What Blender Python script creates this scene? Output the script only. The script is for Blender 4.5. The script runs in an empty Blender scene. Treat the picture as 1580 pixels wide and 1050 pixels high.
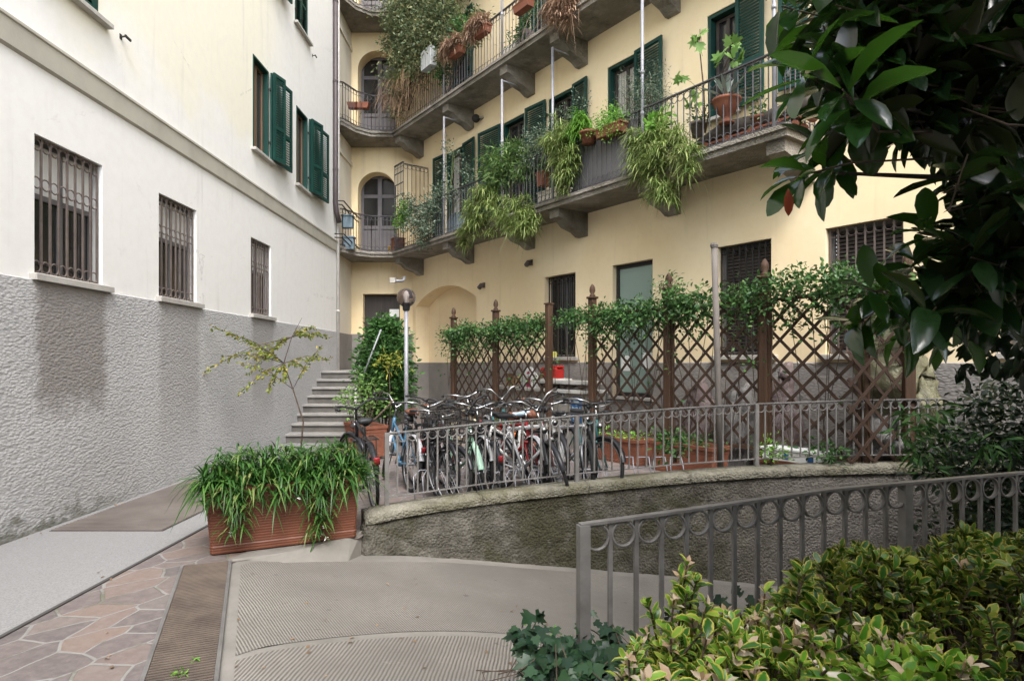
import bpy, math, random
import numpy as np
from mathutils import Vector, Matrix, noise

# ------------------------------------------------------------------ camera, sky, sun, exposure
C = bpy.context.scene.collection
R = math.radians
FOC, CX, HZ, EYE = 960.0, 790.0, 558.0, 1.6          # measured on the 1580 px wide photograph
cam = bpy.data.cameras.new("camera")
cam_ob = bpy.data.objects.new("camera", cam)
C.objects.link(cam_ob)
cam_ob.location = (0, 0, EYE)
cam_ob.rotation_euler = (R(90), 0, 0)
cam.sensor_width = 36.0
cam.lens = 36.0 * FOC / 1580.0
cam.shift_y = (HZ - 525.0) / 1580.0
cam.clip_start = 0.05
cam.clip_end = 500
bpy.context.scene.camera = cam_ob

world = bpy.data.worlds.new("World")
bpy.context.scene.world = world
world.use_nodes = True
wn, wl = world.node_tree.nodes, world.node_tree.links
bg = wn["Background"]
sky = wn.new("ShaderNodeTexSky")
sky.sky_type = 'NISHITA'
sky.sun_disc = False
sky.sun_elevation = R(52)
sky.sun_rotation = R(168)
sky.air_density = 1.0
sky.dust_density = 1.5
hs = wn.new("ShaderNodeHueSaturation")
hs.inputs["Saturation"].default_value = 0.45
wl.new(sky.outputs[0], hs.inputs["Color"])
wl.new(hs.outputs[0], bg.inputs[0])
bg.inputs[1].default_value = 0.15
sun = bpy.data.lights.new("sun", 'SUN')
sun.energy = 0.8
sun.angle = R(25)
sun.color = (1.0, 0.975, 0.94)
sun_ob = bpy.data.objects.new("sun", sun)
C.objects.link(sun_ob)
az = R(168)
el = R(52)
sd = Vector((math.sin(az) * math.cos(el), math.cos(az) * math.cos(el), math.sin(el)))
sun_ob.rotation_euler = sd.to_track_quat('Z', 'Y').to_euler()
vs = bpy.context.scene.view_settings
vs.view_transform = 'Standard'
vs.look = 'None'
vs.gamma = 1.0
vs.exposure = 2.4
bpy.context.scene.cycles.max_bounces = 8
bpy.context.scene.cycles.transparent_max_bounces = 8

# ------------------------------------------------------------------ pixel <-> place helpers
F0 = Vector((-2.86, 17.9, 0))
TD = Vector((.5896, -.8077, 0)).normalized()          # along the yellow facade, towards the camera
ND = Vector((-.8077, -.5896, 0)).normalized()         # out of the facade
XL = -4.48                                            # plane of the left wall


def fs(px, d=0.0):
    r = (px - CX) / FOC
    x0, y0 = F0.x + ND.x * d, F0.y + ND.y * d
    return (r * y0 - x0) / (TD.x - r * TD.y)


def fp(s, d=0.0, z=0.0):
    return F0 + TD * s + ND * d + Vector((0, 0, z))


def fz(px, py, d=0.0):
    return EYE + (HZ - py) * fp(fs(px, d), d).y / FOC


def ly(px):
    return FOC * -XL / (CX - px)


def G(px, py, z=0.0):                                  # a point of the photo lying at height z
    y = FOC * (EYE - z) / (py - HZ)
    return Vector(((px - CX) / FOC * y, y, z))


def D(px, py, y):                                      # a point of the photo at distance y
    return Vector(((px - CX) / FOC * y, y, EYE + (HZ - py) * y / FOC))


# ------------------------------------------------------------------ materials
MATS = {}


def node_mat(name):
    m = bpy.data.materials.new(name)
    m.use_nodes = True
    MATS[name] = m
    nt = m.node_tree
    return m, nt.nodes, nt.links, nt.nodes["Principled BSDF"]


def ramp(nodes, stops):
    r = nodes.new("ShaderNodeValToRGB")
    e = r.color_ramp.elements
    while len(e) < len(stops):
        e.new(0.5)
    for i, (p, c) in enumerate(stops):
        e[i].position = p
        e[i].color = (c[0], c[1], c[2], 1) if len(c) == 3 else c
    return r


def coords(nodes, links, scale=(1, 1, 1), rot=(0, 0, 0), kind="Object"):
    tc = nodes.new("ShaderNodeTexCoord")
    mp = nodes.new("ShaderNodeMapping")
    mp.inputs["Scale"].default_value = scale
    mp.inputs["Rotation"].default_value = rot
    links.new(tc.outputs[kind], mp.inputs["Vector"])
    return mp.outputs[0]


def ntex(nodes, links, vec, scale, detail=4, rough=.55, dist=0.0):
    n = nodes.new("ShaderNodeTexNoise")
    n.inputs["Scale"].default_value = scale
    n.inputs["Detail"].default_value = detail
    n.inputs["Roughness"].default_value = rough
    n.inputs["Distortion"].default_value = dist
    links.new(vec, n.inputs["Vector"])
    return n.outputs["Fac"]


def math_n(nodes, links, op, a, b=None, clamp=False):
    n = nodes.new("ShaderNodeMath")
    n.operation = op
    n.use_clamp = clamp
    for i, v in enumerate((a, b)):
        if v is None:
            continue
        if isinstance(v, (int, float)):
            n.inputs[i].default_value = v
        else:
            links.new(v, n.inputs[i])
    return n.outputs[0]


def mixc(nodes, links, fac, a, b, blend='MIX'):
    n = nodes.new("ShaderNodeMix")
    n.data_type = 'RGBA'
    n.blend_type = blend
    if isinstance(fac, (int, float)):
        n.inputs[0].default_value = fac
    else:
        links.new(fac, n.inputs[0])
    for sock, v in ((n.inputs[6], a), (n.inputs[7], b)):
        if isinstance(v, (tuple, list)):
            sock.default_value = (v[0], v[1], v[2], 1)
        else:
            links.new(v, sock)
    return n.outputs[2]


def smooth(nodes, links, v, lo, hi):
    n = nodes.new("ShaderNodeMapRange")
    n.interpolation_type = 'SMOOTHSTEP'
    n.inputs[1].default_value = lo
    n.inputs[2].default_value = hi
    links.new(v, n.inputs[0])
    return n.outputs[0]


def bump(nodes, links, bsdf, h, strength=.5, dist=.01):
    b = nodes.new("ShaderNodeBump")
    b.inputs["Strength"].default_value = strength
    b.inputs["Distance"].default_value = dist
    links.new(h, b.inputs["Height"])
    links.new(b.outputs[0], bsdf.inputs["Normal"])
    return b


def surf(name, c1, c2=None, scale=2.0, rough=.8, bs=0.3, bscale=60, bdist=.004, metal=0.0, stretch=(1, 1, 1), spec=.3):
    """two-tone noisy surface with a fine bump"""
    m, n, l, b = node_mat(name)
    v = coords(n, l, stretch)
    c2 = c2 or tuple(x * .8 for x in c1)
    f = ntex(n, l, v, scale, 6, .65)
    r = ramp(n, [(.32, c2), (.66, c1)])
    l.new(f, r.inputs[0])
    l.new(r.outputs[0], b.inputs["Base Color"])
    b.inputs["Roughness"].default_value = rough
    b.inputs["Metallic"].default_value = metal
    b.inputs["Specular IOR Level"].default_value = spec
    if bs:
        bump(n, l, b, ntex(n, l, v, bscale, 3), bs, bdist)
    return m


def leafmat(name, stops, rough=.4, edge=None, trans=.25, tcol=None, spec=.28, under=None, patch=None):
    """leaves: tint varies from leaf to leaf; edge = colour of the margin, under = colour of the lower side"""
    m, n, l, b = node_mat(name)
    g = n.new("ShaderNodeNewGeometry")
    r = ramp(n, stops)
    l.new(g.outputs["Random Per Island"], r.inputs[0])
    col = r.outputs[0]
    if edge:
        a = n.new("ShaderNodeAttribute")
        a.attribute_name = "edge"
        v = coords(n, l)
        q = math_n(n, l, 'ADD', a.outputs["Fac"], math_n(n, l, 'MULTIPLY', math_n(n, l, 'SUBTRACT', ntex(n, l, v, 45, 2), .5), .8))
        col = mixc(n, l, smooth(n, l, q, edge[1], edge[2]), col, edge[0])
    if under:
        col = mixc(n, l, math_n(n, l, 'MULTIPLY', g.outputs["Backfacing"], 1.0), col, under)
    l.new(col, b.inputs["Base Color"])
    b.inputs["Roughness"].default_value = rough
    b.inputs["Specular IOR Level"].default_value = spec
    if trans:
        t = n.new("ShaderNodeBsdfTranslucent")
        if tcol:
            t.inputs[0].default_value = (*tcol, 1)
        else:
            l.new(col, t.inputs[0])
        mx = n.new("ShaderNodeMixShader")
        mx.inputs[0].default_value = trans
        l.new(b.outputs[0], mx.inputs[1])
        l.new(t.outputs[0], mx.inputs[2])
        l.new(mx.outputs[0], n["Material Output"].inputs[0])
    return m


# ------------------------------------------------------------------ mesh builders
def finish(o, parent, world):
    C.objects.link(o)
    if parent is not None:
        o.parent = parent
        if world:
            o.matrix_parent_inverse = parent_world(parent).inverted()
    return o


def parent_world(p):
    m = p.matrix_basis.copy()
    if p.parent:
        m = parent_world(p.parent) @ p.matrix_parent_inverse @ m
    return m


class MB:
    def __init__(s):
        s.v, s.f = [], []
        s.M = None

    def add(s, vs, fs_):
        k = len(s.v)
        if s.M is not None:
            vs = [s.M @ Vector(p) for p in vs]
        s.v.extend(tuple(p) for p in vs)
        s.f.extend(tuple(i + k for i in f) for f in fs_)
        return s

    def box(s, x0, x1, y0, y1, z0, z1):
        v = [(x, y, z) for z in (z0, z1) for y in (y0, y1) for x in (x0, x1)]
        return s.add(v, [(0, 2, 3, 1), (4, 5, 7, 6), (0, 1, 5, 4), (2, 6, 7, 3), (0, 4, 6, 2), (1, 3, 7, 5)])

    def bbox(s, x0, x1, y0, y1, z0, z1, b=.006):
        """box with chamfered vertical and top edges (three stacked octagons)"""
        def ring(z, i):
            X0, X1, Y0, Y1 = x0 + i, x1 - i, y0 + i, y1 - i
            return [(X0 + b, Y0, z), (X1 - b, Y0, z), (X1, Y0 + b, z), (X1, Y1 - b, z), (X1 - b, Y1, z), (X0 + b, Y1, z), (X0, Y1 - b, z), (X0, Y0 + b, z)]
        v = ring(z0, 0) + ring(z1 - b, 0) + ring(z1, b * .7)
        f = [tuple(range(7, -1, -1)), tuple(range(16, 24))]
        for k in (0, 8):
            f += [(k + i, k + (i + 1) % 8, k + 8 + (i + 1) % 8, k + 8 + i) for i in range(8)]
        return s.add(v, f)

    def bar(s, a, b, w, h=None, up=(0, 0, 1)):
        """rectangular bar from a to b"""
        a, b = Vector(a), Vector(b)
        h = h or w
        d = (b - a).normalized()
        u = Vector(up)
        if abs(d.dot(u)) > .98:
            u = Vector((0, 1, 0)) if abs(d.y) < .9 else Vector((1, 0, 0))
        x = d.cross(u).normalized()
        y = x.cross(d).normalized()
        v = []
        for p in (a, b):
            for (i, j) in ((-1, -1), (1, -1), (1, 1), (-1, 1)):
                v.append(p + x * (i * w / 2) + y * (j * h / 2))
        return s.add(v, [(0, 1, 2, 3), (7, 6, 5, 4), (0, 4, 5, 1), (1, 5, 6, 2), (2, 6, 7, 3), (3, 7, 4, 0)])

    def tube(s, pts, r, n=6, closed=False):
        pts = [Vector(p) for p in pts]
        m = len(pts)
        rs = r if isinstance(r, (list, tuple)) else [r] * m
        v, f = [], []
        prev = None
        for i, p in enumerate(pts):
            if closed:
                d = (pts[(i + 1) % m] - pts[i - 1]).normalized()
            else:
                d = (pts[min(i + 1, m - 1)] - pts[max(i - 1, 0)])
                d = d.normalized() if d.length > 1e-9 else Vector((0, 0, 1))
            if prev is None:
                u = Vector((0, 0, 1)) if abs(d.z) < .9 else Vector((1, 0, 0))
                x = d.cross(u).normalized()
            else:
                x = prev - d * prev.dot(d)
                x = x.normalized() if x.length > 1e-6 else d.orthogonal().normalized()
            prev = x
            y = d.cross(x)
            for k in range(n):
                a = 2 * math.pi * k / n
                v.append(p + (x * math.cos(a) + y * math.sin(a)) * rs[i])
        for i in range(m if closed else m - 1):
            j = (i + 1) % m
            for k in range(n):
                f.append((i * n + k, i * n + (k + 1) % n, j * n + (k + 1) % n, j * n + k))
        if not closed:
            f.append(tuple(range(n - 1, -1, -1)))
            f.append(tuple(range((m - 1) * n, m * n)))
        return s.add(v, f)

    def ring(s, c, Rr, r, ax=(0, 1, 0), n=14, m=5, flat=None):
        c, ax = Vector(c), Vector(ax).normalized()
        x = Vector((0, 0, 1)).cross(ax)
        x = x.normalized() if x.length > .1 else Vector((1, 0, 0))
        y = ax.cross(x)
        if flat:                                       # flat bar bent to a ring: radial r, axial flat
            v, f = [], []
            for i in range(n):
                a = 2 * math.pi * i / n
                d = x * math.cos(a) + y * math.sin(a)
                for (q, w) in ((-r, -flat), (r, -flat), (r, flat), (-r, flat)):
                    v.append(c + d * (Rr + q) + ax * w)
            for i in range(n):
                j = (i + 1) % n
                for k in range(4):
                    f.append((i * 4 + k, j * 4 + k, j * 4 + (k + 1) % 4, i * 4 + (k + 1) % 4))
            return s.add(v, f)
        return s.tube([c + (x * math.cos(2 * math.pi * i / n) + y * math.sin(2 * math.pi * i / n)) * Rr for i in range(n)], r, m, True)

    def lathe(s, prof, c=(0, 0, 0), n=16):
        v, f = [], []
        c = Vector(c)
        for (r, z) in prof:
            for k in range(n):
                a = 2 * math.pi * k / n
                v.append(c + Vector((r * math.cos(a), r * math.sin(a), z)))
        for i in range(len(prof) - 1):
            for k in range(n):
                f.append((i * n + k, i * n + (k + 1) % n, (i + 1) * n + (k + 1) % n, (i + 1) * n + k))
        f.append(tuple(range(n - 1, -1, -1)))
        f.append(tuple(range((len(prof) - 1) * n, len(prof) * n)))
        return s.add(v, f)

    def prism(s, poly, z0, z1):
        n = len(poly)
        v = [(p[0], p[1], z0) for p in poly] + [(p[0], p[1], z1) for p in poly]
        f = [tuple(range(n - 1, -1, -1)), tuple(range(n, 2 * n))]
        f += [(i, (i + 1) % n, n + (i + 1) % n, n + i) for i in range(n)]
        return s.add(v, f)

    def extr(s, prof, x0, x1):
        """profile in the y-z plane swept along x"""
        n = len(prof)
        v = [(x0, p[0], p[1]) for p in prof] + [(x1, p[0], p[1]) for p in prof]
        f = [tuple(range(n - 1, -1, -1)), tuple(range(n, 2 * n))]
        f += [(i, (i + 1) % n, n + (i + 1) % n, n + i) for i in range(n)]
        return s.add(v, f)

    def blob(s, c, rad, seed=0, n=14, m=9, amp=.18, fr=2.0):
        c = Vector(c)
        v, f = [], []
        for i in range(m + 1):
            th = math.pi * i / m
            for k in range(n):
                a = 2 * math.pi * k / n
                d = Vector((math.sin(th) * math.cos(a), math.sin(th) * math.sin(a), math.cos(th)))
                q = 1 + amp * noise.noise(d * fr + Vector((seed * 7.3, seed * 3.1, 0)))
                v.append(c + Vector((d.x * rad[0], d.y * rad[1], d.z * rad[2])) * q)
        for i in range(m):
            for k in range(n):
                f.append((i * n + k, (i + 1) * n + k, (i + 1) * n + (k + 1) % n, i * n + (k + 1) % n))
        return s.add(v, f)

    def build(s, name, mat, parent=None, smooth_=False, world=False):
        me = bpy.data.meshes.new(name)
        me.from_pydata(s.v, [], s.f)
        if smooth_:
            me.polygons.foreach_set("use_smooth", [True] * len(me.polygons))
        me.materials.append(MATS[mat] if isinstance(mat, str) else mat)
        me.update()
        return finish(bpy.data.objects.new(name, me), parent, world)


def frame(loc, xdir):
    x = Vector(xdir).normalized()
    z = Vector((0, 0, 1))
    y = z.cross(x)
    m = Matrix((x, y, z)).transposed().to_4x4()
    m.translation = Vector(loc)
    return m


def tag(o, label, cat, group=None, kind=None):
    if label:
        o["label"] = label
    if cat:
        o["category"] = cat
    if group:
        o["group"] = group
    if kind:
        o["kind"] = kind
    return o


def thing(name, label, cat, mat=None, group=None):
    o = bpy.data.objects.new(name, None)
    o.empty_display_size = .1
    C.objects.link(o)
    if mat is not None:
        o.matrix_basis = mat if isinstance(mat, Matrix) else Matrix.Translation(Vector(mat))
    return tag(o, label, cat, group)


def structure(o):
    o["kind"] = "structure"
    return o


# ------------------------------------------------------------------ leaves
def leaf_template(ts, hw, fold=.12, curl=.15, sub=0):
    """midrib along +y, half widths hw at ts, folded up along the midrib and curled down towards the tip"""
    v, e, f = [], [], []
    n = len(ts)
    for t, w in zip(ts, hw):
        z = -curl * t * t
        v += [(0, t, z), (-w, t, z + fold * w), (w, t, z + fold * w)]
        e += [0, 1, 1]
    for i in range(n - 1):
        a, b = i * 3, i * 3 + 3
        f += [(a, b, b + 1, a + 1), (a, a + 2, b + 2, b)]
    return np.array(v, float), f, np.array(e, float)


def poly_leaf(pts, cup=.1):
    """flat lobed leaf as a fan round its centre"""
    v = [(0, .4, 0)] + [(x, y, cup * (abs(x) + .3 * abs(y - .4))) for x, y in pts]
    n = len(pts)
    f = [(0, 1 + i, 1 + (i + 1) % n) for i in range(n)]
    return np.array(v, float), f, np.array([0] + [1] * n, float)


L_OVAL = leaf_template([0, .3, .65, 1], [.02, .2, .22, .01], .35, .18)
L_SMALL = leaf_template([0, .5, 1], [.03, .24, .01], .4, .15)
L_ROUND = leaf_template([0, .22, .5, .78, .93, 1], [.03, .15, .245, .22, .10, .01], .35, .16)
L_MAG = leaf_template([0, .12, .35, .6, .82, .95, 1], [.012, .07, .17, .2, .15, .06, .005], .35, .22)
L_NARROW = leaf_template([0, .4, 1], [.02, .09, .005], .4, .25)
L_IVY = poly_leaf([(0, 0), (.28, -.06), (.5, .22), (.3, .36), (.4, .68), (.17, .66), (0, 1.05), (-.17, .66), (-.4, .68), (-.3, .36), (-.5, .22), (-.28, -.06)], .12)
L_FIG = poly_leaf([(0, 0), (.3, .0), (.5, .3), (.26, .4), (.45, .75), (.16, .68), (0, 1.05), (-.16, .68), (-.45, .75), (-.26, .4), (-.5, .3), (-.3, 0)], -.15)


def norm(a):
    return a / np.maximum(np.linalg.norm(a, axis=-1, keepdims=True), 1e-9)


LRS = np.random.RandomState(77)


class LB:
    """collects leaves and blades for one mesh"""

    def __init__(s):
        s.v, s.e, s.sizes, s.idx, s.k = [], [], [], [], 0

    def _push(s, verts, edge, faces, n, k):
        s.v.append(verts.reshape(-1, 3))
        s.e.append(edge)
        base = s.k + np.arange(n)[:, None] * k
        flat = np.array([i for f in faces for i in f])
        s.idx.append((base + flat[None, :]).ravel())
        s.sizes.append(np.tile(np.array([len(f) for f in faces]), n))
        s.k += n * k

    def leaves(s, tpl, P, Dr, N, S, wide=1.0):
        P, Dr, N, S = (np.asarray(a, float) for a in (P, Dr, N, S))
        tv, tf, te = tpl
        y = norm(Dr)
        x = norm(np.cross(y, N))
        z = np.cross(x, y)
        S = S.reshape(-1, 1, 1)
        n = len(P)
        wq = (wide * LRS.uniform(.78, 1.18, n)).reshape(-1, 1, 1)
        cq = LRS.uniform(.1, 2.0, n).reshape(-1, 1, 1)
        tw = LRS.normal(0, .35, n).reshape(-1, 1, 1)          # every leaf curls and twists a little differently
        zz = tv[None, :, 2:3] * cq + tw * tv[None, :, 0:1] * tv[None, :, 1:2]
        V = P[:, None, :] + S * (tv[None, :, 0:1] * wq * x[:, None, :] + tv[None, :, 1:2] * y[:, None, :] + zz * z[:, None, :])
        s._push(V, np.tile(te, len(P)), tf, len(P), len(tv))

    def blades(s, P, Dr, L, W, droop, seg=4):
        P, Dr, L, W, droop = (np.asarray(a, float) for a in (P, Dr, L, W, droop))
        n = len(P)
        Dn = norm(Dr)
        up = np.array([0, 0, 1.0])
        side = norm(np.cross(Dn, up) + 1e-6)
        t = np.linspace(0, 1, seg + 1)
        c = P[:, None, :] + Dn[:, None, :] * (t[None, :, None] * L[:, None, None])
        c[:, :, 2] -= (droop * L)[:, None] * t[None, :] ** 2
        w = (W[:, None] * np.array([.6 + 1.2 * q if q < .35 else max(1.0 - ((q - .35) / .65) ** 2.2, .02) for q in t])[None, :])[:, :, None]
        a, b = c - side[:, None, :] * w * .5, c + side[:, None, :] * w * .5
        m = c.copy()
        m[:, :, 2] -= w[:, :, 0] * .18
        V = np.stack([m, a, b], 2)
        f = []
        for i in range(seg):
            q, r = i * 3, i * 3 + 3
            f += [(q, r, r + 1, q + 1), (q, q + 2, r + 2, r)]
        s._push(V, np.tile(np.array([0, 1, 1.0] * (seg + 1)), n), f, n, (seg + 1) * 3)

    def build(s, name, mat, parent=None, smooth_=True):
        me = bpy.data.meshes.new(name)
        v = np.concatenate(s.v)
        idx = np.concatenate(s.idx).astype(np.int32)
        sz = np.concatenate(s.sizes).astype(np.int32)
        me.vertices.add(len(v))
        me.vertices.foreach_set("co", v.astype(np.float32).ravel())
        me.loops.add(len(idx))
        me.loops.foreach_set("vertex_index", idx)
        me.polygons.add(len(sz))
        me.polygons.foreach_set("loop_start", np.concatenate([[0], np.cumsum(sz)[:-1]]).astype(np.int32))
        me.update(calc_edges=True)
        if smooth_:
            me.polygons.foreach_set("use_smooth", np.ones(len(sz), bool))
        at = me.attributes.new("edge", 'FLOAT', 'POINT')
        at.data.foreach_set("value", np.concatenate(s.e).astype(np.float32))
        me.materials.append(MATS[mat])
        me.update()
        return finish(bpy.data.objects.new(name, me), parent, True)


def rdir(rs, n, up=0.0, flat=1.0):
    d = rs.normal(size=(n, 3))
    d[:, 2] = d[:, 2] * flat + up
    return norm(d)


def cloud(lb, rs, tpl, centers, per, sig, size, up=.2, flat=.7, wide=1.0):
    """leaf clumps: `per` leaves scattered about each centre"""
    cs = np.repeat(np.asarray(centers, float), per, 0)
    n = len(cs)
    off = rs.normal(size=(n, 3)) * np.asarray(sig)
    dr = norm(off + rs.normal(size=(n, 3)) * np.mean(sig) * .8)
    dr[:, 2] = dr[:, 2] * flat + up
    N = rdir(rs, n, 1.1)
    lb.leaves(tpl, cs + off, dr, N, rs.uniform(size[0], size[1], n), wide)

# ------------------------------------------------------------------ the materials of this courtyard
W1 = [(ly(53), ly(158)), (ly(245), ly(303)), (ly(387), ly(418))]      # barred windows of the left wall (along the wall)


def plaster_left():
    m, n, l, b = node_mat("plaster_left")
    v = coords(n, l)
    sep = n.new("ShaderNodeSeparateXYZ")
    l.new(v, sep.inputs[0])
    big = ntex(n, l, v, .55, 5, .6, .4)
    fine = ntex(n, l, v, 7, 6, .7)
    zf = smooth(n, l, math_n(n, l, 'ADD', sep.outputs[2], math_n(n, l, 'MULTIPLY', math_n(n, l, 'SUBTRACT', big, .5), 2.6)), 4.95, 5.7)
    yf = math_n(n, l, 'SUBTRACT', 1.0, smooth(n, l, math_n(n, l, 'ADD', sep.outputs[0], big), 11.2, 13.0))
    f = math_n(n, l, 'MULTIPLY', zf, yf)
    col = mixc(n, l, f, (.77, .757, .72), (.77, .735, .605))
    col = mixc(n, l, math_n(n, l, 'MULTIPLY', smooth(n, l, fine, .35, .75), .22), col, (.60, .55, .50))
    st = ntex(n, l, coords(n, l, (3.0, 3.0, .22)), 1.6, 5, .6)
    col = mixc(n, l, math_n(n, l, 'MULTIPLY', smooth(n, l, st, .55, .8), .5), col, (.50, .475, .44))
    ck = n.new("ShaderNodeTexVoronoi")
    ck.feature = 'DISTANCE_TO_EDGE'
    ck.inputs["Scale"].default_value = .42
    l.new(coords(n, l, (1, 1, 1.3)), ck.inputs["Vector"])
    cw = math_n(n, l, 'ADD', ck.outputs["Distance"], math_n(n, l, 'MULTIPLY', math_n(n, l, 'SUBTRACT', ntex(n, l, v, 3.2, 6, .7), .5), .16))
    cr = math_n(n, l, 'SUBTRACT', 1.0, smooth(n, l, math_n(n, l, 'ABSOLUTE', cw), .001, .006))
    col = mixc(n, l, math_n(n, l, 'MULTIPLY', math_n(n, l, 'MULTIPLY', cr, smooth(n, l, big, .5, .62)), .4), col, (.35, .32, .29))
    l.new(col, b.inputs["Base Color"])
    b.inputs["Roughness"].default_value = .9
    h = math_n(n, l, 'ADD', ntex(n, l, v, 3, 3), math_n(n, l, 'MULTIPLY', ntex(n, l, v, 70, 3), .25))
    bump(n, l, b, h, .35, .012)


def roughcast(name, c1, c2, stains=(), dark=(.17, .145, .125), moss=None):
    m, n, l, b = node_mat(name)
    v = coords(n, l)
    sep = n.new("ShaderNodeSeparateXYZ")
    l.new(v, sep.inputs[0])
    f = ntex(n, l, v, 1.1, 6, .65)
    r = ramp(n, [(.3, c2), (.7, c1)])
    l.new(f, r.inputs[0])
    col = r.outputs[0]
    wob = math_n(n, l, 'MULTIPLY', math_n(n, l, 'SUBTRACT', ntex(n, l, v, 6, 4), .5), .22)
    xw = math_n(n, l, 'ADD', sep.outputs[0], wob)
    zw = math_n(n, l, 'ADD', sep.outputs[2], math_n(n, l, 'MULTIPLY', wob, 2.5))
    for (a, c, lo, hi, k) in stains:
        q = math_n(n, l, 'MULTIPLY', smooth(n, l, xw, a - .06, a + .08), math_n(n, l, 'SUBTRACT', 1.0, smooth(n, l, xw, c - .08, c + .06)))
        q = math_n(n, l, 'MULTIPLY', q, smooth(n, l, zw, lo, hi))
        col = mixc(n, l, math_n(n, l, 'MULTIPLY', q, k), col, dark)
    if moss:
        q = math_n(n, l, 'SUBTRACT', 1.0, smooth(n, l, math_n(n, l, 'ADD', zw, wob), .0, moss))
        if stains:
            q = math_n(n, l, 'MULTIPLY', q, math_n(n, l, 'SUBTRACT', 1.0, math_n(n, l, 'MULTIPLY', smooth(n, l, xw, 5.9, 7.6), .85)))
        col = mixc(n, l, math_n(n, l, 'MULTIPLY', q, .75), col, (.07, .07, .035))
    bumps = n.new("ShaderNodeTexVoronoi")
    bumps.feature = 'SMOOTH_F1'
    bumps.inputs["Scale"].default_value = 31
    bumps.inputs["Smoothness"].default_value = .3
    vv = coords(n, l, (.68, 1, 1.4))
    dn = n.new("ShaderNodeTexNoise")
    dn.inputs["Scale"].default_value = 9
    dn.inputs["Detail"].default_value = 3
    l.new(vv, dn.inputs["Vector"])
    dv = n.new("ShaderNodeVectorMath")
    dv.operation = 'MULTIPLY_ADD'
    l.new(dn.outputs["Color"], dv.inputs[0])
    dv.inputs[1].default_value = (.055, .055, .055)
    l.new(vv, dv.inputs[2])
    l.new(dv.outputs[0], bumps.inputs["Vector"])
    hgt = math_n(n, l, 'ADD', math_n(n, l, 'MULTIPLY', bumps.outputs["Distance"], -1.0), math_n(n, l, 'MULTIPLY', ntex(n, l, v, 45, 4), .35))
    col = mixc(n, l, math_n(n, l, 'MULTIPLY', smooth(n, l, bumps.outputs["Distance"], .35, .75), .3), col, tuple(x * .62 for x in c2))
    l.new(col, b.inputs["Base Color"])
    b.inputs["Roughness"].default_value = .95
    b.inputs["Specular IOR Level"].default_value = .2
    bump(n, l, b, hgt, .5, .014)


def plaster_yellow(name, base, pale, k=1.0):
    m, n, l, b = node_mat(name)
    v = coords(n, l)
    big = ntex(n, l, v, .5, 5, .6, .5)
    col = mixc(n, l, smooth(n, l, big, .3, .72), base, pale)
    st = ntex(n, l, coords(n, l, (2.5, 2.5, .18)), 1.7, 5, .6)
    col = mixc(n, l, math_n(n, l, 'MULTIPLY', smooth(n, l, st, .54, .82), .55 * k), col, tuple(x * .66 for x in base))
    fine = ntex(n, l, v, 9, 6, .7)
    col = mixc(n, l, math_n(n, l, 'MULTIPLY', smooth(n, l, fine, .45, .8), .16), col, tuple(x * .7 for x in base))
    sp = ntex(n, l, v, 2.3, 8, .75)
    col = mixc(n, l, math_n(n, l, 'MULTIPLY', smooth(n, l, sp, .66, .74), .25), col, (.42, .36, .27))
    l.new(col, b.inputs["Base Color"])
    b.inputs["Roughness"].default_value = .9
    b.inputs["Specular IOR Level"].default_value = .2
    h = math_n(n, l, 'ADD', ntex(n, l, v, 3, 3), math_n(n, l, 'MULTIPLY', ntex(n, l, v, 80, 3), .2))
    bump(n, l, b, h, .3, .01)


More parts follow.
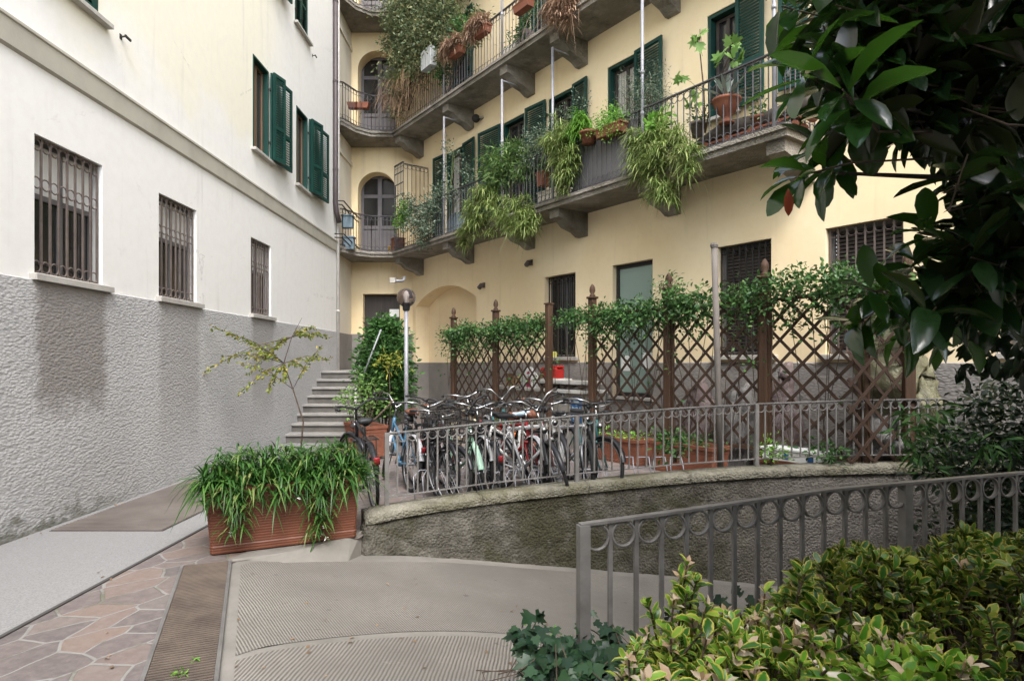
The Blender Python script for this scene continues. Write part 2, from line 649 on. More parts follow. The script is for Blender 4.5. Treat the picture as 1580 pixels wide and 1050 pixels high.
def flagstones():
    m, n, l, b = node_mat("flagstones")
    v = coords(n, l, (1, 1, 1), (0, 0, .5))
    dn = n.new("ShaderNodeTexNoise")
    dn.inputs["Scale"].default_value = 2.2
    dn.inputs["Detail"].default_value = 2
    l.new(v, dn.inputs["Vector"])
    dv = n.new("ShaderNodeVectorMath")
    dv.operation = 'MULTIPLY_ADD'
    l.new(dn.outputs["Color"], dv.inputs[0])
    dv.inputs[1].default_value = (.12, .12, 0)
    l.new(v, dv.inputs[2])
    sc = n.new("ShaderNodeVectorMath")
    sc.operation = 'MULTIPLY'
    l.new(dv.outputs[0], sc.inputs[0])
    sc.inputs[1].default_value = (1.25, .85, 0)
    vals = []
    for feat in ('F1', 'DISTANCE_TO_EDGE'):
        t = n.new("ShaderNodeTexVoronoi")
        t.voronoi_dimensions = '2D'
        t.feature = feat
        t.inputs["Scale"].default_value = 3.7
        t.inputs["Randomness"].default_value = .9
        l.new(sc.outputs[0], t.inputs["Vector"])
        vals.append(t)
    sepc = n.new("ShaderNodeSeparateColor")
    l.new(vals[0].outputs["Color"], sepc.inputs[0])
    r = ramp(n, [(0, (.085, .072, .070)), (.3, (.11, .089, .085)), (.55, (.13, .101, .092)), (.8, (.165, .117, .094)), (1, (.122, .106, .100))])
    l.new(sepc.outputs[0], r.inputs[0])
    fine = ntex(n, l, v, 14, 6, .7)
    col = mixc(n, l, math_n(n, l, 'MULTIPLY', smooth(n, l, fine, .35, .7), .35), r.outputs[0], (.24, .20, .18))
    d = math_n(n, l, 'ADD', vals[1].outputs["Distance"], math_n(n, l, 'MULTIPLY', math_n(n, l, 'SUBTRACT', ntex(n, l, v, 22, 3), .5), .03))
    joint = smooth(n, l, d, .022, .042)
    mort = mixc(n, l, ntex(n, l, v, 11, 5), (.155, .147, .135), (.25, .24, .222))
    col = mixc(n, l, joint, mort, col)
    ms = ntex(n, l, v, 1.9, 6, .7)
    col = mixc(n, l, math_n(n, l, 'MULTIPLY', math_n(n, l, 'SUBTRACT', 1.0, smooth(n, l, d, .03, .06)), math_n(n, l, 'MULTIPLY', smooth(n, l, ms, .5, .62), .65)), col, (.075, .075, .04))
    dirt = ntex(n, l, v, .8, 5, .6)
    col = mixc(n, l, math_n(n, l, 'MULTIPLY', smooth(n, l, dirt, .5, .8), .3), col, (.13, .115, .10))
    l.new(col, b.inputs["Base Color"])
    b.inputs["Roughness"].default_value = .75
    h = math_n(n, l, 'ADD', math_n(n, l, 'MULTIPLY', joint, .8), math_n(n, l, 'MULTIPLY', fine, .5))
    bump(n, l, b, h, .5, .012)


def ribbed(name, ang, pitch):
    m, n, l, b = node_mat(name)
    tc = n.new("ShaderNodeTexCoord")
    sep = n.new("ShaderNodeSeparateXYZ")
    l.new(tc.outputs["Object"], sep.inputs[0])
    wob = math_n(n, l, 'MULTIPLY', math_n(n, l, 'SUBTRACT', ntex(n, l, tc.outputs["Object"], 3, 3), .5), .02)
    u = math_n(n, l, 'ADD', math_n(n, l, 'MULTIPLY', sep.outputs[0], math.cos(ang)), math_n(n, l, 'MULTIPLY', sep.outputs[1], math.sin(ang)))
    u = math_n(n, l, 'ADD', u, wob)
    w = math_n(n, l, 'SINE', math_n(n, l, 'MULTIPLY', u, 2 * math.pi / pitch))
    rib = smooth(n, l, w, -.7, .5)
    big = ntex(n, l, tc.outputs["Object"], .9, 6, .65)
    fine = ntex(n, l, tc.outputs["Object"], 26, 5, .7)
    col = mixc(n, l, smooth(n, l, big, .3, .7), (.165, .152, .135), (.24, .222, .197))
    worn = math_n(n, l, 'MULTIPLY', smooth(n, l, fine, .4, .65), smooth(n, l, big, .35, .65))
    col = mixc(n, l, math_n(n, l, 'MULTIPLY', math_n(n, l, 'SUBTRACT', 1.0, rib), math_n(n, l, 'ADD', .7, math_n(n, l, 'MULTIPLY', worn, .3))), col, (.075, .066, .054))
    sp = ntex(n, l, tc.outputs["Object"], 5, 8, .8)
    col = mixc(n, l, math_n(n, l, 'MULTIPLY', smooth(n, l, sp, .62, .75), .5), col, (.34, .31, .27))
    dk = ntex(n, l, tc.outputs["Object"], 1.7, 6, .7, .5)
    col = mixc(n, l, math_n(n, l, 'MULTIPLY', smooth(n, l, dk, .55, .75), .35), col, (.13, .112, .09))
    sp2 = ntex(n, l, tc.outputs["Object"], 9, 3, .5)
    col = mixc(n, l, math_n(n, l, 'MULTIPLY', smooth(n, l, sp2, .70, .74), .6), col, (.07, .06, .05))
    l.new(col, b.inputs["Base Color"])
    b.inputs["Roughness"].default_value = .85
    h = math_n(n, l, 'ADD', rib, math_n(n, l, 'MULTIPLY', fine, .5))
    bump(n, l, b, h, .7, .006)


def mossy(name, base, light, moss, sc=1.0, k=.8, grey=None):
    m, n, l, b = node_mat(name)
    v = coords(n, l)
    big = ntex(n, l, v, 1.3 * sc, 6, .65, .4)
    mid = ntex(n, l, v, 5 * sc, 6, .75)
    col = mixc(n, l, smooth(n, l, mid, .32, .68), base, light)
    col = mixc(n, l, math_n(n, l, 'MULTIPLY', smooth(n, l, big, .42, .6), k), col, moss)
    blk = ntex(n, l, coords(n, l, (1, 1, .45)), 2.1 * sc, 5, .6)
    col = mixc(n, l, math_n(n, l, 'MULTIPLY', smooth(n, l, blk, .5, .72), .55), col, (.035, .03, .024))
    if grey:
        sx = n.new("ShaderNodeSeparateXYZ")
        l.new(v, sx.inputs[0])
        col = mixc(n, l, smooth(n, l, math_n(n, l, 'ADD', sx.outputs[0], math_n(n, l, 'MULTIPLY', math_n(n, l, 'SUBTRACT', big, .5), 2.0)), *grey[1]), col, mixc(n, l, smooth(n, l, mid, .3, .7), grey[0], tuple(x * 1.35 for x in grey[0])))
    wh = ntex(n, l, v, 9, 8, .8)
    col = mixc(n, l, math_n(n, l, 'MULTIPLY', smooth(n, l, wh, .6, .7), .4), col, tuple(x * 1.5 for x in light))
    l.new(col, b.inputs["Base Color"])
    b.inputs["Roughness"].default_value = .95
    b.inputs["Specular IOR Level"].default_value = .2
    vo = n.new("ShaderNodeTexVoronoi")
    vo.inputs["Scale"].default_value = 42
    l.new(v, vo.inputs["Vector"])
    h = math_n(n, l, 'ADD', math_n(n, l, 'MULTIPLY', vo.outputs["Distance"], -.9), ntex(n, l, v, 16, 5))
    bump(n, l, b, h, .8, .02)


def glass(name, col, rough=.08):
    m, n, l, b = node_mat(name)
    b.inputs["Base Color"].default_value = (*col, 1)
    b.inputs["Roughness"].default_value = rough
    b.inputs["Specular IOR Level"].default_value = .6


def clear_glass(name, col, rough=.03):
    m, n, l, b = node_mat(name)
    b.inputs["Base Color"].default_value = (*col, 1)
    b.inputs["Roughness"].default_value = rough
    b.inputs["Transmission Weight"].default_value = .92
    b.inputs["IOR"].default_value = 1.1


def curtain():
    m, n, l, b = node_mat("curtain")
    tc = n.new("ShaderNodeTexCoord")
    w = n.new("ShaderNodeTexWave")
    w.inputs["Scale"].default_value = 5
    w.inputs["Distortion"].default_value = 2
    w.inputs["Detail"].default_value = 2
    l.new(tc.outputs["Object"], w.inputs["Vector"])
    r = ramp(n, [(0, (.30, .28, .25)), (1, (.48, .46, .42))])
    l.new(w.outputs[0], r.inputs[0])
    l.new(r.outputs[0], b.inputs["Base Color"])
    b.inputs["Roughness"].default_value = .35


plaster_left()
roughcast("roughcast_left", (.47, .463, .455), (.40, .393, .385),
          [(W1[0][0] - .02, W1[0][1] + .02, .95, 1.35, .72), (W1[1][0] - .05, W1[1][1] + .02, .0, 1.6, .36), (W1[2][0] - .02, W1[2][1] + .05, .3, 1.7, .45)], moss=.2)
roughcast("roughcast_yellow", (.30, .28, .26), (.23, .212, .197), moss=.3)
plaster_yellow("plaster_yellow", (.78, .62, .385), (.84, .71, .48))
plaster_yellow("plaster_portal", (.74, .585, .35), (.80, .67, .44))
plaster_yellow("plaster_side", (.64, .58, .46), (.70, .65, .55), .7)
surf("portal_plinth", (.23, .21, .19), (.17, .155, .14), 1.5, .9)
flagstones()
ribbed("ribbed_diagonal", math.radians(35), .0175)
ribbed("ribbed_steep", math.radians(-3), .0215)
surf("concrete", (.215, .20, .178), (.15, .14, .123), 2.2, .85, .4, 45, .005)
surf("granite", (.25, .245, .24), (.155, .15, .147), 95, .7, .2, 140, .002)
surf("string_course", (.44, .415, .345), (.36, .34, .285), 2.0, .9)
mossy("mossy_wall", (.055, .05, .04), (.135, .125, .105), (.040, .038, .018), grey=((.13, .118, .105), (2.0, 3.4)))
mossy("mossy_coping", (.16, .15, .115), (.24, .225, .18), (.075, .07, .03), 1.4, .6)
mossy("balcony_stone", (.21, .19, .165), (.29, .265, .23), (.13, .115, .08), .9, .55)
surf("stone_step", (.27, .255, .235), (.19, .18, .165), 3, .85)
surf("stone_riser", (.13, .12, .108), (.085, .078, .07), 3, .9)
surf("sill_stone", (.44, .42, .38), (.33, .31, .28), 5, .85)
surf("brown_iron", (.145, .115, .10), (.10, .078, .066), 8, .55, .15, 90, .001)
surf("gray_iron", (.20, .192, .183), (.115, .105, .097), 5, .5, .15, 90, .001)
surf("balcony_iron", (.075, .07, .075), (.045, .042, .044), 9, .6, .15, 90, .001)
surf("dark_iron", (.03, .026, .024), (.018, .016, .015), 9, .6, 0)
surf("galvanised", (.30, .30, .32), (.22, .22, .24), 9, .5, 0, metal=.3)
surf("green_paint", (.008, .046, .035), (.005, .031, .024), 3, .5, .1, 60)
surf("wood_door", (.055, .046, .040), (.035, .030, .026), 2.5, .6, .2, 40, stretch=(8, 8, .6))
surf("gray_door", (.135, .125, .13), (.10, .092, .096), 2.0, .6, .1)
surf("window_wood", (.20, .12, .07), (.13, .08, .05), 3, .5, .1, stretch=(6, 6, .6))
surf("gray_frame", (.17, .165, .165), (.12, .115, .115), 3, .5, 0)
surf("white_blind", (.68, .68, .66), (.58, .58, .56), 3, .5, 0)
surf("cabinet_gray", (.40, .41, .41), (.32, .33, .33), 3, .5, 0)
surf("dark_slats", (.07, .058, .05), (.045, .038, .034), 3, .6, 0)
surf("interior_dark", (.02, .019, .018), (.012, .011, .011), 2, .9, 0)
surf("downpipe_brown", (.07, .055, .055), (.05, .04, .04), 3, .5, 0)
surf("pipe_white", (.62, .59, .55), (.48, .45, .42), 4, .5, 0)
surf("terracotta", (.20, .072, .04), (.13, .048, .027), 6, .75, .2, 50)
surf("planter_brown", (.17, .062, .034), (.115, .042, .025), 3, .5, .1, 50)
surf("weathered_pole", (.15, .133, .12), (.10, .088, .078), 3, .8)
surf("trellis_wood", (.078, .042, .024), (.042, .023, .014), 3, .7, .3, 30, .003, stretch=(6, 6, .7))
surf("lattice_wood", (.060, .036, .024), (.036, .022, .016), 4, .8, .2, 30, .002)
surf("bark", (.075, .062, .05), (.04, .033, .027), 8, .9, .5, 30, .01)
surf("twig", (.10, .07, .05), (.055, .038, .027), 12, .85, 0)
surf("green_stem", (.10, .14, .04), (.07, .09, .03), 12, .7, 0)
surf("soil", (.05, .038, .028), (.025, .02, .015), 9, .95, .8, 20, .03)
surf("rubber", (.018, .018, .018), (.012, .012, .012), 9, .7, 0)
surf("chrome", (.36, .36, .36), (.27, .27, .27), 4, .3, 0, metal=1.0)
surf("alloy", (.36, .36, .37), (.25, .25, .26), 4, .42, 0, metal=.8)
surf("black_plastic", (.022, .022, .024), (.015, .015, .016), 5, .5, 0)
surf("brown_leather", (.19, .075, .045), (.13, .05, .03), 8, .5, .15, 60)
surf("marble", (.66, .65, .61), (.52, .51, .47), 3, .5, 0)
surf("render_gray", (.36, .34, .30), (.26, .245, .215), 2, .9)
surf("metal_mat", (.20, .175, .155), (.12, .10, .088), 1.2, .55, .2, 40, metal=.2)
surf("drain_iron", (.16, .125, .10), (.09, .07, .058), 4, .6, .2, 60, metal=.2)
surf("drain_gap_shade", (.012, .011, .010), (.008, .007, .007), 4, .95, 0)
surf("steel_edge", (.19, .18, .17), (.12, .112, .105), 5, .5, 0, metal=.3)
surf("dark_edge", (.07, .066, .062), (.045, .042, .04), 5, .7, 0)
surf("white_plastic", (.72, .72, .70), (.62, .62, .60), 3, .4, 0)
surf("cream_ceramic", (.62, .57, .48), (.52, .47, .39), 5, .45, .1, 30)
surf("paper", (.74, .74, .72), (.68, .68, .66), 3, .8, 0)
surf("yellow_sponge", (.50, .48, .12), (.4, .38, .1), 8, .9, .3, 80)
surf("red_cloth", (.45, .025, .02), (.33, .018, .015), 5, .7, .2, 30)
surf("pink_card", (.50, .03, .13), (.42, .025, .1), 4, .6, 0)
surf("tan_card", (.42, .28, .15), (.33, .21, .11), 4, .8, 0)
surf("poster_blue", (.035, .12, .30), (.025, .085, .22), 3, .5, 0)
surf("poster_pale", (.45, .58, .68), (.36, .5, .6), 3, .5, 0)
surf("bulb_glass", (.8, .78, .7), (.7, .68, .6), 3, .2, 0)
surf("pale_blue", (.15, .20, .23), (.11, .15, .175), 3, .6, 0)
surf("yellow_plastic", (.55, .36, .03), (.45, .28, .03), 3, .5, 0)
surf("reflector_orange", (.65, .16, .02), (.5, .12, .015), 3, .2, 0)
for nm, c in (("paint_black", (.02, .02, .023)), ("paint_mint", (.34, .52, .40)), ("paint_red", (.22, .018, .02)), ("paint_white", (.66, .66, .63)),
              ("paint_blue", (.07, .17, .27)), ("paint_silver", (.45, .45, .46)), ("paint_maroon", (.12, .02, .022)), ("paint_cream", (.52, .45, .30)),
              ("paint_navy", (.025, .035, .075)), ("paint_teal", (.04, .12, .12))):
    surf(nm, c, tuple(x * .85 for x in c), 3, .28, 0)
glass("glass_dark", (.022, .022, .022))
glass("glass_frosted", (.22, .30, .26), .25)
curtain()
clear_glass("globe_glass", (.34, .30, .30))


def bag_mat(name, col):
    m, n, l, b = node_mat(name)
    v = coords(n, l)
    b.inputs["Base Color"].default_value = (*col, 1)
    b.inputs["Roughness"].default_value = .3
    b.inputs["Subsurface Weight"].default_value = .3
    b.inputs["Subsurface Radius"].default_value = (.05, .05, .03)
    bump(n, l, b, ntex(n, l, v, 9, 5, .7, 1.5), .8, .05)


bag_mat("bag_clear", (.24, .23, .22))
bag_mat("bag_yellow", (.20, .19, .11))
bag_mat("bag_pink", (.20, .15, .145))

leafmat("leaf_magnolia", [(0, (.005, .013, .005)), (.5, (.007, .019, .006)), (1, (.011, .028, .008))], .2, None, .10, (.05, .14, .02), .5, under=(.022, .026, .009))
leafmat("leaf_shrub_dark", [(0, (.006, .016, .006)), (1, (.016, .036, .012))], .35, None, .15)
leafmat("leaf_nandina", [(0, (.03, .085, .02)), (.6, (.05, .13, .03)), (1, (.09, .18, .05))], .45)
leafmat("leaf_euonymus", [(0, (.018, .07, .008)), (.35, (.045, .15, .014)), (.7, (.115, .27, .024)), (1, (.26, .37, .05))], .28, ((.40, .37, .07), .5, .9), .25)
leafmat("leaf_euonymus_tree_shade", [(0, (.010, .04, .006)), (.45, (.024, .085, .010)), (.8, (.065, .15, .015)), (1, (.19, .23, .033))], .28, ((.31, .27, .045), .55, .95), .22)  # darker copy of the euonymus leaf, tree shade put into its colour
leafmat("leaf_lime", [(0, (.06, .17, .014)), (.6, (.12, .26, .022)), (1, (.24, .34, .04))], .28, ((.42, .42, .08), .7, 1.3), .3)
leafmat("leaf_euonymus_shade", [(0, (.018, .055, .008)), (.6, (.035, .09, .012)), (1, (.08, .14, .02))], .3, ((.36, .33, .055), .6, 1.2), .2)  # corner copy of the same leaf with shade worked into its colour
leafmat("leaf_bleached", [(0, (.32, .21, .12)), (.5, (.42, .31, .21)), (1, (.50, .43, .33))], .5, None, .2)
leafmat("leaf_ivy", [(0, (.009, .028, .013)), (.6, (.015, .042, .018)), (1, (.032, .075, .028))], .4, None, .1)
leafmat("leaf_weed", [(0, (.10, .26, .03)), (1, (.2, .38, .06))], .5)
leafmat("leaf_jasmine", [(0, (.022, .065, .02)), (.5, (.045, .115, .03)), (.85, (.085, .18, .05)), (1, (.16, .24, .08))], .35)
leafmat("leaf_liriope", [(0, (.018, .06, .012)), (.5, (.036, .105, .018)), (.85, (.075, .165, .03)), (1, (.2, .22, .075))], .35, None, .25)
leafmat("leaf_spider", [(0, (.08, .135, .03)), (.5, (.18, .25, .065)), (1, (.38, .43, .17))], .45, None, .3)
leafmat("leaf_grass", [(0, (.08, .22, .025)), (1, (.18, .34, .05))], .4, None, .3)
leafmat("leaf_bamboo", [(0, (.05, .11, .025)), (.6, (.095, .17, .045)), (1, (.2, .28, .09))], .45, None, .3)
leafmat("leaf_gray", [(0, (.06, .095, .055)), (.6, (.115, .155, .10)), (1, (.22, .26, .19))], .6, None, .15)
leafmat("leaf_vine", [(0, (.055, .08, .035)), (.4, (.10, .135, .062)), (.8, (.17, .20, .095)), (1, (.27, .23, .10))], .5, None, .2)
leafmat("leaf_dry", [(0, (.13, .085, .05)), (.5, (.22, .14, .085)), (1, (.34, .23, .14))], .8, None, .15)
leafmat("leaf_dead_pink", [(0, (.24, .15, .10)), (1, (.46, .32, .22))], .8, None, .2)
leafmat("leaf_sapling", [(0, (.12, .18, .03)), (.6, (.22, .25, .05)), (1, (.42, .33, .08))], .5, None, .3)
leafmat("leaf_yellow", [(0, (.25, .28, .04)), (1, (.45, .42, .08))], .5, None, .3)
leafmat("leaf_fig", [(0, (.10, .2, .04)), (1, (.22, .36, .10))], .5, None, .35)
leafmat("leaf_agave", [(0, (.20, .26, .22)), (1, (.32, .38, .33))], .5, None, .05)
leafmat("petal_white", [(0, (.7, .68, .62)), (1, (.75, .74, .7))], .6, None, .2)
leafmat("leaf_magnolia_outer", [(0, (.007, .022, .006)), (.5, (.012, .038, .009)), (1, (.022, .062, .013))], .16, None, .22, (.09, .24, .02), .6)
leafmat("leaf_red", [(0, (.16, .03, .012)), (1, (.2, .04, .016))], .4, None, .3)

# ------------------------------------------------------------------ walls with openings
def wall(mb, x0, x1, z0, z1, holes, y=0.0, depth=.2):
    """front face at y with real openings; holes = (a, b, c, d[, spring]) with reveals going in"""
    xs = sorted({x0, x1, *[h[0] for h in holes], *[h[1] for h in holes]})
    zs = sorted({z0, z1, *[h[2] for h in holes], *[h[3] for h in holes]})
    xs = [x for x in xs if x0 <= x <= x1]
    zs = [z for z in zs if z0 <= z <= z1]
    for i in range(len(xs) - 1):
        for j in range(len(zs) - 1):
            cx, cz = (xs[i] + xs[i + 1]) / 2, (zs[j] + zs[j + 1]) / 2
            if any(h[0] < cx < h[1] and h[2] < cz < h[3] for h in holes):
                continue
            mb.add([(xs[i], y, zs[j]), (xs[i + 1], y, zs[j]), (xs[i + 1], y, zs[j + 1]), (xs[i], y, zs[j + 1])], [(0, 1, 2, 3)])
    for h in holes:
        a, b, c, d = h[:4]
        c0, d0 = max(c, z0), min(d, z1)
        if c0 >= d0:
            continue
        dp = h[5] if len(h) > 5 else depth
        sp = h[4] if len(h) > 4 and h[4] else None
        if sp is None:
            top = [(a, d0), (b, d0)]
            side = d0
        else:
            N = 18
            top = []
            cxm, rx, rz = (a + b) / 2, (b - a) / 2, d - sp
            for k in range(N + 1):
                t = math.pi * (1 - k / N)
                if rz < rx * .7:                       # segmental arch
                    rr = (rx * rx + rz * rz) / (2 * rz)
                    x = a + (b - a) * k / N
                    z = sp + math.sqrt(max(rr * rr - (x - cxm) ** 2, 0)) - (rr - rz)
                else:
                    x, z = cxm + rx * math.cos(t), sp + rz * math.sin(t)
                top.append((x, z))
            for k in range(N):
                (xa, za), (xb, zb) = top[k], top[k + 1]
                mb.add([(xa, y, za), (xb, y, zb), (xb, y, d), (xa, y, d)], [(0, 1, 2, 3)])
            side = sp
        mb.add([(a, y, c0), (a, y + dp, c0), (a, y + dp, side), (a, y, side)], [(0, 1, 2, 3)])
        mb.add([(b, y, c0), (b, y, side), (b, y + dp, side), (b, y + dp, c0)], [(0, 1, 2, 3)])
        if c > z0:
            mb.add([(a, y, c), (b, y, c), (b, y + dp, c), (a, y + dp, c)], [(0, 1, 2, 3)])
        for k in range(len(top) - 1):
            (xa, za), (xb, zb) = top[k], top[k + 1]
            if d <= z1:
                mb.add([(xa, y, za), (xa, y + dp, za), (xb, y + dp, zb), (xb, y, zb)], [(0, 1, 2, 3)])
    return mb


def plinth(mb, x0, x1, z0, z1, holes, y, dz=0):
    wall(mb, x0, x1, z0, z1, holes, y, -y)
    xs = sorted({x0, x1, *[q for h in holes if h[3] > z1 for q in h[:2]]})
    for i in range(len(xs) - 1):
        cx = (xs[i] + xs[i + 1]) / 2
        if any(h[0] < cx < h[1] and h[3] > z1 for h in holes):
            continue
        mb.add([(xs[i], y, z1), (xs[i + 1], y, z1), (xs[i + 1], 0, z1 + .012), (xs[i], 0, z1 + .012)], [(0, 1, 2, 3)])


def frame_mesh(mb, a, b, c, d, y0, y1, w=.06, mid=True):
    mb.box(a, a + w, y0, y1, c, d)
    mb.box(b - w, b, y0, y1, c, d)
    mb.box(a + w, b - w, y0, y1, d - w, d)
    mb.box(a + w, b - w, y0, y1, c, c + w)
    if mid:
        m = (a + b) / 2
        mb.box(m - w * .6, m + w * .6, y0 - .004, y1, c + w, d - w)


def grille_mesh(mb, a, b, c, d, y, n, rings, bw=.018):
    """upright bars with rows of rings between them"""
    p = (b - a) / n
    for i in range(n + 1):
        x = min(max(a + i * p, a + bw * .6), b - bw * .6)
        mb.box(x - bw / 2, x + bw / 2, y - bw / 2, y + bw / 2, c + .006, d - .006)
    for z in rings:
        for i in range(n):
            r = min(p * .5 - bw * .3, .062)
            mb.ring((a + (i + .5) * p, y, z), r, .008, n=14, m=4)
    for z in (c + .015, d - .015):
        mb.box(a + .002, b - .002, y - .011, y + .011, z - .006, z + .006)


def louvre(mb, x0, x1, y, c, d, t=.035, pitch=.045):
    """louvred shutter leaf, flat in the x-z plane, thickness t around y"""
    w = .06
    mb.box(x0, x0 + w, y - t / 2, y + t / 2, c, d)
    mb.box(x1 - w, x1, y - t / 2, y + t / 2, c, d)
    zm = c + (d - c) * .36
    for (za, zb) in ((c, c + w), (d - w, d), (zm, zm + w)):
        mb.box(x0 + w, x1 - w, y - t / 2, y + t / 2, za, zb)
    for (za, zb) in ((c + w, zm), (zm + w, d - w)):
        k = int((zb - za) / pitch)
        for i in range(k):
            z = za + (i + .5) * (zb - za) / k
            mb.add([(x0 + w, y - t * .4, z - .02), (x1 - w, y - t * .4, z - .02), (x1 - w, y + t * .4, z + .02), (x0 + w, y + t * .4, z + .02),
                    (x0 + w, y - t * .4, z - .012), (x1 - w, y - t * .4, z - .012), (x1 - w, y + t * .4, z + .028), (x0 + w, y + t * .4, z + .028)],
                   [(0, 3, 2, 1), (4, 5, 6, 7), (0, 1, 5, 4), (2, 3, 7, 6)])


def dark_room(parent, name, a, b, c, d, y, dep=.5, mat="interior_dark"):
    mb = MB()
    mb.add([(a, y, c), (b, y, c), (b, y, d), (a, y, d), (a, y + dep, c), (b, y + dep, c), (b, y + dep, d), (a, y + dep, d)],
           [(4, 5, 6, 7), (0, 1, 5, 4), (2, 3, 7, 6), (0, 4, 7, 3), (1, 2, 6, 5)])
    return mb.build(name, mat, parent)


def part(name, mat, parent, fn, *a, sm=False, **k):
    mb = MB()
    fn(mb, *a, **k)
    return mb.build(name, mat, parent, sm)


# ------------------------------------------------------------------ the pale building on the left
LM = frame((XL, 0, 0), (0, 1, 0))
LB_ = thing("rendered_building", "pale cream rendered building with rough grey base along the left side", "building", LM)
LZ = (2.43, 3.745)
low = [(a, b, LZ[0], LZ[1], None, .16) for a, b in W1]
up = [(5.7, 6.72, 5.32, 6.92, None, .16), (ly(390), ly(414), 5.30, 6.92, None, .16), (ly(457), ly(474), 5.30, 6.92, None, .16), (ly(455), ly(474), 8.62, 10.25, None, .16), (ly(390), ly(414), 8.62, 10.25, None, .16)]
part("wall", "plaster_left", LB_, wall, -9, 15.87, 2.36, 14.5, low + up)
part("plinth", "roughcast_left", LB_, plinth, -9, 15.87, -.3, 2.36, [], -.03)
part("string_course", "string_course", LB_, lambda m: (m.extr([(0, 4.39), (-.035, 4.41), (-.04, 4.63), (-.055, 4.64), (-.055, 4.665), (0, 4.68)], -9, 15.87)))
part("end_wall", "plaster_side", LB_, lambda m: m.box(15.87, 15.9, -.001, .9, -.2, 14.5))


def barred_window(parent, a, b, c, d, y=.07, n=8, mat="brown_iron", blind=.36, sill=True, back="glass_dark", rings=True, slats=False):
    w = part("window", "gray_frame", parent, frame_mesh, a, b, c, d, y + .04, y + .085, .05, not slats)
    if slats:
        mb = MB()
        k = int((d - c) / .052)
        for i in range(k):
            z = c + .03 + i * (d - c - .06) / k
            mb.box(a + .05, b - .05, y + .06, y + .072, z, z + .034)
        mb.build("shutter", "dark_slats", w)
        dark_room(w, "room", a + .05, b - .05, c + .05, d - .05, y + .09, .3)
    else:
        part("pane", back, w, lambda m: m.box(a + .05, b - .05, y + .06, y + .066, c + .05, d - .05))
        if blind:
            part("blind", "white_blind", w, lambda m: m.box(a + .052, b - .052, y + .045, y + .058, d - .05 - (d - c) * blind, d - .052))
            part("blind_rail", "gray_frame", w, lambda m: m.box(a + .05, b - .05, y + .035, y + .062, d - .1 - (d - c) * blind, d - .05 - (d - c) * blind))
    p = (b - a) / n
    rr = min(p * .5, .06)
    rows = [c + rr + .02, d - rr - .02, c + (d - c) * .665] if rings else [d - rr - .02]
    part("grille", mat, w, grille_mesh, a + .02, b - .02, c, d, y - .03, n, rows)
    if sill:
        part("sill", "sill_stone", w, lambda m: m.bbox(a - .07, b + .1, -.075, y + .05, c - .065, c - .001, .008))
    return w


for a, b in W1:
    barred_window(LB_, a, b, *LZ)


def shutter_leaf(parent, x0, x1, c, d, y):
    s = part("shutter", "green_paint", parent, louvre, x0, x1, y, c, d)
    mb = MB()
    for z in (c + .25, d - .25):
        mb.box(x0 - .03, x0 + .05, y - .03, y + .03, z - .02, z + .02)
    mb.build("hinge", "dark_iron", s)
    return s


def left_upper(a, b, c, d, shut):
    w = part("window", "window_wood", LB_, frame_mesh, a, b, c, d, .09, .14, .06)
    part("pane", "glass_dark", w, lambda m: m.box(a + .05, b - .05, .115, .121, c + .05, d - .05))
    part("sill", "sill_stone", w, lambda m: m.bbox(a - .07, b + .16, -.085, .09, c - .05, c - .001, .008))
    part("casing", "green_paint", w, lambda m: (m.box(a - .001, a + .035, -.01, .085, c, d), m.box(b - .035, b + .001, -.01, .085, c, d), m.box(a + .036, b - .036, -.01, .085, d - .035, d + .001)))
    if shut == "closed":
        m_ = (a + b) / 2
        shutter_leaf(w, a + .02, m_ - .002, c + .01, d - .02, .012)
        shutter_leaf(w, m_ + .002, b - .02, c + .01, d - .02, .012)
    else:
        mb = MB()
        mb.M = Matrix.Translation((b + .01, -.03, 0)) @ Matrix.Rotation(R(-7), 4, 'Z')
        louvre(mb, 0, shut, -.02, c + .01, d - .01)
        s = mb.build("shutter", "green_paint", w)
        mb = MB()
        mb.M = Matrix.Translation((b + .01, -.03, 0)) @ Matrix.Rotation(R(-16), 4, 'Z')
        louvre(mb, 0, shut * .42, -.075, c + .01, d - .01)
        mb.build("shutter", "green_paint", w)
        part("hinge", "dark_iron", s, lambda m: (m.box(b - .02, b + .06, -.05, -.02, c + .3, c + .34), m.box(b - .02, b + .06, -.05, -.02, d - .34, d - .3)))


left_upper(*up[0][:4], "closed")
left_upper(*up[1][:4], .80)
left_upper(*up[2][:4], 1.0)
left_upper(*up[3][:4], "closed")
left_upper(*up[4][:4], .80)


def wall_hook(px, py, label):
    y = ly(px)
    o = thing("shutter_hook", label, "hook", frame(D(px, py, y), (0, 1, 0)), "iron hooks on the pale wall")
    part("bracket", "dark_iron", o, lambda m: (m.bar((0, 0, 0), (0, -.07, .005), .014), m.bar((-.03, -.07, .0), (.07, -.075, -.012), .018, .024)))
    part("plate", "dark_iron", o, lambda m: m.box(-.02, .02, -.006, 0, -.03, .03))


wall_hook(186, 57, "small dark iron hook on the cream wall beside the upper left sill")
wall_hook(482, 86, "small dark iron hook under the highest far window of the pale wall")

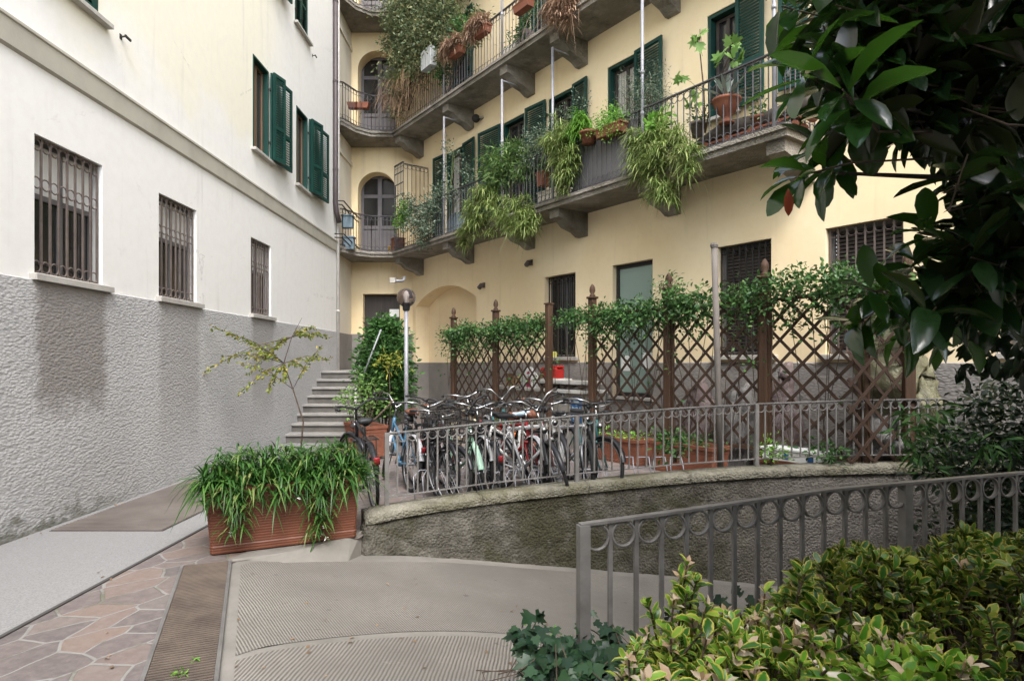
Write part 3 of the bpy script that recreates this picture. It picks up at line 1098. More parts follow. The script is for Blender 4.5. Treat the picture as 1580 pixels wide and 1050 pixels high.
# pipes at the far corner of the left building
dp = thing("downpipe", "dark brown rain pipe running down the far corner of the pale building", "pipe", (XL + .07, 15.55, 0))
part("pipe", "downpipe_brown", dp, lambda m: m.tube([(0, 0, 14), (0, 0, 5.6), (.02, .02, 5.35), (.06, .12, 5.1)], .062, 10), sm=True)
for z in (6.4, 8.6, 10.6):
    part("clamp", "downpipe_brown", dp, lambda m: m.lathe([(.07, z - .02), (.07, z + .02)], n=10))
wp = thing("water_pipe", "thin white pipe running down to the top of the stone steps", "pipe", (XL + .055, 15.83, 0))
part("pipe", "pipe_white", wp, lambda m: m.tube([(0, 0, 1.39), (0, 0, 14)], .04, 8), sm=True)
for z in (2.9, 5.9, 7.4):
    part("clamp", "pipe_white", wp, lambda m: m.lathe([(.05, z - .02), (.05, z + .02)], n=8))
gp = thing("gas_pipes", "two dark bent pipes turning the corner beside the lower arched door", "pipe", (0, 0, 0))
for q, (dz, dx) in enumerate(((0, 0), (.09, .05))):
    mb = MB()
    for zz in (5.55, 4.72):
        mb.tube([(XL + .03, 15.6, zz + dz), (XL + .2 + dx, 15.65, zz + dz), (XL + .24 + dx, 16.5, zz - .1 + dz), (XL + .24 + dx, 17.2, zz - .1 + dz)], .016, 6)
    mb.build("pipe", "dark_iron", gp, True)

# added house front behind the camera, never in view, only shapes the light
BB = thing("rear_light_blocker", "plain pale house front closing the courtyard behind the viewer", "building", frame((0, -7.5, 0), (-1, 0, 0)))
part("wall", "render_gray", BB, wall, -16, 4.6, -1.5, 8, [(x, x + 1.0, z, z + 2.0, None, .2) for x in (-12, -8.5, -5, -1.5, 2) for z in (1.2, 4.8)])
part("window", "glass_dark", BB, lambda m: m.box(-15.9, 4.5, .19, .2, -1, 7.9))

# ------------------------------------------------------------------ the yellow building
FM = frame(F0, TD)
YB = thing("balconied_building", "yellow rendered building with two long planted stone balconies and green shutters", "building", FM)
GZ = (1.70, 3.37)
recess = (fs(642), fs(735), -.25, fz(690, 440), fz(690, 440) - .42, .42)
gB = (fs(840), fs(888), GZ[0], GZ[1], None, .22)
gC = (fs(945), fs(1007), .98, GZ[1], None, .22)
gD = (fs(1107), fs(1190), GZ[0], GZ[1], None, .2)
gE = (fs(1274), fs(1394), GZ[0], GZ[1], None, .2)
gF = (fs(1394) + 1.0, fs(1394) + 2.1, GZ[0], GZ[1], None, .2)
f1 = [(fs(688), fs(717), 4.62, 7.05, None, .2), (fs(776), fs(809), 4.62, 7.05, None, .2), (fs(846), fs(886), 4.62, 7.05, None, .2),
      (fs(937), fs(983), 4.62, 7.05, None, .2), (fs(1091), fs(1139), 5.38, 7.02, None, .2), (fs(1250), fs(1310), 5.38, 7.02, None, .2)]
f2 = [(fs(697), fs(722), 7.92, 10.35, None, .2), (fs(818), fs(838), 7.92, 10.35, None, .2), (7.4, 8.3, 7.92, 10.35, None, .2), (9.6, 10.5, 7.92, 10.35, None, .2)]
holes = [recess, gB, gC, gD, gE, gF] + f1 + f2
part("wall", "plaster_yellow", YB, wall, 0, 22, -2.2, 14.5, holes)
part("plinth", "roughcast_yellow", YB, plinth, recess[1], 22, -2.2, 1.58, [gC], -.025)
part("niche_plinth", "portal_plinth", YB, lambda m: m.prism([(.0, -.02), (recess[0] + .02, -.02), (recess[0] + .02, .395), (recess[1] - .01, .395), (recess[1] - .01, .415), (recess[0], .415), (recess[0], .0), (0, 0)], -.3, 1.58))
nw = (fs(722), recess[1] - .02, 1.95, 3.05)
part("niche_wall", "plaster_yellow", YB, wall, recess[0], recess[1], -.2, recess[3], [(nw[0], nw[1] - .03, nw[2], nw[3], None, .1)], .42)
w = part("window", "dark_iron", YB, frame_mesh, nw[0], nw[1] - .03, nw[2], nw[3], .46, .5, .05)
dark_room(w, "room", nw[0], nw[1] - .03, nw[2], nw[3], .5, .3)
barred_window(YB, *gB[:4], y=.14, n=7, mat="dark_iron", blind=0, rings=False)
barred_window(YB, *gD[:4], y=.10, n=8, mat="dark_iron", slats=True)
barred_window(YB, *gE[:4], y=.10, n=8, mat="brown_iron", slats=True, rings=False)
barred_window(YB, *gF[:4], y=.10, n=8, mat="brown_iron", slats=True, rings=False)
w = part("window", "dark_iron", YB, frame_mesh, *gC[:4], .1, .16, .07, False)
part("pane", "glass_frosted", w, lambda m: m.box(gC[0] + .06, gC[1] - .06, .125, .133, gC[2] + .06, gC[3] - .06))
part("sill", "sill_stone", w, lambda m: m.bbox(gC[0] - .05, gC[1] + .05, -.07, .1, gC[2] - .05, gC[2] - .001))
for (px, py, hh, ww) in ((958, 560, .28, .22), (1003, 556, .28, .22)):
    s = fs(px)
    z = fz(px, py)
    s = min(max(s, gC[0] + .2), gC[1] - .22)
    part("notice", "paper", w, lambda m: m.box(s - ww / 2, s + ww / 2, .118, .122, z - hh / 2, z + hh / 2))


def french(par, a, b, c, d, L=None, Rr=None, curt="curtain", amat="green_paint"):
    w = part("window", amat, par, frame_mesh, a, b, c, d, .02, .14, .055, False)
    dark_room(w, "room", a - .02, b + .02, c - .02, d + .02, .198, .5)
    part("sash", "dark_slats", w, frame_mesh, a + .06, b - .06, c + .06, d - .06, .15, .19, .05, True)
    part("pane", "glass_dark" if curt != "curtain" else "curtain", w, lambda m: m.box(a + .09, b - .09, .185, .19, c + .09, d - .09))
    for (x0, x1, sg) in ((L or ()) and [(*L, 1)] or []) + ((Rr or ()) and [(*Rr, -1)] or []):
        mb = MB()
        h = x1 if sg > 0 else x0
        mb.M = Matrix.Translation((h, -.03, 0)) @ Matrix.Rotation(R(4 * sg), 4, 'Z') @ Matrix.Translation((-h, 0, 0))
        louvre(mb, x0, x1, -.03, c, d - .0)
        s = mb.build("shutter", "green_paint", w)
        part("hinge", "dark_iron", s, lambda m: [m.box(h - .04, h + .04, -.05, -.005, z, z + .04) for z in (c + .3, d - .34)])
    return w


french(YB, *f1[0][:4], L=(fs(673), fs(688)), Rr=(fs(717), fs(737)))
french(YB, *f1[1][:4], L=(fs(744), fs(775)), curt="glass")
french(YB, *f1[2][:4], L=(fs(816), fs(845)), Rr=(fs(887), fs(911)), curt="glass")
french(YB, *f1[3][:4], Rr=(fs(983), fs(1028)))
french(YB, *f1[4][:4], Rr=(fs(1139), fs(1184)), curt="glass")
french(YB, *f1[5][:4], L=(fs(1206), fs(1249)), Rr=(fs(1311), fs(1350)), curt="glass")
french(YB, *f2[0][:4], Rr=(fs(722), fs(733)), curt="glass")
french(YB, *f2[1][:4], L=(fs(806), fs(818)), Rr=(fs(838), fs(851)), curt="glass")
french(YB, *f2[2][:4], Rr=(8.3, 8.8), L=(6.9, 7.4))
french(YB, *f2[3][:4], Rr=(10.5, 11.0), L=(9.1, 9.6))
part("sill", "sill_stone", YB, lambda m: m.bbox(f1[4][0] - .06, f1[4][1] + .06, -.09, .02, 5.33, 5.379))
part("sill", "sill_stone", YB, lambda m: m.bbox(f1[5][0] - .06, f1[5][1] + .06, -.09, .02, 5.33, 5.379))

# portal wing at the end of the yard (faces the camera) and its narrow side wall; local frame of the building
IM = FM.inverted()
PM = IM @ frame((0, 17.9, 0), (1, 0, 0))


def pbuild(name, mat, fn, parent=YB, sm=False):
    mb = MB()
    mb.M = PM
    fn(mb)
    return mb.build(name, mat, parent, sm)


PX = lambda px: (px - CX) / FOC * 17.9
PZ = lambda py: EYE + (HZ - py) * 17.9 / FOC
XS = -4.62
door = (PX(560), PX(617), 1.39, PZ(453), None, .3)
ar1 = (PX(552), PX(611), 4.6, PZ(265), PZ(265) - (PX(611) - PX(552)) / 2, .45)
ar2 = (PX(552), PX(611), 7.9, PZ(78), PZ(78) - (PX(611) - PX(552)) / 2, .45)
ar3 = (PX(552), PX(611), 11.2, 13.8, 13.3, .45)
pbuild("portal_wall", "plaster_portal", lambda m: wall(m, XS, F0.x, -.3, 14.5, [door, ar1, ar2, ar3]))
pbuild("portal_plinth", "portal_plinth", lambda m: m.box(XS, door[0], -.02, 0, 1.2, 2.4))
pbuild("portal_plinth", "portal_plinth", lambda m: m.box(door[1], F0.x, -.02, 0, 1.2, 2.4))
dd = pbuild("door", "wood_door", lambda m: (m.box(door[0], door[1], .22, .28, 1.39, door[3]), [m.box(door[0] + .08 + i * .5, door[0] + .48 + i * .5, .205, .22, z0, z1) for i in range(2) for (z0, z1) in ((1.5, 2.2), (2.3, 3.3))]))
pbuild("notice", "paper", lambda m: m.box(PX(599), PX(614), .195, .2, PZ(488), PZ(476)), dd)
pbuild("handle", "alloy", lambda m: m.bar((PX(590), .16, 2.35), (PX(590), .16, 2.5), .025), dd)
for a in (ar1, ar2, ar3):
    x0, x1, z0, z1 = a[0] - .02, a[1] + .02, a[2], a[3] + .02
    dd = pbuild("arched_door", "gray_door", lambda m: (frame_mesh(m, x0, x1, z0, z1, .40, .46, .1, True), m.box(x0, x1, .41, .45, a[4] - .1, a[4]), m.box(x0, x1, .405, .45, z0 + .9, z0 + 1.0)))
    pbuild("pane", "glass_dark", lambda m: m.box(x0, x1, .435, .44, z0 + .95, z1), dd)
    pbuild("panel", "gray_door", lambda m: m.box(x0 + .1, x1 - .1, .43, .44, z0 + .05, z0 + .95), dd)

mb = MB()
mb.M = IM @ frame((XS, 15.87, 0), (0, 1, 0))
wall(mb, 0, 2.03, -.2, 14.5, [])
mb.box(0, 2.03, -.04, 0, 7.2, 7.32)
mb.box(0, 2.03, -.04, 0, 10.5, 10.62)
mb.build("side_wall", "plaster_side", YB)
mb = MB()
mb.M = IM @ frame((XS, 15.87, 0), (0, 1, 0))
mb.box(0, 2.03, -.02, 0, 1.2, 2.38)
mb.build("side_plinth", "portal_plinth", YB)


# ------------------------------------------------------------------ balconies
S_END = 11.85


def outer(d):
    """left end, curve round the portal wing, then along the facade at distance d"""
    k = (.82 - d)
    pts = [Vector((XS, 16.15 + k, 0)), Vector((-4.42, 16.18 + k, 0)), Vector((-4.2, 16.72 + k, 0)), Vector((-3.86, 17.02 + k, 0))]
    yq = 17.05 + k
    s = (F0.y + ND.y * d - yq) / -TD.y
    pts.append(fp(s, d))
    return pts, s


def railing_mesh(mb, path, z, h, pitch=.115, bw=.014, rings=(1, 1), rail=.03):
    """bars with rings under the handrail and above the foot"""
    pts = [Vector(p) for p in path]
    for i in range(len(pts) - 1):
        a, b = pts[i], pts[i + 1]
        L = (b - a).length
        n = max(1, round(L / pitch))
        d = (b - a).normalized()
        nrm = Vector((-d.y, d.x, 0))
        u = Vector((0, 0, 1))
        mb.bar(a + u * (z + h), b + u * (z + h), rail * 1.4, rail * .6)
        mb.bar(a + u * (z + .05), b + u * (z + .05), rail, rail * .5)
        for k in range(n + 1):
            p = a + d * (L * k / n)
            mb.bar(p + u * (z + .02), p + u * (z + h - .01), bw)
            if k < n:
                c = p + d * (L / n / 2)
                r = min(L / n / 2 - bw * .3, .055)
                if rings[0]:
                    mb.ring(c + u * (z + h - .02 - r), r, .006, nrm, 10, 4)
                if rings[1]:
                    mb.ring(c + u * (z + .065 + r), r, .006, nrm, 10, 4)


def bracket_mesh(mb, s, z, dep=.74):
    prof = [(0, z), (-dep, z), (-dep, z - .16), (-dep * .8, z - .19), (-dep * .62, z - .30), (-dep * .3, z - .36), (-dep * .12, z - .44), (0, z - .44)]
    mb.extr(prof, s - .13, s + .13)


POLES = [3.15, 5.56, 7.2, 9.41, 11.65]
for zf, rail, poles in ((4.6, True, True), (7.9, True, True), (11.2, True, False)):
    pts, s0 = outer(.82)
    poly = pts + [fp(S_END, .82), fp(S_END, 0), F0.copy(), Vector((XS, 17.9, 0))]
    mb = MB()
    mb.M = IM
    mb.prism([(p.x, p.y) for p in poly], zf - .14, zf)
    pts2, _ = outer(.86)
    poly2 = pts2 + [fp(S_END + .04, .86), fp(S_END + .04, 0.01), fp(0, .3), Vector((-3.2, 17.6, 0)), Vector((XS + .03, 17.6, 0))]
    mb.prism([(p.x, p.y) for p in poly2], zf - .055, zf + .004)
    bal = mb.build("balcony", "balcony_stone", YB)
    for s in [.55] + POLES:
        part("bracket", "balcony_stone", bal, bracket_mesh, s, zf - .141)
    pr, sr = outer(.76)
    mb = MB()
    mb.M = IM
    path = pr + [fp(s, .76) for s in POLES[:-1]] + [fp(S_END - .06, .76), fp(S_END - .06, .03)]
    railing_mesh(mb, path, zf, 1.0)
    mb.build("railing", "balcony_iron", bal)
    for s in POLES:
        mb = MB()
        zt = zf + (2.87 if poles else 1.1)
        mb.tube([(s, -.775, zf - .06), (s, -.775, zt)], .026, 8)
        for zz in (zf + 1.55, zf + .9):
            mb.lathe([(.034, zz), (.034, zz + .05)], (s, -.775, 0), 8)
        if poles:
            mb.tube([(s, -.775, zt - .02), (s, -.4, zt - .02), (s, .0, zt - .05)], .014, 6)
        mb.build("pole", "galvanised", bal, True)

# iron partition standing on the lower balcony
ps = frame(fp(1.15, .05, 4.6), -ND)
pt = thing("iron_partition", "tall rusty iron bar screen dividing the lower balcony by the arched door", "screen", frame(fp(1.0, .78, 4.6), -ND))
part("screen_panel", "balcony_iron", pt, lambda m: (railing_mesh(m, [(0, 0, 0), (.74, 0, 0)], .0, 2.3, .12), m.box(0, .74, -.012, .012, 1.2, 1.23)))
part("return_panel", "balcony_iron", pt, lambda m: (railing_mesh(m, [(0, 0, 0), (0, .55, 0)], .0, 2.35, .09), [m.box(-.01, .01, 0, .55, z, z + .02) for z in (.3, .6, .9, 1.2, 1.5, 1.8, 2.1)]))

# ------------------------------------------------------------------ ground, ramp, garden
def edge_x(y):                                         # right edge of the drain = upper edge of the ramp
    return -1.47 - .415 * (y - 3.12)


COP = [Vector((-1.32, 5.72, .20)), Vector((-1.17, 5.86, .215)), Vector((-.3, 6.17, .28)), Vector((.74, 6.45, .337)), Vector((1.8, 6.67, .395)), Vector((2.76, 6.8, .438)), Vector((3.85, 6.80, .475)), Vector((5.0, 6.72, .50)), Vector((6.4, 6.4, .52))]


def ramp_z(x, y):
    u = x - edge_x(y)
    return -max(0.0, -.02 + .158 * max(u - .1, 0) - .0045 * max(u - 2, 0) ** 2) - .001


def court_z(x, y):
    t = min(max((x + 2.6) / 1.4, 0), 1)
    s = min(max((y - 5.4) / 1.2, 0), 1)
    return .07 * t * t * (3 - 2 * t) * s


mb = MB()
corner = Vector((edge_x(4.97), 4.97, 0))
back = [Vector((p.x - .02, p.y + .12, 0)) for p in COP]
XA = np.concatenate([np.linspace(-4.7, -2.2, 14), np.linspace(-2.05, 6.5, 40)])
rows = []
poly = [Vector((-4.7, -9, 0)), Vector((edge_x(-9), -9, 0)), corner, Vector((-1.75, 5.3, 0)), Vector((-1.37, 5.62, 0))] + [b_ for b_ in back if b_.x < 5.1] + [fp(13.6, -.05), fp(-.1, -.05), Vector((-4.7, 18.1, 0))]
import bmesh
bm = bmesh.new()
vv = [bm.verts.new(p) for p in poly]
bm.faces.new(vv)
bm.normal_update()
bmesh.ops.triangulate(bm, faces=bm.faces[:])
for ax, rng in (((1, 0, 0), np.arange(-4.2, 8, .45)), ((0, 1, 0), np.arange(2, 17, .45))):
    for q in rng:
        g = bm.verts[:] + bm.edges[:] + bm.faces[:]
        bmesh.ops.bisect_plane(bm, geom=g, plane_co=Vector(ax) * float(q), plane_no=Vector(ax))
for v_ in bm.verts:
    v_.co.z = court_z(v_.co.x, v_.co.y)
me = bpy.data.meshes.new("courtyard_paving")
bm.to_mesh(me)
bm.free()
me.materials.append(MATS["flagstones"])
structure(finish(bpy.data.objects.new("courtyard_paving", me), None, False))


def grid_sheet(name, mat, fx, ny, nx, y0, y1, zf, dz):
    mb = MB()
    v = []
    for j in range(ny + 1):
        y = y0 + (y1 - y0) * j / ny
        xa, xb = fx(y)
        for i in range(nx + 1):
            x = xa + (xb - xa) * i / nx
            v.append((x, y, zf(x, y) + dz))
    f = [(j * (nx + 1) + i, j * (nx + 1) + i + 1, (j + 1) * (nx + 1) + i + 1, (j + 1) * (nx + 1) + i) for j in range(ny) for i in range(nx)]
    mb.add(v, f)
    return structure(mb.build(name, mat))


grid_sheet("ramp", "concrete", lambda y: (edge_x(y) if y < 4.97 else corner.x + (y - 4.97) * .55, 9), 60, 60, -6, 7.4, ramp_z, 0)


def wall_front(x):
    for a, b in zip(COP[:-1], COP[1:]):
        if a.x <= x <= b.x:
            return a.y + (b.y - a.y) * (x - a.x) / (b.x - a.x)
    return COP[0].y if x < COP[0].x else COP[-1].y


# ribbed fields of the ramp, parted by a smooth curved strip
def arc_y(x):                                          # from G(345,1022) through G(600,983) to G(830,978)
    t = min(max(x + 1.54, -.3), 1.89)
    return 3.31 + 1.02 * t - .27 * t * t


mb1, mb2 = MB(), MB()
NXX, NYY = 70, 30
for mbx, lower in ((mb1, True), (mb2, False)):
    v, f = [], []
    for i in range(NXX + 1):
        t = (i / NXX) ** 1.5
        for j in range(NYY + 1):
            s = j / NYY
            y = 3.5
            for _ in range(12):
                x = edge_x(y) + .075 + 9 * t
                if lower:
                    y1 = arc_y(x) - .045
                    y = y * .4 + .6 * (-3.0 + (y1 + 3.0) * s ** .7)
                else:
                    ya = arc_y(x) + .045
                    yb = min(wall_front(x) - .24, 4.86 + max(0, x + 2.2) * .62)
                    y = y * .4 + .6 * (ya + (max(yb, ya + .02) - ya) * s)
            v.append((x, y, ramp_z(x, y) + .004))
    for i in range(NXX):
        for j in range(NYY):
            a = i * (NYY + 1) + j
            f.append((a, a + NYY + 1, a + NYY + 2, a + 1))
    mbx.add(v, f)
structure(mb1.build("ramp_ribs", "ribbed_steep"))
structure(mb2.build("ramp_ribs", "ribbed_diagonal"))

structure(part("granite_path", "granite", None, lambda m: m.box(XL - .02, -2.985, -9, 12.25, -.05, .006)))
structure(part("path_edge", "dark_edge", None, lambda m: m.box(-2.983, -2.955, -9, 12.25, -.05, .010)))

mt = thing("floor_mat", "dark ribbed metal mat lying across the granite path by the wall", "mat", (-3.83, 7.0, .006))
part("mat", "metal_mat", mt, lambda m: [m.box(-.52, .53, -1.13 + i * .05, -1.13 + i * .05 + .03, .004, .014) for i in range(50)])
part("backing", "dark_slats", mt, lambda m: m.box(-.53, .54, -1.14, 1.38, .0, .005))

# drain channel along the upper edge of the ramp
dv_ = Vector((-.415, 1, 0)).normalized()
dg = thing("drain_grate", "rusty slotted drain grate running along the top of the ribbed ramp", "drain", frame((edge_x(4.95), 4.95, 0), -dv_))
part("channel", "drain_gap_shade", dg, lambda m: m.box(0.0, 11.5, -.345, -.012, -.06, .0035))  # shallow strip just under the slats, near black for the shade of a pit
part("frame", "steel_edge", dg, lambda m: (m.box(0, 11.5, -.36, -.338, -.06, .029), m.box(0, 11.5, -.022, -.0, -.06, .029)))
mb = MB()
i = 0
while i * .03 < 8.5:
    mb.box(.004 + i * .03, .004 + i * .03 + .016, -.336, -.024, .014, .026)
    i += 1
mb.build("slats", "drain_iron", dg)

# garden bed under the shrubs on the near right side
RAIL = [Vector((.374, 3.26, .75)), Vector((.95, 3.42, .785)), Vector((1.871, 3.674, .846)), Vector((3.38, 4.10, .872)), Vector((5.2, 4.45, .9))]
gpoly = [(.28, 3.16), (.95, 3.36), (1.85, 3.6), (3.4, 4.02), (5.2, 4.38), (7, 4.5), (7, -3), (-.3, -3), (.05, 1.2)]
gpoly = gpoly[::-1]
structure(part("garden_soil", "soil", None, lambda m: m.prism(gpoly, -.2, .05)))
gk = thing("garden_kerb", "low rough concrete kerb holding the ivy bed above the ramp", "wall", (0, 0, 0))
gk_pts = [Vector((p[0], p[1], 0)) for p in [(-.36, -3), (.0, 1.2), (.22, 3.22), (.95, 3.46), (1.85, 3.7), (3.4, 4.12), (5.2, 4.48), (7, 4.6)]]
mb = MB()
for a, b in zip(gk_pts[:-1], gk_pts[1:]):
    d = (b - a).normalized()
    nrm = Vector((-d.y, d.x, 0)) * .05
    mb.prism([tuple((p + q)[:2]) for p, q in ((a, nrm), (a, -nrm), (b + d * .03, -nrm), (b + d * .03, nrm))], -1.3, .065 + .0007 * len(mb.v))
mb.build("kerb", "concrete", gk)

# ------------------------------------------------------------------ mossy retaining wall with coping
rw = thing("retaining_wall", "mossy dark pebbled retaining wall curving beside the ramp, with stone coping", "wall", (0, 0, 0))


def resample(pts, step):
    out = []
    for a, b in zip(pts[:-1], pts[1:]):
        n = max(1, int((b - a).length / step))
        out += [a + (b - a) * (k / n) for k in range(n)]
    return out + [pts[-1]]


fine = resample(COP, .05)
for _ in range(30):
    fine = [fine[0]] + [(fine[i - 1] + fine[i] * 2 + fine[i + 1]) / 4 for i in range(1, len(fine) - 1)] + [fine[-1]]
NZ = 22
v, f = [], []
cols = []
start = fine[0]
endcap = [start + Vector((-.05 + .02 * math.cos(k), .34 - k * .06, 0)) for k in range(6)]
line = endcap + fine
for i, p in enumerate(line):
    a, b = line[max(i - 1, 0)], line[min(i + 1, len(line) - 1)]
    d = (b - a).normalized()
    out = Vector((d.y, -d.x, 0))
    for j in range(NZ + 1):
        t = j / NZ
        zt, zb = p.z - .055, min(ramp_z(p.x, p.y - .2), -.02) - .06
        z = zb + (zt - zb) * t
        bat = .075 * (1 - t) if i > 6 else .12 * (1 - t)
        q = p + out * (bat + .018 * noise.noise(Vector((p.x * 9, p.y * 9, z * 9))) + .01 * noise.noise(Vector((p.x * 25, p.y * 25, z * 25))))
        v.append((q.x, q.y, z))
for i in range(len(line) - 1):
    for j in range(NZ):
        a = i * (NZ + 1) + j
        f.append((a, a + NZ + 1, a + NZ + 2, a + 1))
MB().add(v, f).build("wall_face", "mossy_wall", rw, True)
# coping stones, a joint every 1.1 m
acc, cur = 0.0, [fine[0] + Vector((-.03, .0, 0))]
stones = []
for a, b in zip(fine[:-1], fine[1:]):
    acc += (b - a).length
    cur.append(b)
    if acc > 1.12:
        stones.append(cur)
        cur, acc = [b], 0.0
if len(cur) > 1:
    stones.append(cur)
for st in stones:
    v, f = [], []
    for i, p in enumerate(st):
        a, b = st[max(i - 1, 0)], st[min(i + 1, len(st) - 1)]
        d = (b - a).normalized()
        o = Vector((d.y, -d.x, 0))
        sh = d * (.004 if i == 0 else (-.004 if i == len(st) - 1 else 0))
        for k, (q, z) in enumerate(((.035, -.09), (.048, -.03), (.03, -.001), (-.12, .006), (-.245, .0), (-.26, -.03), (-.25, -.4))):
            w_ = p + o * (q + .006 * noise.noise(Vector((p.x * 14 + k * 3, p.y * 14, k)))) + sh
            v.append((w_.x, w_.y, p.z + z + .005 * noise.noise(Vector((p.x * 11, p.y * 11, k * 5)))))
    for i in range(len(st) - 1):
        for k in range(6):
            a = i * 7 + k
            f.append((a, a + 7, a + 8, a + 1))
    f.append(tuple(range(7)))
    f.append(tuple(range(len(st) * 7 - 1, len(st) * 7 - 8, -1)))
    MB().add(v, f).build("coping_stone", "mossy_coping", rw, True)
ap = thing("stone_apron", "sloping bare concrete strip under the brown planter at the ramp top", "kerb", (0, 0, 0))
MB().add([(-2.33, 4.94, -.03), (-1.86, 5.03, -.03), (-1.42, 5.36, -.14), (-1.36, 5.6, -.18), (-2.28, 5.0, .012), (-1.85, 5.18, .02), (-1.44, 5.58, .035), (-1.38, 5.72, .05), (-2.2, 5.4, .0), (-1.6, 6.0, .0)],
         [(0, 1, 5, 4), (1, 2, 6, 5), (2, 3, 7, 6), (4, 5, 8), (5, 6, 9, 8), (6, 7, 9)]).build("strip", "concrete", ap)


# ------------------------------------------------------------------ iron railings: every baluster and ring its own part
def iron_railing(name, label, path, h, pitch, bw, rail, ringflat, posts, foot, gap_bottom, mat="gray_iron", pw=.05):
    root = thing(name, label, "railing", path[0] - Vector((0, 0, h)))
    IMr = root.matrix_basis.inverted()

    def mk(nm, fn, sm=False):
        mb = MB()
        mb.M = IMr
        fn(mb)
        return mb.build(nm, mat, root, sm)
    seg = [(b - a).length for a, b in zip(path[:-1], path[1:])]
    tot = sum(seg)

    def at(u):
        u = min(max(u, 0), tot)
        for a, b, L in zip(path[:-1], path[1:], seg):
            if u <= L + 1e-6:
                return a + (b - a) * (u / L), (b - a).normalized()
            u -= L
        return path[-1], (path[-1] - path[-2]).normalized()
    n = int(tot / pitch)
    us = [k * pitch for k in range(n + 1)]
    uz = Vector((0, 0, 1))
    mk("top_rail", lambda m: [m.bar(at(a)[0] - (at(a)[1] * .02 if k == 0 else Vector()), at(b)[0], rail, rail * .32) for k, (a, b) in enumerate(zip(us[:-1], us[1:]))])
    mk("bottom_rail", lambda m: [m.bar(at(a)[0] - uz * (h - gap_bottom), at(b)[0] - uz * (h - gap_bottom), rail * .7, rail * .28) for a, b in zip(us[:-1], us[1:])])
    pu = [k * pitch for k in posts]
    for k, u in enumerate(us):
        p, d = at(u)
        if k in posts:
            mk("post", lambda m: m.bar(p - uz * (h + foot), p - uz * .004, pw, pw, up=d))
        else:
            mk("baluster", lambda m: m.bar(p - uz * (h - gap_bottom), p - uz * .006, bw, bw * 1.3, up=d))
        if k < n:
            c, dd_ = at(u + pitch / 2)
            r = pitch / 2 - bw * .55
            mk("ring", lambda m: m.ring(c - uz * (r + rail * .18 + .004), r, .0055 if rail > .04 else .004, (-dd_.y, dd_.x, 0), 22, 4, flat=ringflat), True)
    return root


iron_railing("iron_railing", "grey iron railing with rings in the near garden among yellow green shrubs", RAIL, .72, .152, .018, .046, .012, (0, 14, 28), .12, .02, pw=.058)
crest = [Vector((p.x, p.y + .11, p.z + .70)) for p in resample(COP[1:], .3)]
crest[0] = Vector((-1.20, 5.97, .915))
pit = .0985
tot = sum((b - a).length for a, b in zip(crest[:-1], crest[1:]))
iron_railing("iron_railing", "grey iron railing with rings on the mossy coping in front of the bicycles", crest[:20], .70, pit, .012, .036, .008, (0, 20, 41, 62), .02, .09, pw=.042)

# ------------------------------------------------------------------ stone stairs
st = thing("stone_stairs", "worn grey stone steps climbing to the dark portal door", "stairs", (-3.8, 12.2, 0))
SI = st.matrix_basis.inverted()
ys = [12.22, 12.54, 12.88, 13.23, 13.52, 13.83, 14.16, 14.5]
zs = [.187, .359, .527, .697, .870, 1.038, 1.205, 1.388]
for k in range(8):
    y1 = ys[k + 1] if k < 7 else 17.9
    mb = MB()
    mb.M = SI
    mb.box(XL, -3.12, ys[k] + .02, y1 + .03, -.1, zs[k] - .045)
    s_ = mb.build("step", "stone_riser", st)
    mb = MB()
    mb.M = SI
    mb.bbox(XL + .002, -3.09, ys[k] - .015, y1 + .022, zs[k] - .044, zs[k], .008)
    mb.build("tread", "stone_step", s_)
mb = MB()
mb.M = SI
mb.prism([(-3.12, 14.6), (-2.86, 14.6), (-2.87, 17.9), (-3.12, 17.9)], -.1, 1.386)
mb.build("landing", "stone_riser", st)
mb = MB()
mb.M = SI
mb.tube([(-3.15, 12.5, .0), (-3.15, 12.5, 1.0)], .025, 8)
mb.tube([(-3.15, 12.5, 1.0), (-3.15, 14.6, 2.3)], .02, 8)
mb.build("handrail", "pipe_white", st, True)

# ------------------------------------------------------------------ lamp
lp = thing("street_lamp", "slim grey lamp post with a smoky glass globe in front of the niche", "lamp", G(628, 698, .08) if False else ((-1.75, 10.3, .06)))
part("pole", "galvanised", lp, lambda m: (m.tube([(0, 0, 0), (0, 0, 2.44)], .035, 10), m.lathe([(.07, 0), (.07, .02), (.04, .05)], n=12)), sm=True)
part("collar", "black_plastic", lp, lambda m: m.lathe([(.04, 2.38), (.06, 2.4), (.066, 2.5), (.06, 2.52)], n=14), sm=True)
part("globe", "globe_glass", lp, lambda m: m.lathe([(.155 * math.sin(math.pi * k / 14) + .002, 2.6 - .155 * math.cos(math.pi * k / 14)) for k in range(15)], n=20), sm=True)
part("bulb", "bulb_glass", lp, lambda m: m.lathe([(.02, 2.5), (.03, 2.53), (.04, 2.6), (.042, 2.64), (.03, 2.69), (.005, 2.71)], n=12), sm=True)
la = thing("wall_lamp", "small grey bracket lamp under the lower balcony corner", "lamp", D(617, 433, 15.6))
part("arm", "galvanised", la, lambda m: m.tube([(.1, .1, .1), (.08, 0, 0), (0, -.1, -.02), (-.12, -.14, -.02)], .035, 8), sm=True)
part("head", "render_gray", la, lambda m: m.bbox(-.22, -.08, -.2, -.08, -.07, .05))
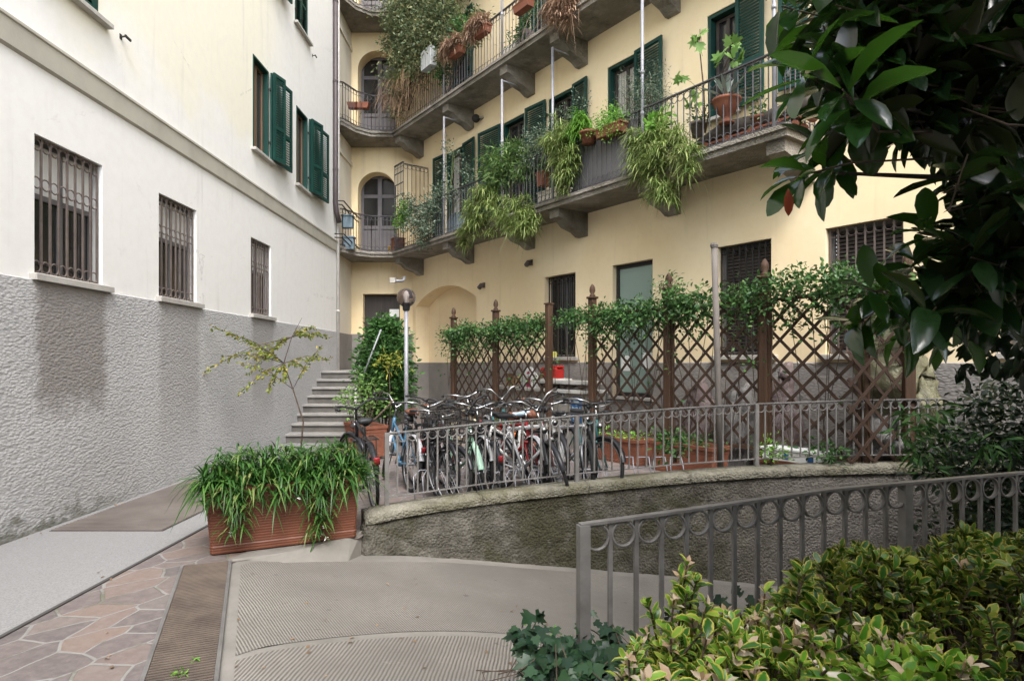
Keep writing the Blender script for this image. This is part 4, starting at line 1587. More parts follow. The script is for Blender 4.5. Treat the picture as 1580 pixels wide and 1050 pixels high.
for px, py, lab in ((820, 405, "small rusty wall spotlight high on the yellow wall left of the barred window"), (747, 440, "small rusty wall spotlight on the yellow wall beside the niche arch")):
    s = fs(px)
    w_ = thing("wall_spotlight", lab, "lamp", frame(fp(s, 0, fz(px, py)), TD), "spotlights on the yellow wall")
    part("base", "brown_iron", w_, lambda m: m.box(-.05, .05, -.03, 0, -.06, .06))
    part("head", "brown_iron", w_, lambda m: m.tube([(0, -.03, .03), (.02, -.1, .0), (.04, -.17, -.08)], [.025, .05, .055], 8), sm=True)
s = fs(742)
w_ = thing("wall_spotlight", "round dark globe spotlight under the upper balcony", "lamp", frame(fp(s, 0, fz(742, 185)), TD), "spotlights on the yellow wall")
part("base", "render_gray", w_, lambda m: m.lathe([(.09, -.01), (.09, .02)], (.05, -.03, 0), 12))
part("head", "dark_iron", w_, lambda m: m.blob((0, -.14, 0), (.1, .1, .1), 1, 14, 9, .0), sm=True)

# ------------------------------------------------------------------ trellises
KT = .88


def tp(px, off=0.0):
    p = fp(fs(px)) * KT
    return Vector((p.x, p.y, .05)) + ND * off


def lattice(mb, L, z0, z1, sp=.205, w=.036, t=.012):
    """two crossing layers of diagonal laths clipped to the panel"""
    for sgn, y in ((1, -.006), (-1, .006)):
        c = -(z1 - z0) if sgn > 0 else 0
        end = L if sgn > 0 else L + (z1 - z0)
        q = c + sp * .5
        while q < end:
            if sgn > 0:
                a0, a1 = max(0, -q), min(z1 - z0, L - q)
                pa, pb = (q + a0, z0 + a0), (q + a1, z0 + a1)
            else:
                a0, a1 = max(0, q - L), min(z1 - z0, q)
                pa, pb = (q - a0, z0 + a0), (q - a1, z0 + a1)
            if a1 - a0 > .04:
                mb.bar((pa[0], y, pa[1]), (pb[0], y, pb[1]), t, w, up=(-sgn * .7, 0, .7))
            q += sp * 1.414


def trellis(label, posts, tops, panels, finial):
    root = thing("trellis_fence", label, "trellis", tp(posts[0]))
    IMt = root.matrix_basis.inverted()
    for k, (px, zt) in enumerate(zip(posts, tops)):
        p = tp(px)
        fr = IMt @ frame(p, TD)
        mb = MB()
        mb.M = fr
        hw = .055 if zt > 2.6 else .026
        mb.bbox(-hw, hw, -hw, hw, 0, zt - .25, .008)
        po = mb.build("post", "trellis_wood", root)
        if finial[k]:
            mb = MB()
            mb.M = fr
            mb.bbox(-.075, .075, -.075, .075, zt - .25, zt - .215, .006)
            mb.lathe([(.05, zt - .215), (.05, zt - .19), (.03, zt - .17), (.052, zt - .12), (.045, zt - .06), (.02, zt - .015), (.004, zt)], n=10)
            mb.build("finial", "trellis_wood", po, True)
        elif zt:
            mb = MB()
            mb.M = fr
            mb.box(-hw - .013, hw + .013, -hw - .013, hw + .013, zt - .249, zt - .225)
            mb.build("cap", "trellis_wood", po)
    for a, b, zl, zh in panels:
        pa, pb = tp(a), tp(b)
        L = (pb - pa).length - .11
        d = (pb - pa).normalized()
        mb = MB()
        mb.M = IMt @ frame(pa + d * .055, d)
        lattice(mb, L, zl, zh)
        pn = mb.build("lattice_panel", "lattice_wood", root)
        mb = MB()
        mb.M = IMt @ frame(pa + d * .055, d)
        for (x0, x1, z0, z1) in ((0, .035, zl, zh), (L - .035, L, zl, zh), (.035, L - .035, zl, zl + .04), (.035, L - .035, zh - .04, zh)):
            mb.box(x0, x1, -.02, .02, z0, z1)
        mb.build("panel_frame", "trellis_wood", pn)
    return root


trellis("brown lattice trellis with three posts between the lamp and the barred window", [700, 765, 847], [2.78, 2.83, 2.85], [(700, 765, .35, 2.25), (765, 847, .35, 2.3)], [1, 1, 0])
trellis("long brown lattice trellis with pointed posts covered by leaves on the right", [914, 1032, 1180, 1338], [2.86, 2.86, 2.86, 2.5], [(914, 1032, .42, 2.35), (1032, 1180, .42, 2.35), (1180, 1338, .42, 2.35)], [1, 1, 1, 0])
lastp = thing("trellis_post", "lone brown trellis post with round finial near the far right wall", "post", Vector((4.42, 6.95, .05)))
part("post", "trellis_wood", lastp, lambda m: m.bbox(-.06, .06, -.06, .06, 0, 2.5, .008))
part("finial", "trellis_wood", lastp, lambda m: (m.bbox(-.08, .08, -.08, .08, 2.5, 2.535), m.lathe([(.05, 2.535), (.055, 2.6), (.05, 2.68), (.03, 2.75), (.004, 2.78)], n=10)))
part("lattice_panel", "lattice_wood", lastp, lambda m: (setattr(m, 'M', frame((-.06, .0, 0), (-.98, -.25, 0))), lattice(m, .72, .45, 2.2)))
gpole = thing("grey_pole", "plain weathered pole leaning slightly in front of the long trellis", "pole", D(1113, 770, 7.25))
tpx = D(1102, 378, 7.35) - D(1113, 770, 7.25)
part("shaft", "weathered_pole", gpole, lambda m: m.tube([(0, 0, 0), tpx * .5, tpx], .036, 10), sm=True)
part("cap", "weathered_pole", gpole, lambda m: m.lathe([(.044, -.03), (.05, .0), (.04, .02)], tpx, 10))

# ------------------------------------------------------------------ stone counter with things left on it
sa, sb = fs(768, .5), fs(918, .45)
cm = frame(fp(sa, .42, .05), TD)
ct = thing("stone_counter", "pale stone counter with a white slab top behind the trellis", "counter", cm)
cl = sb - sa
part("base", "render_gray", ct, lambda m: m.box(.05, cl - .05, -.22, .28, 0, .98))
part("slab", "marble", ct, lambda m: m.bbox(0, cl, -.3, .3, .98, 1.04, .01))
bd = thing("white_board", "chipped white board lying askew on the pale counter", "board", frame(fp(sb - 1.35, .42, 1.13), (TD + ND * .03)))
part("board", "marble", bd, lambda m: (m.bbox(0, 1.3, -.24, .24, .06, .12, .01), m.bbox(-.0, .5, -.2, .2, .12, .15, .01)))
part("rubble", "brown_iron", bd, lambda m: [m.blob((.12 + i * .17, -.12 + .06 * (i % 3), .02), (.1, .07, .045), i, 8, 5, .4) for i in range(8)])
s = fs(888, .66)
po = part("poster", "poster_blue", ct, lambda m: (setattr(m, 'M', cm.inverted() @ frame(fp(fs(889, .65), .645, 0), TD)), m.box(-.14, .14, -.003, 0, .42, .96)))
part("poster_mark", "poster_pale", po, lambda m: (setattr(m, 'M', cm.inverted() @ frame(fp(fs(889, .65), .6485, 0), TD)), m.ring((0, 0, .62), .055, .045, (0, 1, 0), 20, 4, flat=.001), m.ring((0, 0, .88), .035, .03, (0, 1, 0), 16, 4, flat=.001)))


def text(body, size, mat, M, parent, name="lettering", ex=.001):
    cu = bpy.data.curves.new(name, 'FONT')
    cu.body = body
    cu.size = size
    cu.extrude = ex
    cu.align_x = 'CENTER'
    cu.align_y = 'CENTER'
    tmp = bpy.data.objects.new(name, cu)
    C.objects.link(tmp)
    dg_ = bpy.context.evaluated_depsgraph_get()
    me_ = bpy.data.meshes.new_from_object(tmp.evaluated_get(dg_))
    bpy.data.objects.remove(tmp)
    me_.transform(M)
    me_.materials.clear()
    me_.materials.append(MATS[mat])
    return finish(bpy.data.objects.new(name, me_), parent, False)


tm = cm.inverted() @ frame(fp(fs(889, .65), .6505, .62), TD) @ Matrix.Rotation(R(90), 4, 'X')
text("NO", .06, "poster_blue", tm, po)
part("poster_stripes", "poster_pale", po, lambda m: (setattr(m, 'M', cm.inverted() @ frame(fp(fs(889, .65), .6485, 0), TD)), [m.box(-.115 + i * .034, -.093 + i * .034, -.001, .001, .735 + .012 * (i % 2), .79 - .01 * (i % 3)) for i in range(7)], m.box(-.06, .08, -.001, .001, .50, .535)))
bg_ = thing("shoulder_bag", "red and black bag standing on the counter behind the trellis post", "bag", frame(fp(fs(855, .35), .38, 1.09), TD))
part("body", "red_cloth", bg_, lambda m: (m.bbox(-.27, .22, -.12, .12, .17, .40, .03), m.bbox(-.15, .24, -.08, .1, .40, .44, .02)))
part("base", "black_plastic", bg_, lambda m: m.bbox(-.26, .21, -.13, .13, .0, .169, .02))
part("patch", "white_plastic", bg_, lambda m: m.box(.02, .12, -.124, -.121, .24, .33))
part("strap", "black_plastic", bg_, lambda m: m.tube([(-.2, 0, .36), (-.1, 0, .5), (.1, .02, .5), (.2, 0, .36)], .015, 6), sm=True)
hx = thing("paper_bag", "white and pink paper bag with a folded top on the counter behind the lattice", "bag", frame(fp(fs(820, .4), .45, 1.09), TD))
part("body", "white_plastic", hx, lambda m: m.add([(-.17, -.1, 0), (.17, -.1, 0), (.17, .1, 0), (-.17, .1, 0), (-.19, -.1, .22), (.16, -.1, .22), (.16, .1, .22), (-.19, .1, .22), (-.08, 0, .42), (.1, 0, .4)],
                                                  [(3, 2, 1, 0), (0, 1, 5, 4), (1, 2, 6, 5), (2, 3, 7, 6), (3, 0, 4, 7), (4, 5, 9, 8), (6, 7, 8, 9), (5, 6, 9), (7, 4, 8)]))
part("pink_stripe", "pink_card", hx, lambda m: m.add([(.02, -.103, .0), (.17, -.103, .0), (.165, -.103, .17), (.05, -.103, .17), (.0, -.07, .3), (.06, -.055, .33)], [(0, 1, 2, 3), (3, 2, 5, 4)]))
sp_ = thing("sponge_block", "yellow green cleaning sponge on the sill of the left barred window", "sponge", frame(fp(fs(852), .02, 1.70), TD))
part("block", "yellow_sponge", sp_, lambda m: m.bbox(-.13, .13, -.06, .06, 0, .11, .02))
tb = thing("cardboard_box", "tan cardboard box on the counter left of the white paper bag", "box", frame(fp(fs(795, .4), .42, 1.09), TD))
part("body", "tan_card", tb, lambda m: m.bbox(-.16, .16, -.12, .12, 0, .2, .01))
part("flap", "tan_card", tb, lambda m: m.add([(-.16, -.12, .2), (.16, -.12, .2), (.16, -.17, .27), (-.16, -.17, .27)], [(0, 1, 2, 3)]))

# ------------------------------------------------------------------ bags of rubbish between trellis and wall
for k, (px, py, kk, rx, rz, mt_, lab) in enumerate(((1072, 618, .95, .30, .36, "bag_pink", "pinkish rubbish bag slumped behind the lattice left of the grey pole"),
                                                   (1138, 628, .95, .34, .34, "bag_clear", "large clear rubbish bag behind the lattice right of the grey pole"),
                                                   (1205, 605, .955, .22, .4, "bag_pink", "tall dusky rubbish bag pressed behind the thick trellis post"),
                                                   (1372, 560, .955, .34, .52, "bag_yellow", "big yellowish rubbish bag stacked behind the last lattice panel"),
                                                   (1378, 668, .955, .36, .40, "bag_clear", "pale rubbish bag at the foot of the yellowish bag"),
                                                   (1428, 622, .965, .16, .42, "bag_yellow", "narrow yellow topped rubbish bag by the rough wall right of the last post"))):
    p = fp(fs(px)) * kk
    p.z = EYE + (HZ - py) * p.y / FOC
    base = Vector((p.x, p.y, .05)) if p.z - rz < .3 or k in (0, 1, 2) else Vector((p.x, p.y, p.z - rz))
    hgt = p.z + rz - base.z
    o = thing("rubbish_bag", lab, "bag", base, "rubbish bags behind the trellis")
    part("sack", mt_, o, lambda m: (m.blob((0, 0, hgt * .36), (rx, rx * .8, hgt * .40), k + 2, 22, 16, .55, 2.2), m.blob((rx * .25, rx * .1, hgt * .62), (rx * .66, rx * .6, hgt * .30), k + 9, 18, 12, .6, 2.6)), sm=True)
    part("knot", mt_, o, lambda m: m.tube([(rx * .2, 0, hgt * .86), (rx * .3, 0, hgt * .94), (rx * .5, .02, hgt * .99)], [.09, .03, .05], 8), sm=True)

# ------------------------------------------------------------------ bicycles
def bike(label, pos, heading, paint, steer=0.0, style="city", bars="city", saddle="black_plastic", fender=None, basket=None, rack=True, lean=0.0, scale=1.0, lamp=True, grips="black_plastic", lift=0.0, bag=None):
    hsh = sum(ord(c_) for c_ in label)
    scale *= .95 + .02 * (hsh % 6)
    M = Matrix.Translation((pos[0], pos[1], court_z(pos[0], pos[1]) + .002 + lift)) @ Matrix.Rotation(heading, 4, 'Z') @ Matrix.Rotation(lean, 4, 'X') @ Matrix.Scale(scale, 4)
    root = thing("bicycle", label, "bicycle", M, "bicycles parked behind the railing")
    WR, WB = .335, 1.06
    rx, fx = -.46, -.46 + WB
    head_lo, head_hi = Vector((fx - .16, 0, .62)), Vector((fx - .225, 0, .84))
    ax = (head_hi - head_lo).normalized()
    SM = Matrix.Translation(head_lo) @ Matrix.Rotation(steer, 4, ax) @ Matrix.Translation(-head_lo)

    def P(nm, mat, fn, parent=root, front=False, sm=True):
        mb = MB()
        if front:
            mb.M = SM
        fn(mb)
        return mb.build(nm, mat, parent, sm)
    bb = Vector((-.02, 0, .28))
    st_top = Vector((-.17, 0, .76))
    hub_r, hub_f = Vector((rx, 0, WR)), Vector((fx, 0, WR))

    def fr(m):
        m.tube([head_lo, head_hi], .021, 8)
        m.tube([bb, st_top], .017, 8)
        if style == "step":
            m.tube([head_lo + ax * .02, Vector((.2, 0, .40)), bb + Vector((.03, 0, .02))], .019, 8)
            m.tube([head_lo + ax * .13, Vector((.24, 0, .56)), bb + (st_top - bb) * .28], .015, 8)
        elif style == "mixte":
            m.tube([head_lo, bb], .02, 8)
            m.tube([head_lo + ax * .16, bb + (st_top - bb) * .55], .015, 8)
        else:
            m.tube([head_lo, bb], .021, 8)
            m.tube([head_hi - ax * .03, st_top - Vector((0, 0, .03))], .017, 8)
        for y in (-.05, .05):
            m.tube([bb + Vector((0, y * .5, 0)), hub_r + Vector((0, y, 0))], .010, 6)
            m.tube([st_top + Vector((0, y * .3, -.06)), hub_r + Vector((0, y, 0))], .009, 6)
        m.lathe([(.028, -.035), (.028, .035)], bb, 8)
    P("frame", paint, fr)
    fk = "alloy" if style == "sport" else paint

    def fork(m):
        for y in (-.052, .052):
            m.tube([head_lo - ax * .01 + Vector((0, y * .8, -.02)), head_lo + Vector((.05, y, -.12)), hub_f + Vector((0, y, 0))], [.02, .018, .012] if style == "sport" else .011, 6)
        m.bar(head_lo - ax * .01 + Vector((0, -.055, -.01)), head_lo - ax * .01 + Vector((0, .055, -.01)), .035, .03)
    P("fork", fk, fork, front=True)
    for nm, hub, frt in (("wheel", hub_r, False), ("wheel", hub_f, True)):
        wl_ = P(nm, "rubber", lambda m: m.ring(hub, WR - .018, .019 if style != "sport" else .026, (0, 1, 0), 30, 7), front=frt)
        P("rim", "alloy", lambda m: m.ring(hub, WR - .042, .009, (0, 1, 0), 30, 5), wl_, front=frt)

        def spk(m):
            m.tube([hub + Vector((0, -.05, 0)), hub + Vector((0, .05, 0))], .018, 8)
            for i in range(22):
                a = 2 * math.pi * i / 22
                o = .6 if i % 2 else -.6
                m.tube([hub + Vector((.016 * math.cos(a + o), .025 * (1 if i % 4 < 2 else -1), .016 * math.sin(a + o))), hub + Vector(((WR - .045) * math.cos(a), 0, (WR - .045) * math.sin(a)))], .0016, 3)
        P("spokes", "alloy", spk, wl_, front=frt, sm=False)
        if fender:
            def fen(m):
                v, f = [], []
                a0, a1 = (.15, 2.9) if not frt else (.35, 2.75)
                for i in range(17):
                    a = a0 + (a1 - a0) * i / 16
                    for (y, r) in ((-.03, WR + .008), (-.018, WR + .026), (.018, WR + .026), (.03, WR + .008)):
                        v.append(hub + Vector((r * math.cos(a), y, r * math.sin(a))))
                for i in range(16):
                    for k in range(3):
                        f.append((i * 4 + k, i * 4 + k + 1, i * 4 + k + 5, i * 4 + k + 4))
                m.add(v, f)
                for y in (-.034, .034):
                    m.tube([hub + Vector((0, y, 0)), hub + Vector(((WR + .02) * math.cos(a1 - .3), y * .8, (WR + .02) * math.sin(a1 - .3)))], .003, 4)
            P("mudguard", fender, fen, front=frt)
    hz_ = head_hi + ax * (.10 if bars == "flat" else .14)
    if bars == "city":
        half = [(0, 0, 0), (.02, .07, .02), (.035, .16, .055), (-.02, .25, .07), (-.13, .29, .055), (-.2, .30, .045)]
    elif bars == "high":
        half = [(0, 0, 0), (.03, .06, .06), (.05, .14, .15), (.0, .24, .17), (-.12, .29, .14), (-.19, .30, .12)]
    else:
        half = [(0, 0, 0), (.01, .12, .01), (0, .22, .025), (-.02, .31, .025)]
    pl = [hz_ + Vector((a, -b, c)) for a, b, c in reversed(half[1:])] + [hz_ + Vector(q) for q in half]

    def hb(m):
        m.tube(pl, .012, 8)
        m.tube([head_hi - ax * .01, hz_], .013, 8)
        m.tube([hz_ - Vector((.02, 0, 0)), hz_ + Vector((.02, 0, 0))], .02, 8)
    h = P("handlebar", "chrome" if bars != "flat" and hsh % 5 > 1 else "black_plastic", hb, front=True)
    for q, e in ((0, 1), (-1, -2)):
        P("grip", grips, lambda m: m.tube([pl[q] + (pl[q] - pl[e]) * .15, pl[q] + (pl[e] - pl[q]) * (1.2 if bars != "flat" else .95)], .0175, 8), h, True)
        P("brake_lever", "alloy", lambda m: m.tube([pl[e] + Vector((.015, 0, -.01)), pl[e] + Vector((.05, 0, -.02)), (pl[q] + pl[e]) / 2 + Vector((.045, 0, -.035))], .006, 5), h, True)
    P("cable", "rubber", lambda m: (m.tube([pl[1] + Vector((.03, 0, 0)), hz_ + Vector((.1, .05, .06)), head_lo + Vector((.05, 0, .05))], .003, 4), m.tube([pl[-2] + Vector((.03, 0, 0)), hz_ + Vector((.11, -.05, .05)), head_hi + Vector((.03, .02, -.1))], .003, 4)), h, True)

    def sd_(m):
        v, f = [], []
        for i, (x, w, hgt) in enumerate(((-.145, .05, .0), (-.12, .085, .018), (-.05, .078, .012), (.03, .04, .008), (.1, .02, .012), (.13, .012, .004))):
            c = st_top + Vector((x, 0, .12 + hgt))
            for k in range(10):
                a = 2 * math.pi * k / 10
                v.append(c + Vector((0, w * math.cos(a), (.022 if math.sin(a) > 0 else .045 if x < 0 else .03) * math.sin(a))))
        for i in range(5):
            for k in range(10):
                f.append((i * 10 + k, i * 10 + (k + 1) % 10, (i + 1) * 10 + (k + 1) % 10, (i + 1) * 10 + k))
        f += [tuple(range(9, -1, -1)), tuple(range(50, 60))]
        m.add(v, f)
    P("saddle", saddle, sd_)
    P("seat_post", "alloy", lambda m: m.tube([st_top - Vector((0, 0, .03)), st_top + Vector((-.03, 0, .1))], .0135, 8))

    def ck(m):
        m.ring(bb + Vector((0, -.045, 0)), .085, .006, (0, 1, 0), 20, 4)
        for a in range(5):
            m.tube([bb + Vector((0, -.045, 0)), bb + Vector((.085 * math.cos(a * 1.257), -.045, .085 * math.sin(a * 1.257)))], .007, 4)
        m.tube([bb + Vector((0, -.065, 0)), bb + Vector((.1, -.075, -.13))], .011, 5)
        m.tube([bb + Vector((0, .065, 0)), bb + Vector((-.1, .075, .13))], .011, 5)
        m.tube([bb + Vector((0, -.05, .085)), hub_r + Vector((0, -.05, .04))], .004, 4)
        m.tube([bb + Vector((0, -.05, -.085)), hub_r + Vector((0, -.05, -.04))], .004, 4)
    c = P("crank", "alloy", ck, sm=False)
    P("pedal", "black_plastic", lambda m: m.box(.06, .14, -.16, -.08, .135, .16), c)
    P("pedal", "black_plastic", lambda m: m.box(-.16, -.08, .08, .16, .395, .42), c)
    if rack:
        def rk(m):
            for y in (-.06, .06):
                m.tube([st_top + Vector((-.06, y * .6, -.04)), Vector((rx + .1, y, WR + .40)), Vector((rx - .22, y, WR + .40))], .006, 5)
                m.tube([hub_r + Vector((0, y, 0)), Vector((rx - .06, y, WR + .40))], .005, 5)
            for x in (.06, -.05, -.15, -.22):
                m.tube([Vector((rx + x, -.06, WR + .40)), Vector((rx + x, .06, WR + .40))], .005, 5)
        P("carrier", "dark_iron" if rack is True else rack, rk)
    if basket:
        def bk(m):
            x0, z0 = head_hi.x + .1, head_hi.z - .12
            for z, g in ((z0, .0), (z0 + .08, .01), (z0 + .16, .02), (z0 + .24, .03)):
                m.tube([(x0, -.15 - g, z), (x0 + .24 + g, -.15 - g, z), (x0 + .24 + g, .15 + g, z), (x0, .15 + g, z)], .007, 4, True)
            for i in range(9):
                y = -.15 + .3 * i / 8
                m.tube([(x0 + .27, y * 1.15, z0 + .24), (x0 + .24, y, z0), (x0, y, z0), (x0, y * 1.15, z0 + .24)], .003, 4)
            for i in range(1, 7):
                x = x0 + .24 * i / 7
                for y in (-1, 1):
                    m.tube([(x, y * .15, z0), (x, y * .18, z0 + .24)], .003, 4)
        P("basket", basket, bk, front=True)
    if lamp:
        P("headlight", "chrome", lambda m: m.tube([head_hi + Vector((.04, 0, -.06)), head_hi + Vector((.1, 0, -.06))], [.02, .035], 10), front=True)
        P("rear_light", "reflector_orange" if lamp == "orange" else "paint_red", lambda m: m.bbox(rx - WR - .06, rx - WR - .02, -.03, .03, WR + .18, WR + .25))
    if bag:
        P("saddle_roll", bag, lambda m: m.tube([st_top + Vector((-.22, -.22, .10)), st_top + Vector((-.2, -.2, .1)), st_top + Vector((-.2, .2, .1)), st_top + Vector((-.22, .22, .1))], [.03, .06, .06, .03], 12))
    return root


H = lambda deg: R(deg)
# front row: most stand with the front wheel towards the railing
bike("dark bicycle left of the railing end post, seen from behind, black saddle", (-1.62, 6.95), H(112), "paint_black", R(20), "city", "city", "black_plastic", "paint_black", None, True, R(-4))
bike("bicycle with blue frame and silver handlebar just left of the end post", (-1.42, 7.75), H(118), "paint_blue", R(-25), "mixte", "high", "black_plastic", "paint_silver", None, True, R(5))
bike("black bicycle with a round brown saddle just right of the railing end post", (-1.02, 7.35), H(-64), "paint_black", R(12), "city", "city", "brown_leather", "paint_black", "dark_iron", True, R(5), lamp="orange")
bike("dark red bicycle with tall stem and black basket, second from the end post", (-.92, 7.85), H(-72), "paint_maroon", R(-18), "mixte", "high", "black_plastic", "paint_silver", "dark_iron", True, R(-3))
bike("pale mint green step through bicycle with wide chrome handlebar", (-.60, 7.30), H(-58), "paint_mint", R(-24), "step", "high", "black_plastic", "paint_mint", None, True, R(6))
bike("black bicycle with a big cargo carrier beside the mint bicycle", (-.42, 7.62), H(-80), "paint_black", R(10), "city", "city", "black_plastic", "paint_silver", None, True, R(3))
bike("bright red bicycle with silver mudguards in the middle of the row", (-.10, 7.60), H(-55), "paint_red", R(-14), "city", "city", "black_plastic", "paint_silver", None, True, R(-5))
bike("white sloping frame bicycle leaning over beside the bright red one", (.08, 7.46), H(-128), "paint_white", R(15), "mixte", "city", "poster_pale", None, None, False, R(8))
bike("maroon bicycle with brown saddle roll and orange reflector", (.30, 7.55), H(-74), "paint_maroon", R(-20), "city", "high", "brown_leather", "paint_black", None, True, R(4), lamp="orange", bag="brown_leather")
bike("silver sports bicycle with thick fork facing the camera", (.60, 7.46), H(-66), "paint_silver", R(-22), "sport", "flat", "black_plastic", None, None, False, R(-6))
bike("white handlebar bicycle squeezed between the silver one and the maroon one", (.47, 7.75), H(-84), "paint_white", R(8), "city", "city", "black_plastic", "paint_black", None, True, R(2), grips="brown_leather")
bike("tall black mountain bicycle with flat handlebar, last on the right", (1.02, 7.85), H(-100), "paint_black", R(14), "sport", "flat", "black_plastic", None, None, False, R(4), 1.1)
bike("black bicycle with wire basket and thick tyres beside the round brown saddle", (-.84, 7.12), H(-70), "paint_black", R(25), "mixte", "city", "black_plastic", "paint_black", "dark_iron", True, R(2))
bike("grey bicycle leaning between the bright red and the maroon one", (.17, 7.22), H(-50), "paint_silver", R(-30), "city", "high", "black_plastic", "paint_black", None, True, R(9))
bike("dark green bicycle wedged before the tall black mountain bicycle", (.83, 7.5), H(-76), "paint_teal", R(16), "city", "city", "black_plastic", "paint_black", None, True, R(-3))
bike("black bicycle turned round with its rear wheel at the railing", (-.25, 7.2), H(104), "paint_black", R(10), "mixte", "city", "black_plastic", "paint_black", None, True, R(-6))
# back row
bike("cream bicycle with curved silver handlebar in the back row under the trellis", (-.75, 9.35), H(-60), "paint_cream", R(-15), "city", "city", "black_plastic", "paint_cream", None, True, R(5))
bike("navy bicycle with leather saddle in the back row near the lamp post", (-1.30, 9.2), H(-80), "paint_navy", R(18), "city", "city", "brown_leather", "paint_black", None, True, R(-4))
bike("teal bicycle with high handlebar at the right end of the back row", (-.20, 9.1), H(-72), "paint_teal", R(-10), "mixte", "high", "black_plastic", "paint_silver", None, True, R(3))

# bicycle rack hoops: one stand, then copies
rk = thing("bicycle_rack", "row of thin white wire bicycle rack hoops standing empty right of the bicycles", "bicycle rack", (1.35, 7.55, .072))
for k in range(4):
    x = k * .2
    part("hoop", "galvanised", rk, lambda m: (m.tube([(x, 0, 0), (x - .03, .0, .30), (x + .03, .22, .34), (x + .16, .22, .34), (x + .12, 0, .30), (x + .16, -.03, 0)], .008, 6)), sm=True)
part("base_bar", "galvanised", rk, lambda m: (m.bar((-.1, 0, .01), (.9, 0, .01), .03, .012), m.bar((-.1, .25, .008), (.9, .25, .008), .03, .012)))
rk = thing("bicycle_rack", "low wire bicycle rack under the front wheels behind the railing", "bicycle rack", (-1.05, 6.75, .072))
for k in range(9):
    x = k * .25
    part("hoop", "galvanised", rk, lambda m: (m.tube([(x, 0, 0), (x - .02, .0, .28), (x + .02, .2, .32), (x + .10, .2, .32), (x + .08, 0, .28), (x + .10, -.02, 0)], .007, 6)), sm=True)
part("base_bar", "galvanised", rk, lambda m: (m.bar((-.1, 0, .01), (2.2, 0, .01), .03, .012)))


# ------------------------------------------------------------------ planters and plants in the yard
def trough(mb, L, W, Hh, ribs=True, top=0.03, flare=.03):
    n = 44 if ribs else 2
    prof = []
    for i in range(n + 1):
        t = i / n
        o = flare * (t - 1) + (.0027 if ribs and i % 2 else 0) - (.0 if .12 < t < .86 else -.004)
        prof.append((o, t * (Hh - top * 1.6)))
    prof += [(.018, Hh - top * 1.6), (.02, Hh), (-.012, Hh), (-.02, Hh - .06)]
    v, f = [], []
    for o, z in prof:
        b = .02
        X, Y = L / 2 + o, W / 2 + o
        v += [(-X + b, -Y, z), (X - b, -Y, z), (X, -Y + b, z), (X, Y - b, z), (X - b, Y, z), (-X + b, Y, z), (-X, Y - b, z), (-X, -Y + b, z)]
    for i in range(len(prof) - 1):
        for k in range(8):
            f.append((i * 8 + k, i * 8 + (k + 1) % 8, i * 8 + 8 + (k + 1) % 8, i * 8 + 8 + k))
    f.append(tuple(range(7, -1, -1)))
    mb.add(v, f)


def soil_top(par, L, W, z):
    return part("soil", "soil", par, lambda m: m.add([(-L / 2, -W / 2, z), (L / 2, -W / 2, z), (L / 2, W / 2, z), (-L / 2, W / 2, z)], [(0, 1, 2, 3)]))


rs = np.random.RandomState(5)
pa, pb = Vector((-2.50, 5.09, 0)), Vector((-1.36, 5.56, 0))
pd = (pb - pa).normalized()
pn = Vector((-pd.y, pd.x, 0))
PLN = thing("planter", "large brown ribbed planter overflowing with long green grassy leaves", "planter", frame((pa + pb) / 2 + pn * .25 + Vector((0, 0, .022)), pd))
PLN.matrix_basis = PLN.matrix_basis @ Matrix.Rotation(R(-1.2), 4, 'Y')
Lp = (pb - pa).length
part("box", "planter_brown", PLN, trough, Lp, .5, .55)
soil_top(PLN, Lp - .05, .44, .50)
PI_ = PLN.matrix_basis
lb = LB()
n = 2100
loc = np.stack([rs.uniform(-Lp / 2 - .02, Lp / 2 + .04, n), rs.uniform(-.24, .25, n), rs.uniform(.47, .60, n)], 1)
wpos = np.array([PI_ @ Vector(p) for p in loc])
a = rs.uniform(0, 2 * math.pi, n)
elv = rs.uniform(.3, 1.45, n)
d = np.stack([np.cos(a) * np.cos(elv), np.sin(a) * np.cos(elv), np.sin(elv)], 1)
d += np.array(pn) * -.35 * (loc[:, 1] < 0)[:, None]
lb.blades(wpos, d, rs.uniform(.22, .44, n), rs.uniform(.014, .022, n), rs.uniform(.35, 1.15, n))
n = 900
loc = np.stack([rs.uniform(-Lp / 2 + .02, Lp / 2, n), rs.uniform(-.2, .22, n), rs.uniform(.58, .80, n)], 1)
wpos = np.array([PI_ @ Vector(p) for p in loc])
a = rs.uniform(0, 2 * math.pi, n)
elv = rs.uniform(-.1, 1.2, n)
d = np.stack([np.cos(a) * np.cos(elv), np.sin(a) * np.cos(elv), np.sin(elv)], 1)
lb.blades(wpos, d, rs.uniform(.16, .3, n), rs.uniform(.014, .021, n), rs.uniform(.4, 1.2, n))
# trailing clumps over the front edge
for cx, q, zlo in ((-.40, 36, .14), (-.34, 16, .3), (.0, 12, .36), (.25, 36, .04), (.32, 30, .14), (-.58, 10, .4)):
    m_ = int(q * 2.4)
    z = rs.uniform(zlo + .05, .55, m_)
    loc = np.stack([cx + rs.normal(0, .045, m_), -.27 - rs.uniform(.0, .09, m_), z], 1)
    wpos = np.array([PI_ @ Vector(p) for p in loc])
    a = rs.uniform(0, 2 * math.pi, m_)
    d = np.stack([np.cos(a) * .8, np.sin(a) * .8, rs.uniform(-.3, .7, m_)], 1) - np.array(pn) * .5
    lb.blades(wpos, d, rs.uniform(.10, .20, m_), rs.uniform(.011, .017, m_), rs.uniform(.3, 1.0, m_))
lb.build("foliage", "leaf_liriope", PLN)
lb = LB()
fl = np.array([PI_ @ Vector(p) for p in ((-.42, -.36, .2), (.29, -.36, .1), (.30, -.37, .16), (.32, -.37, .06), (.1, -.35, .42))])
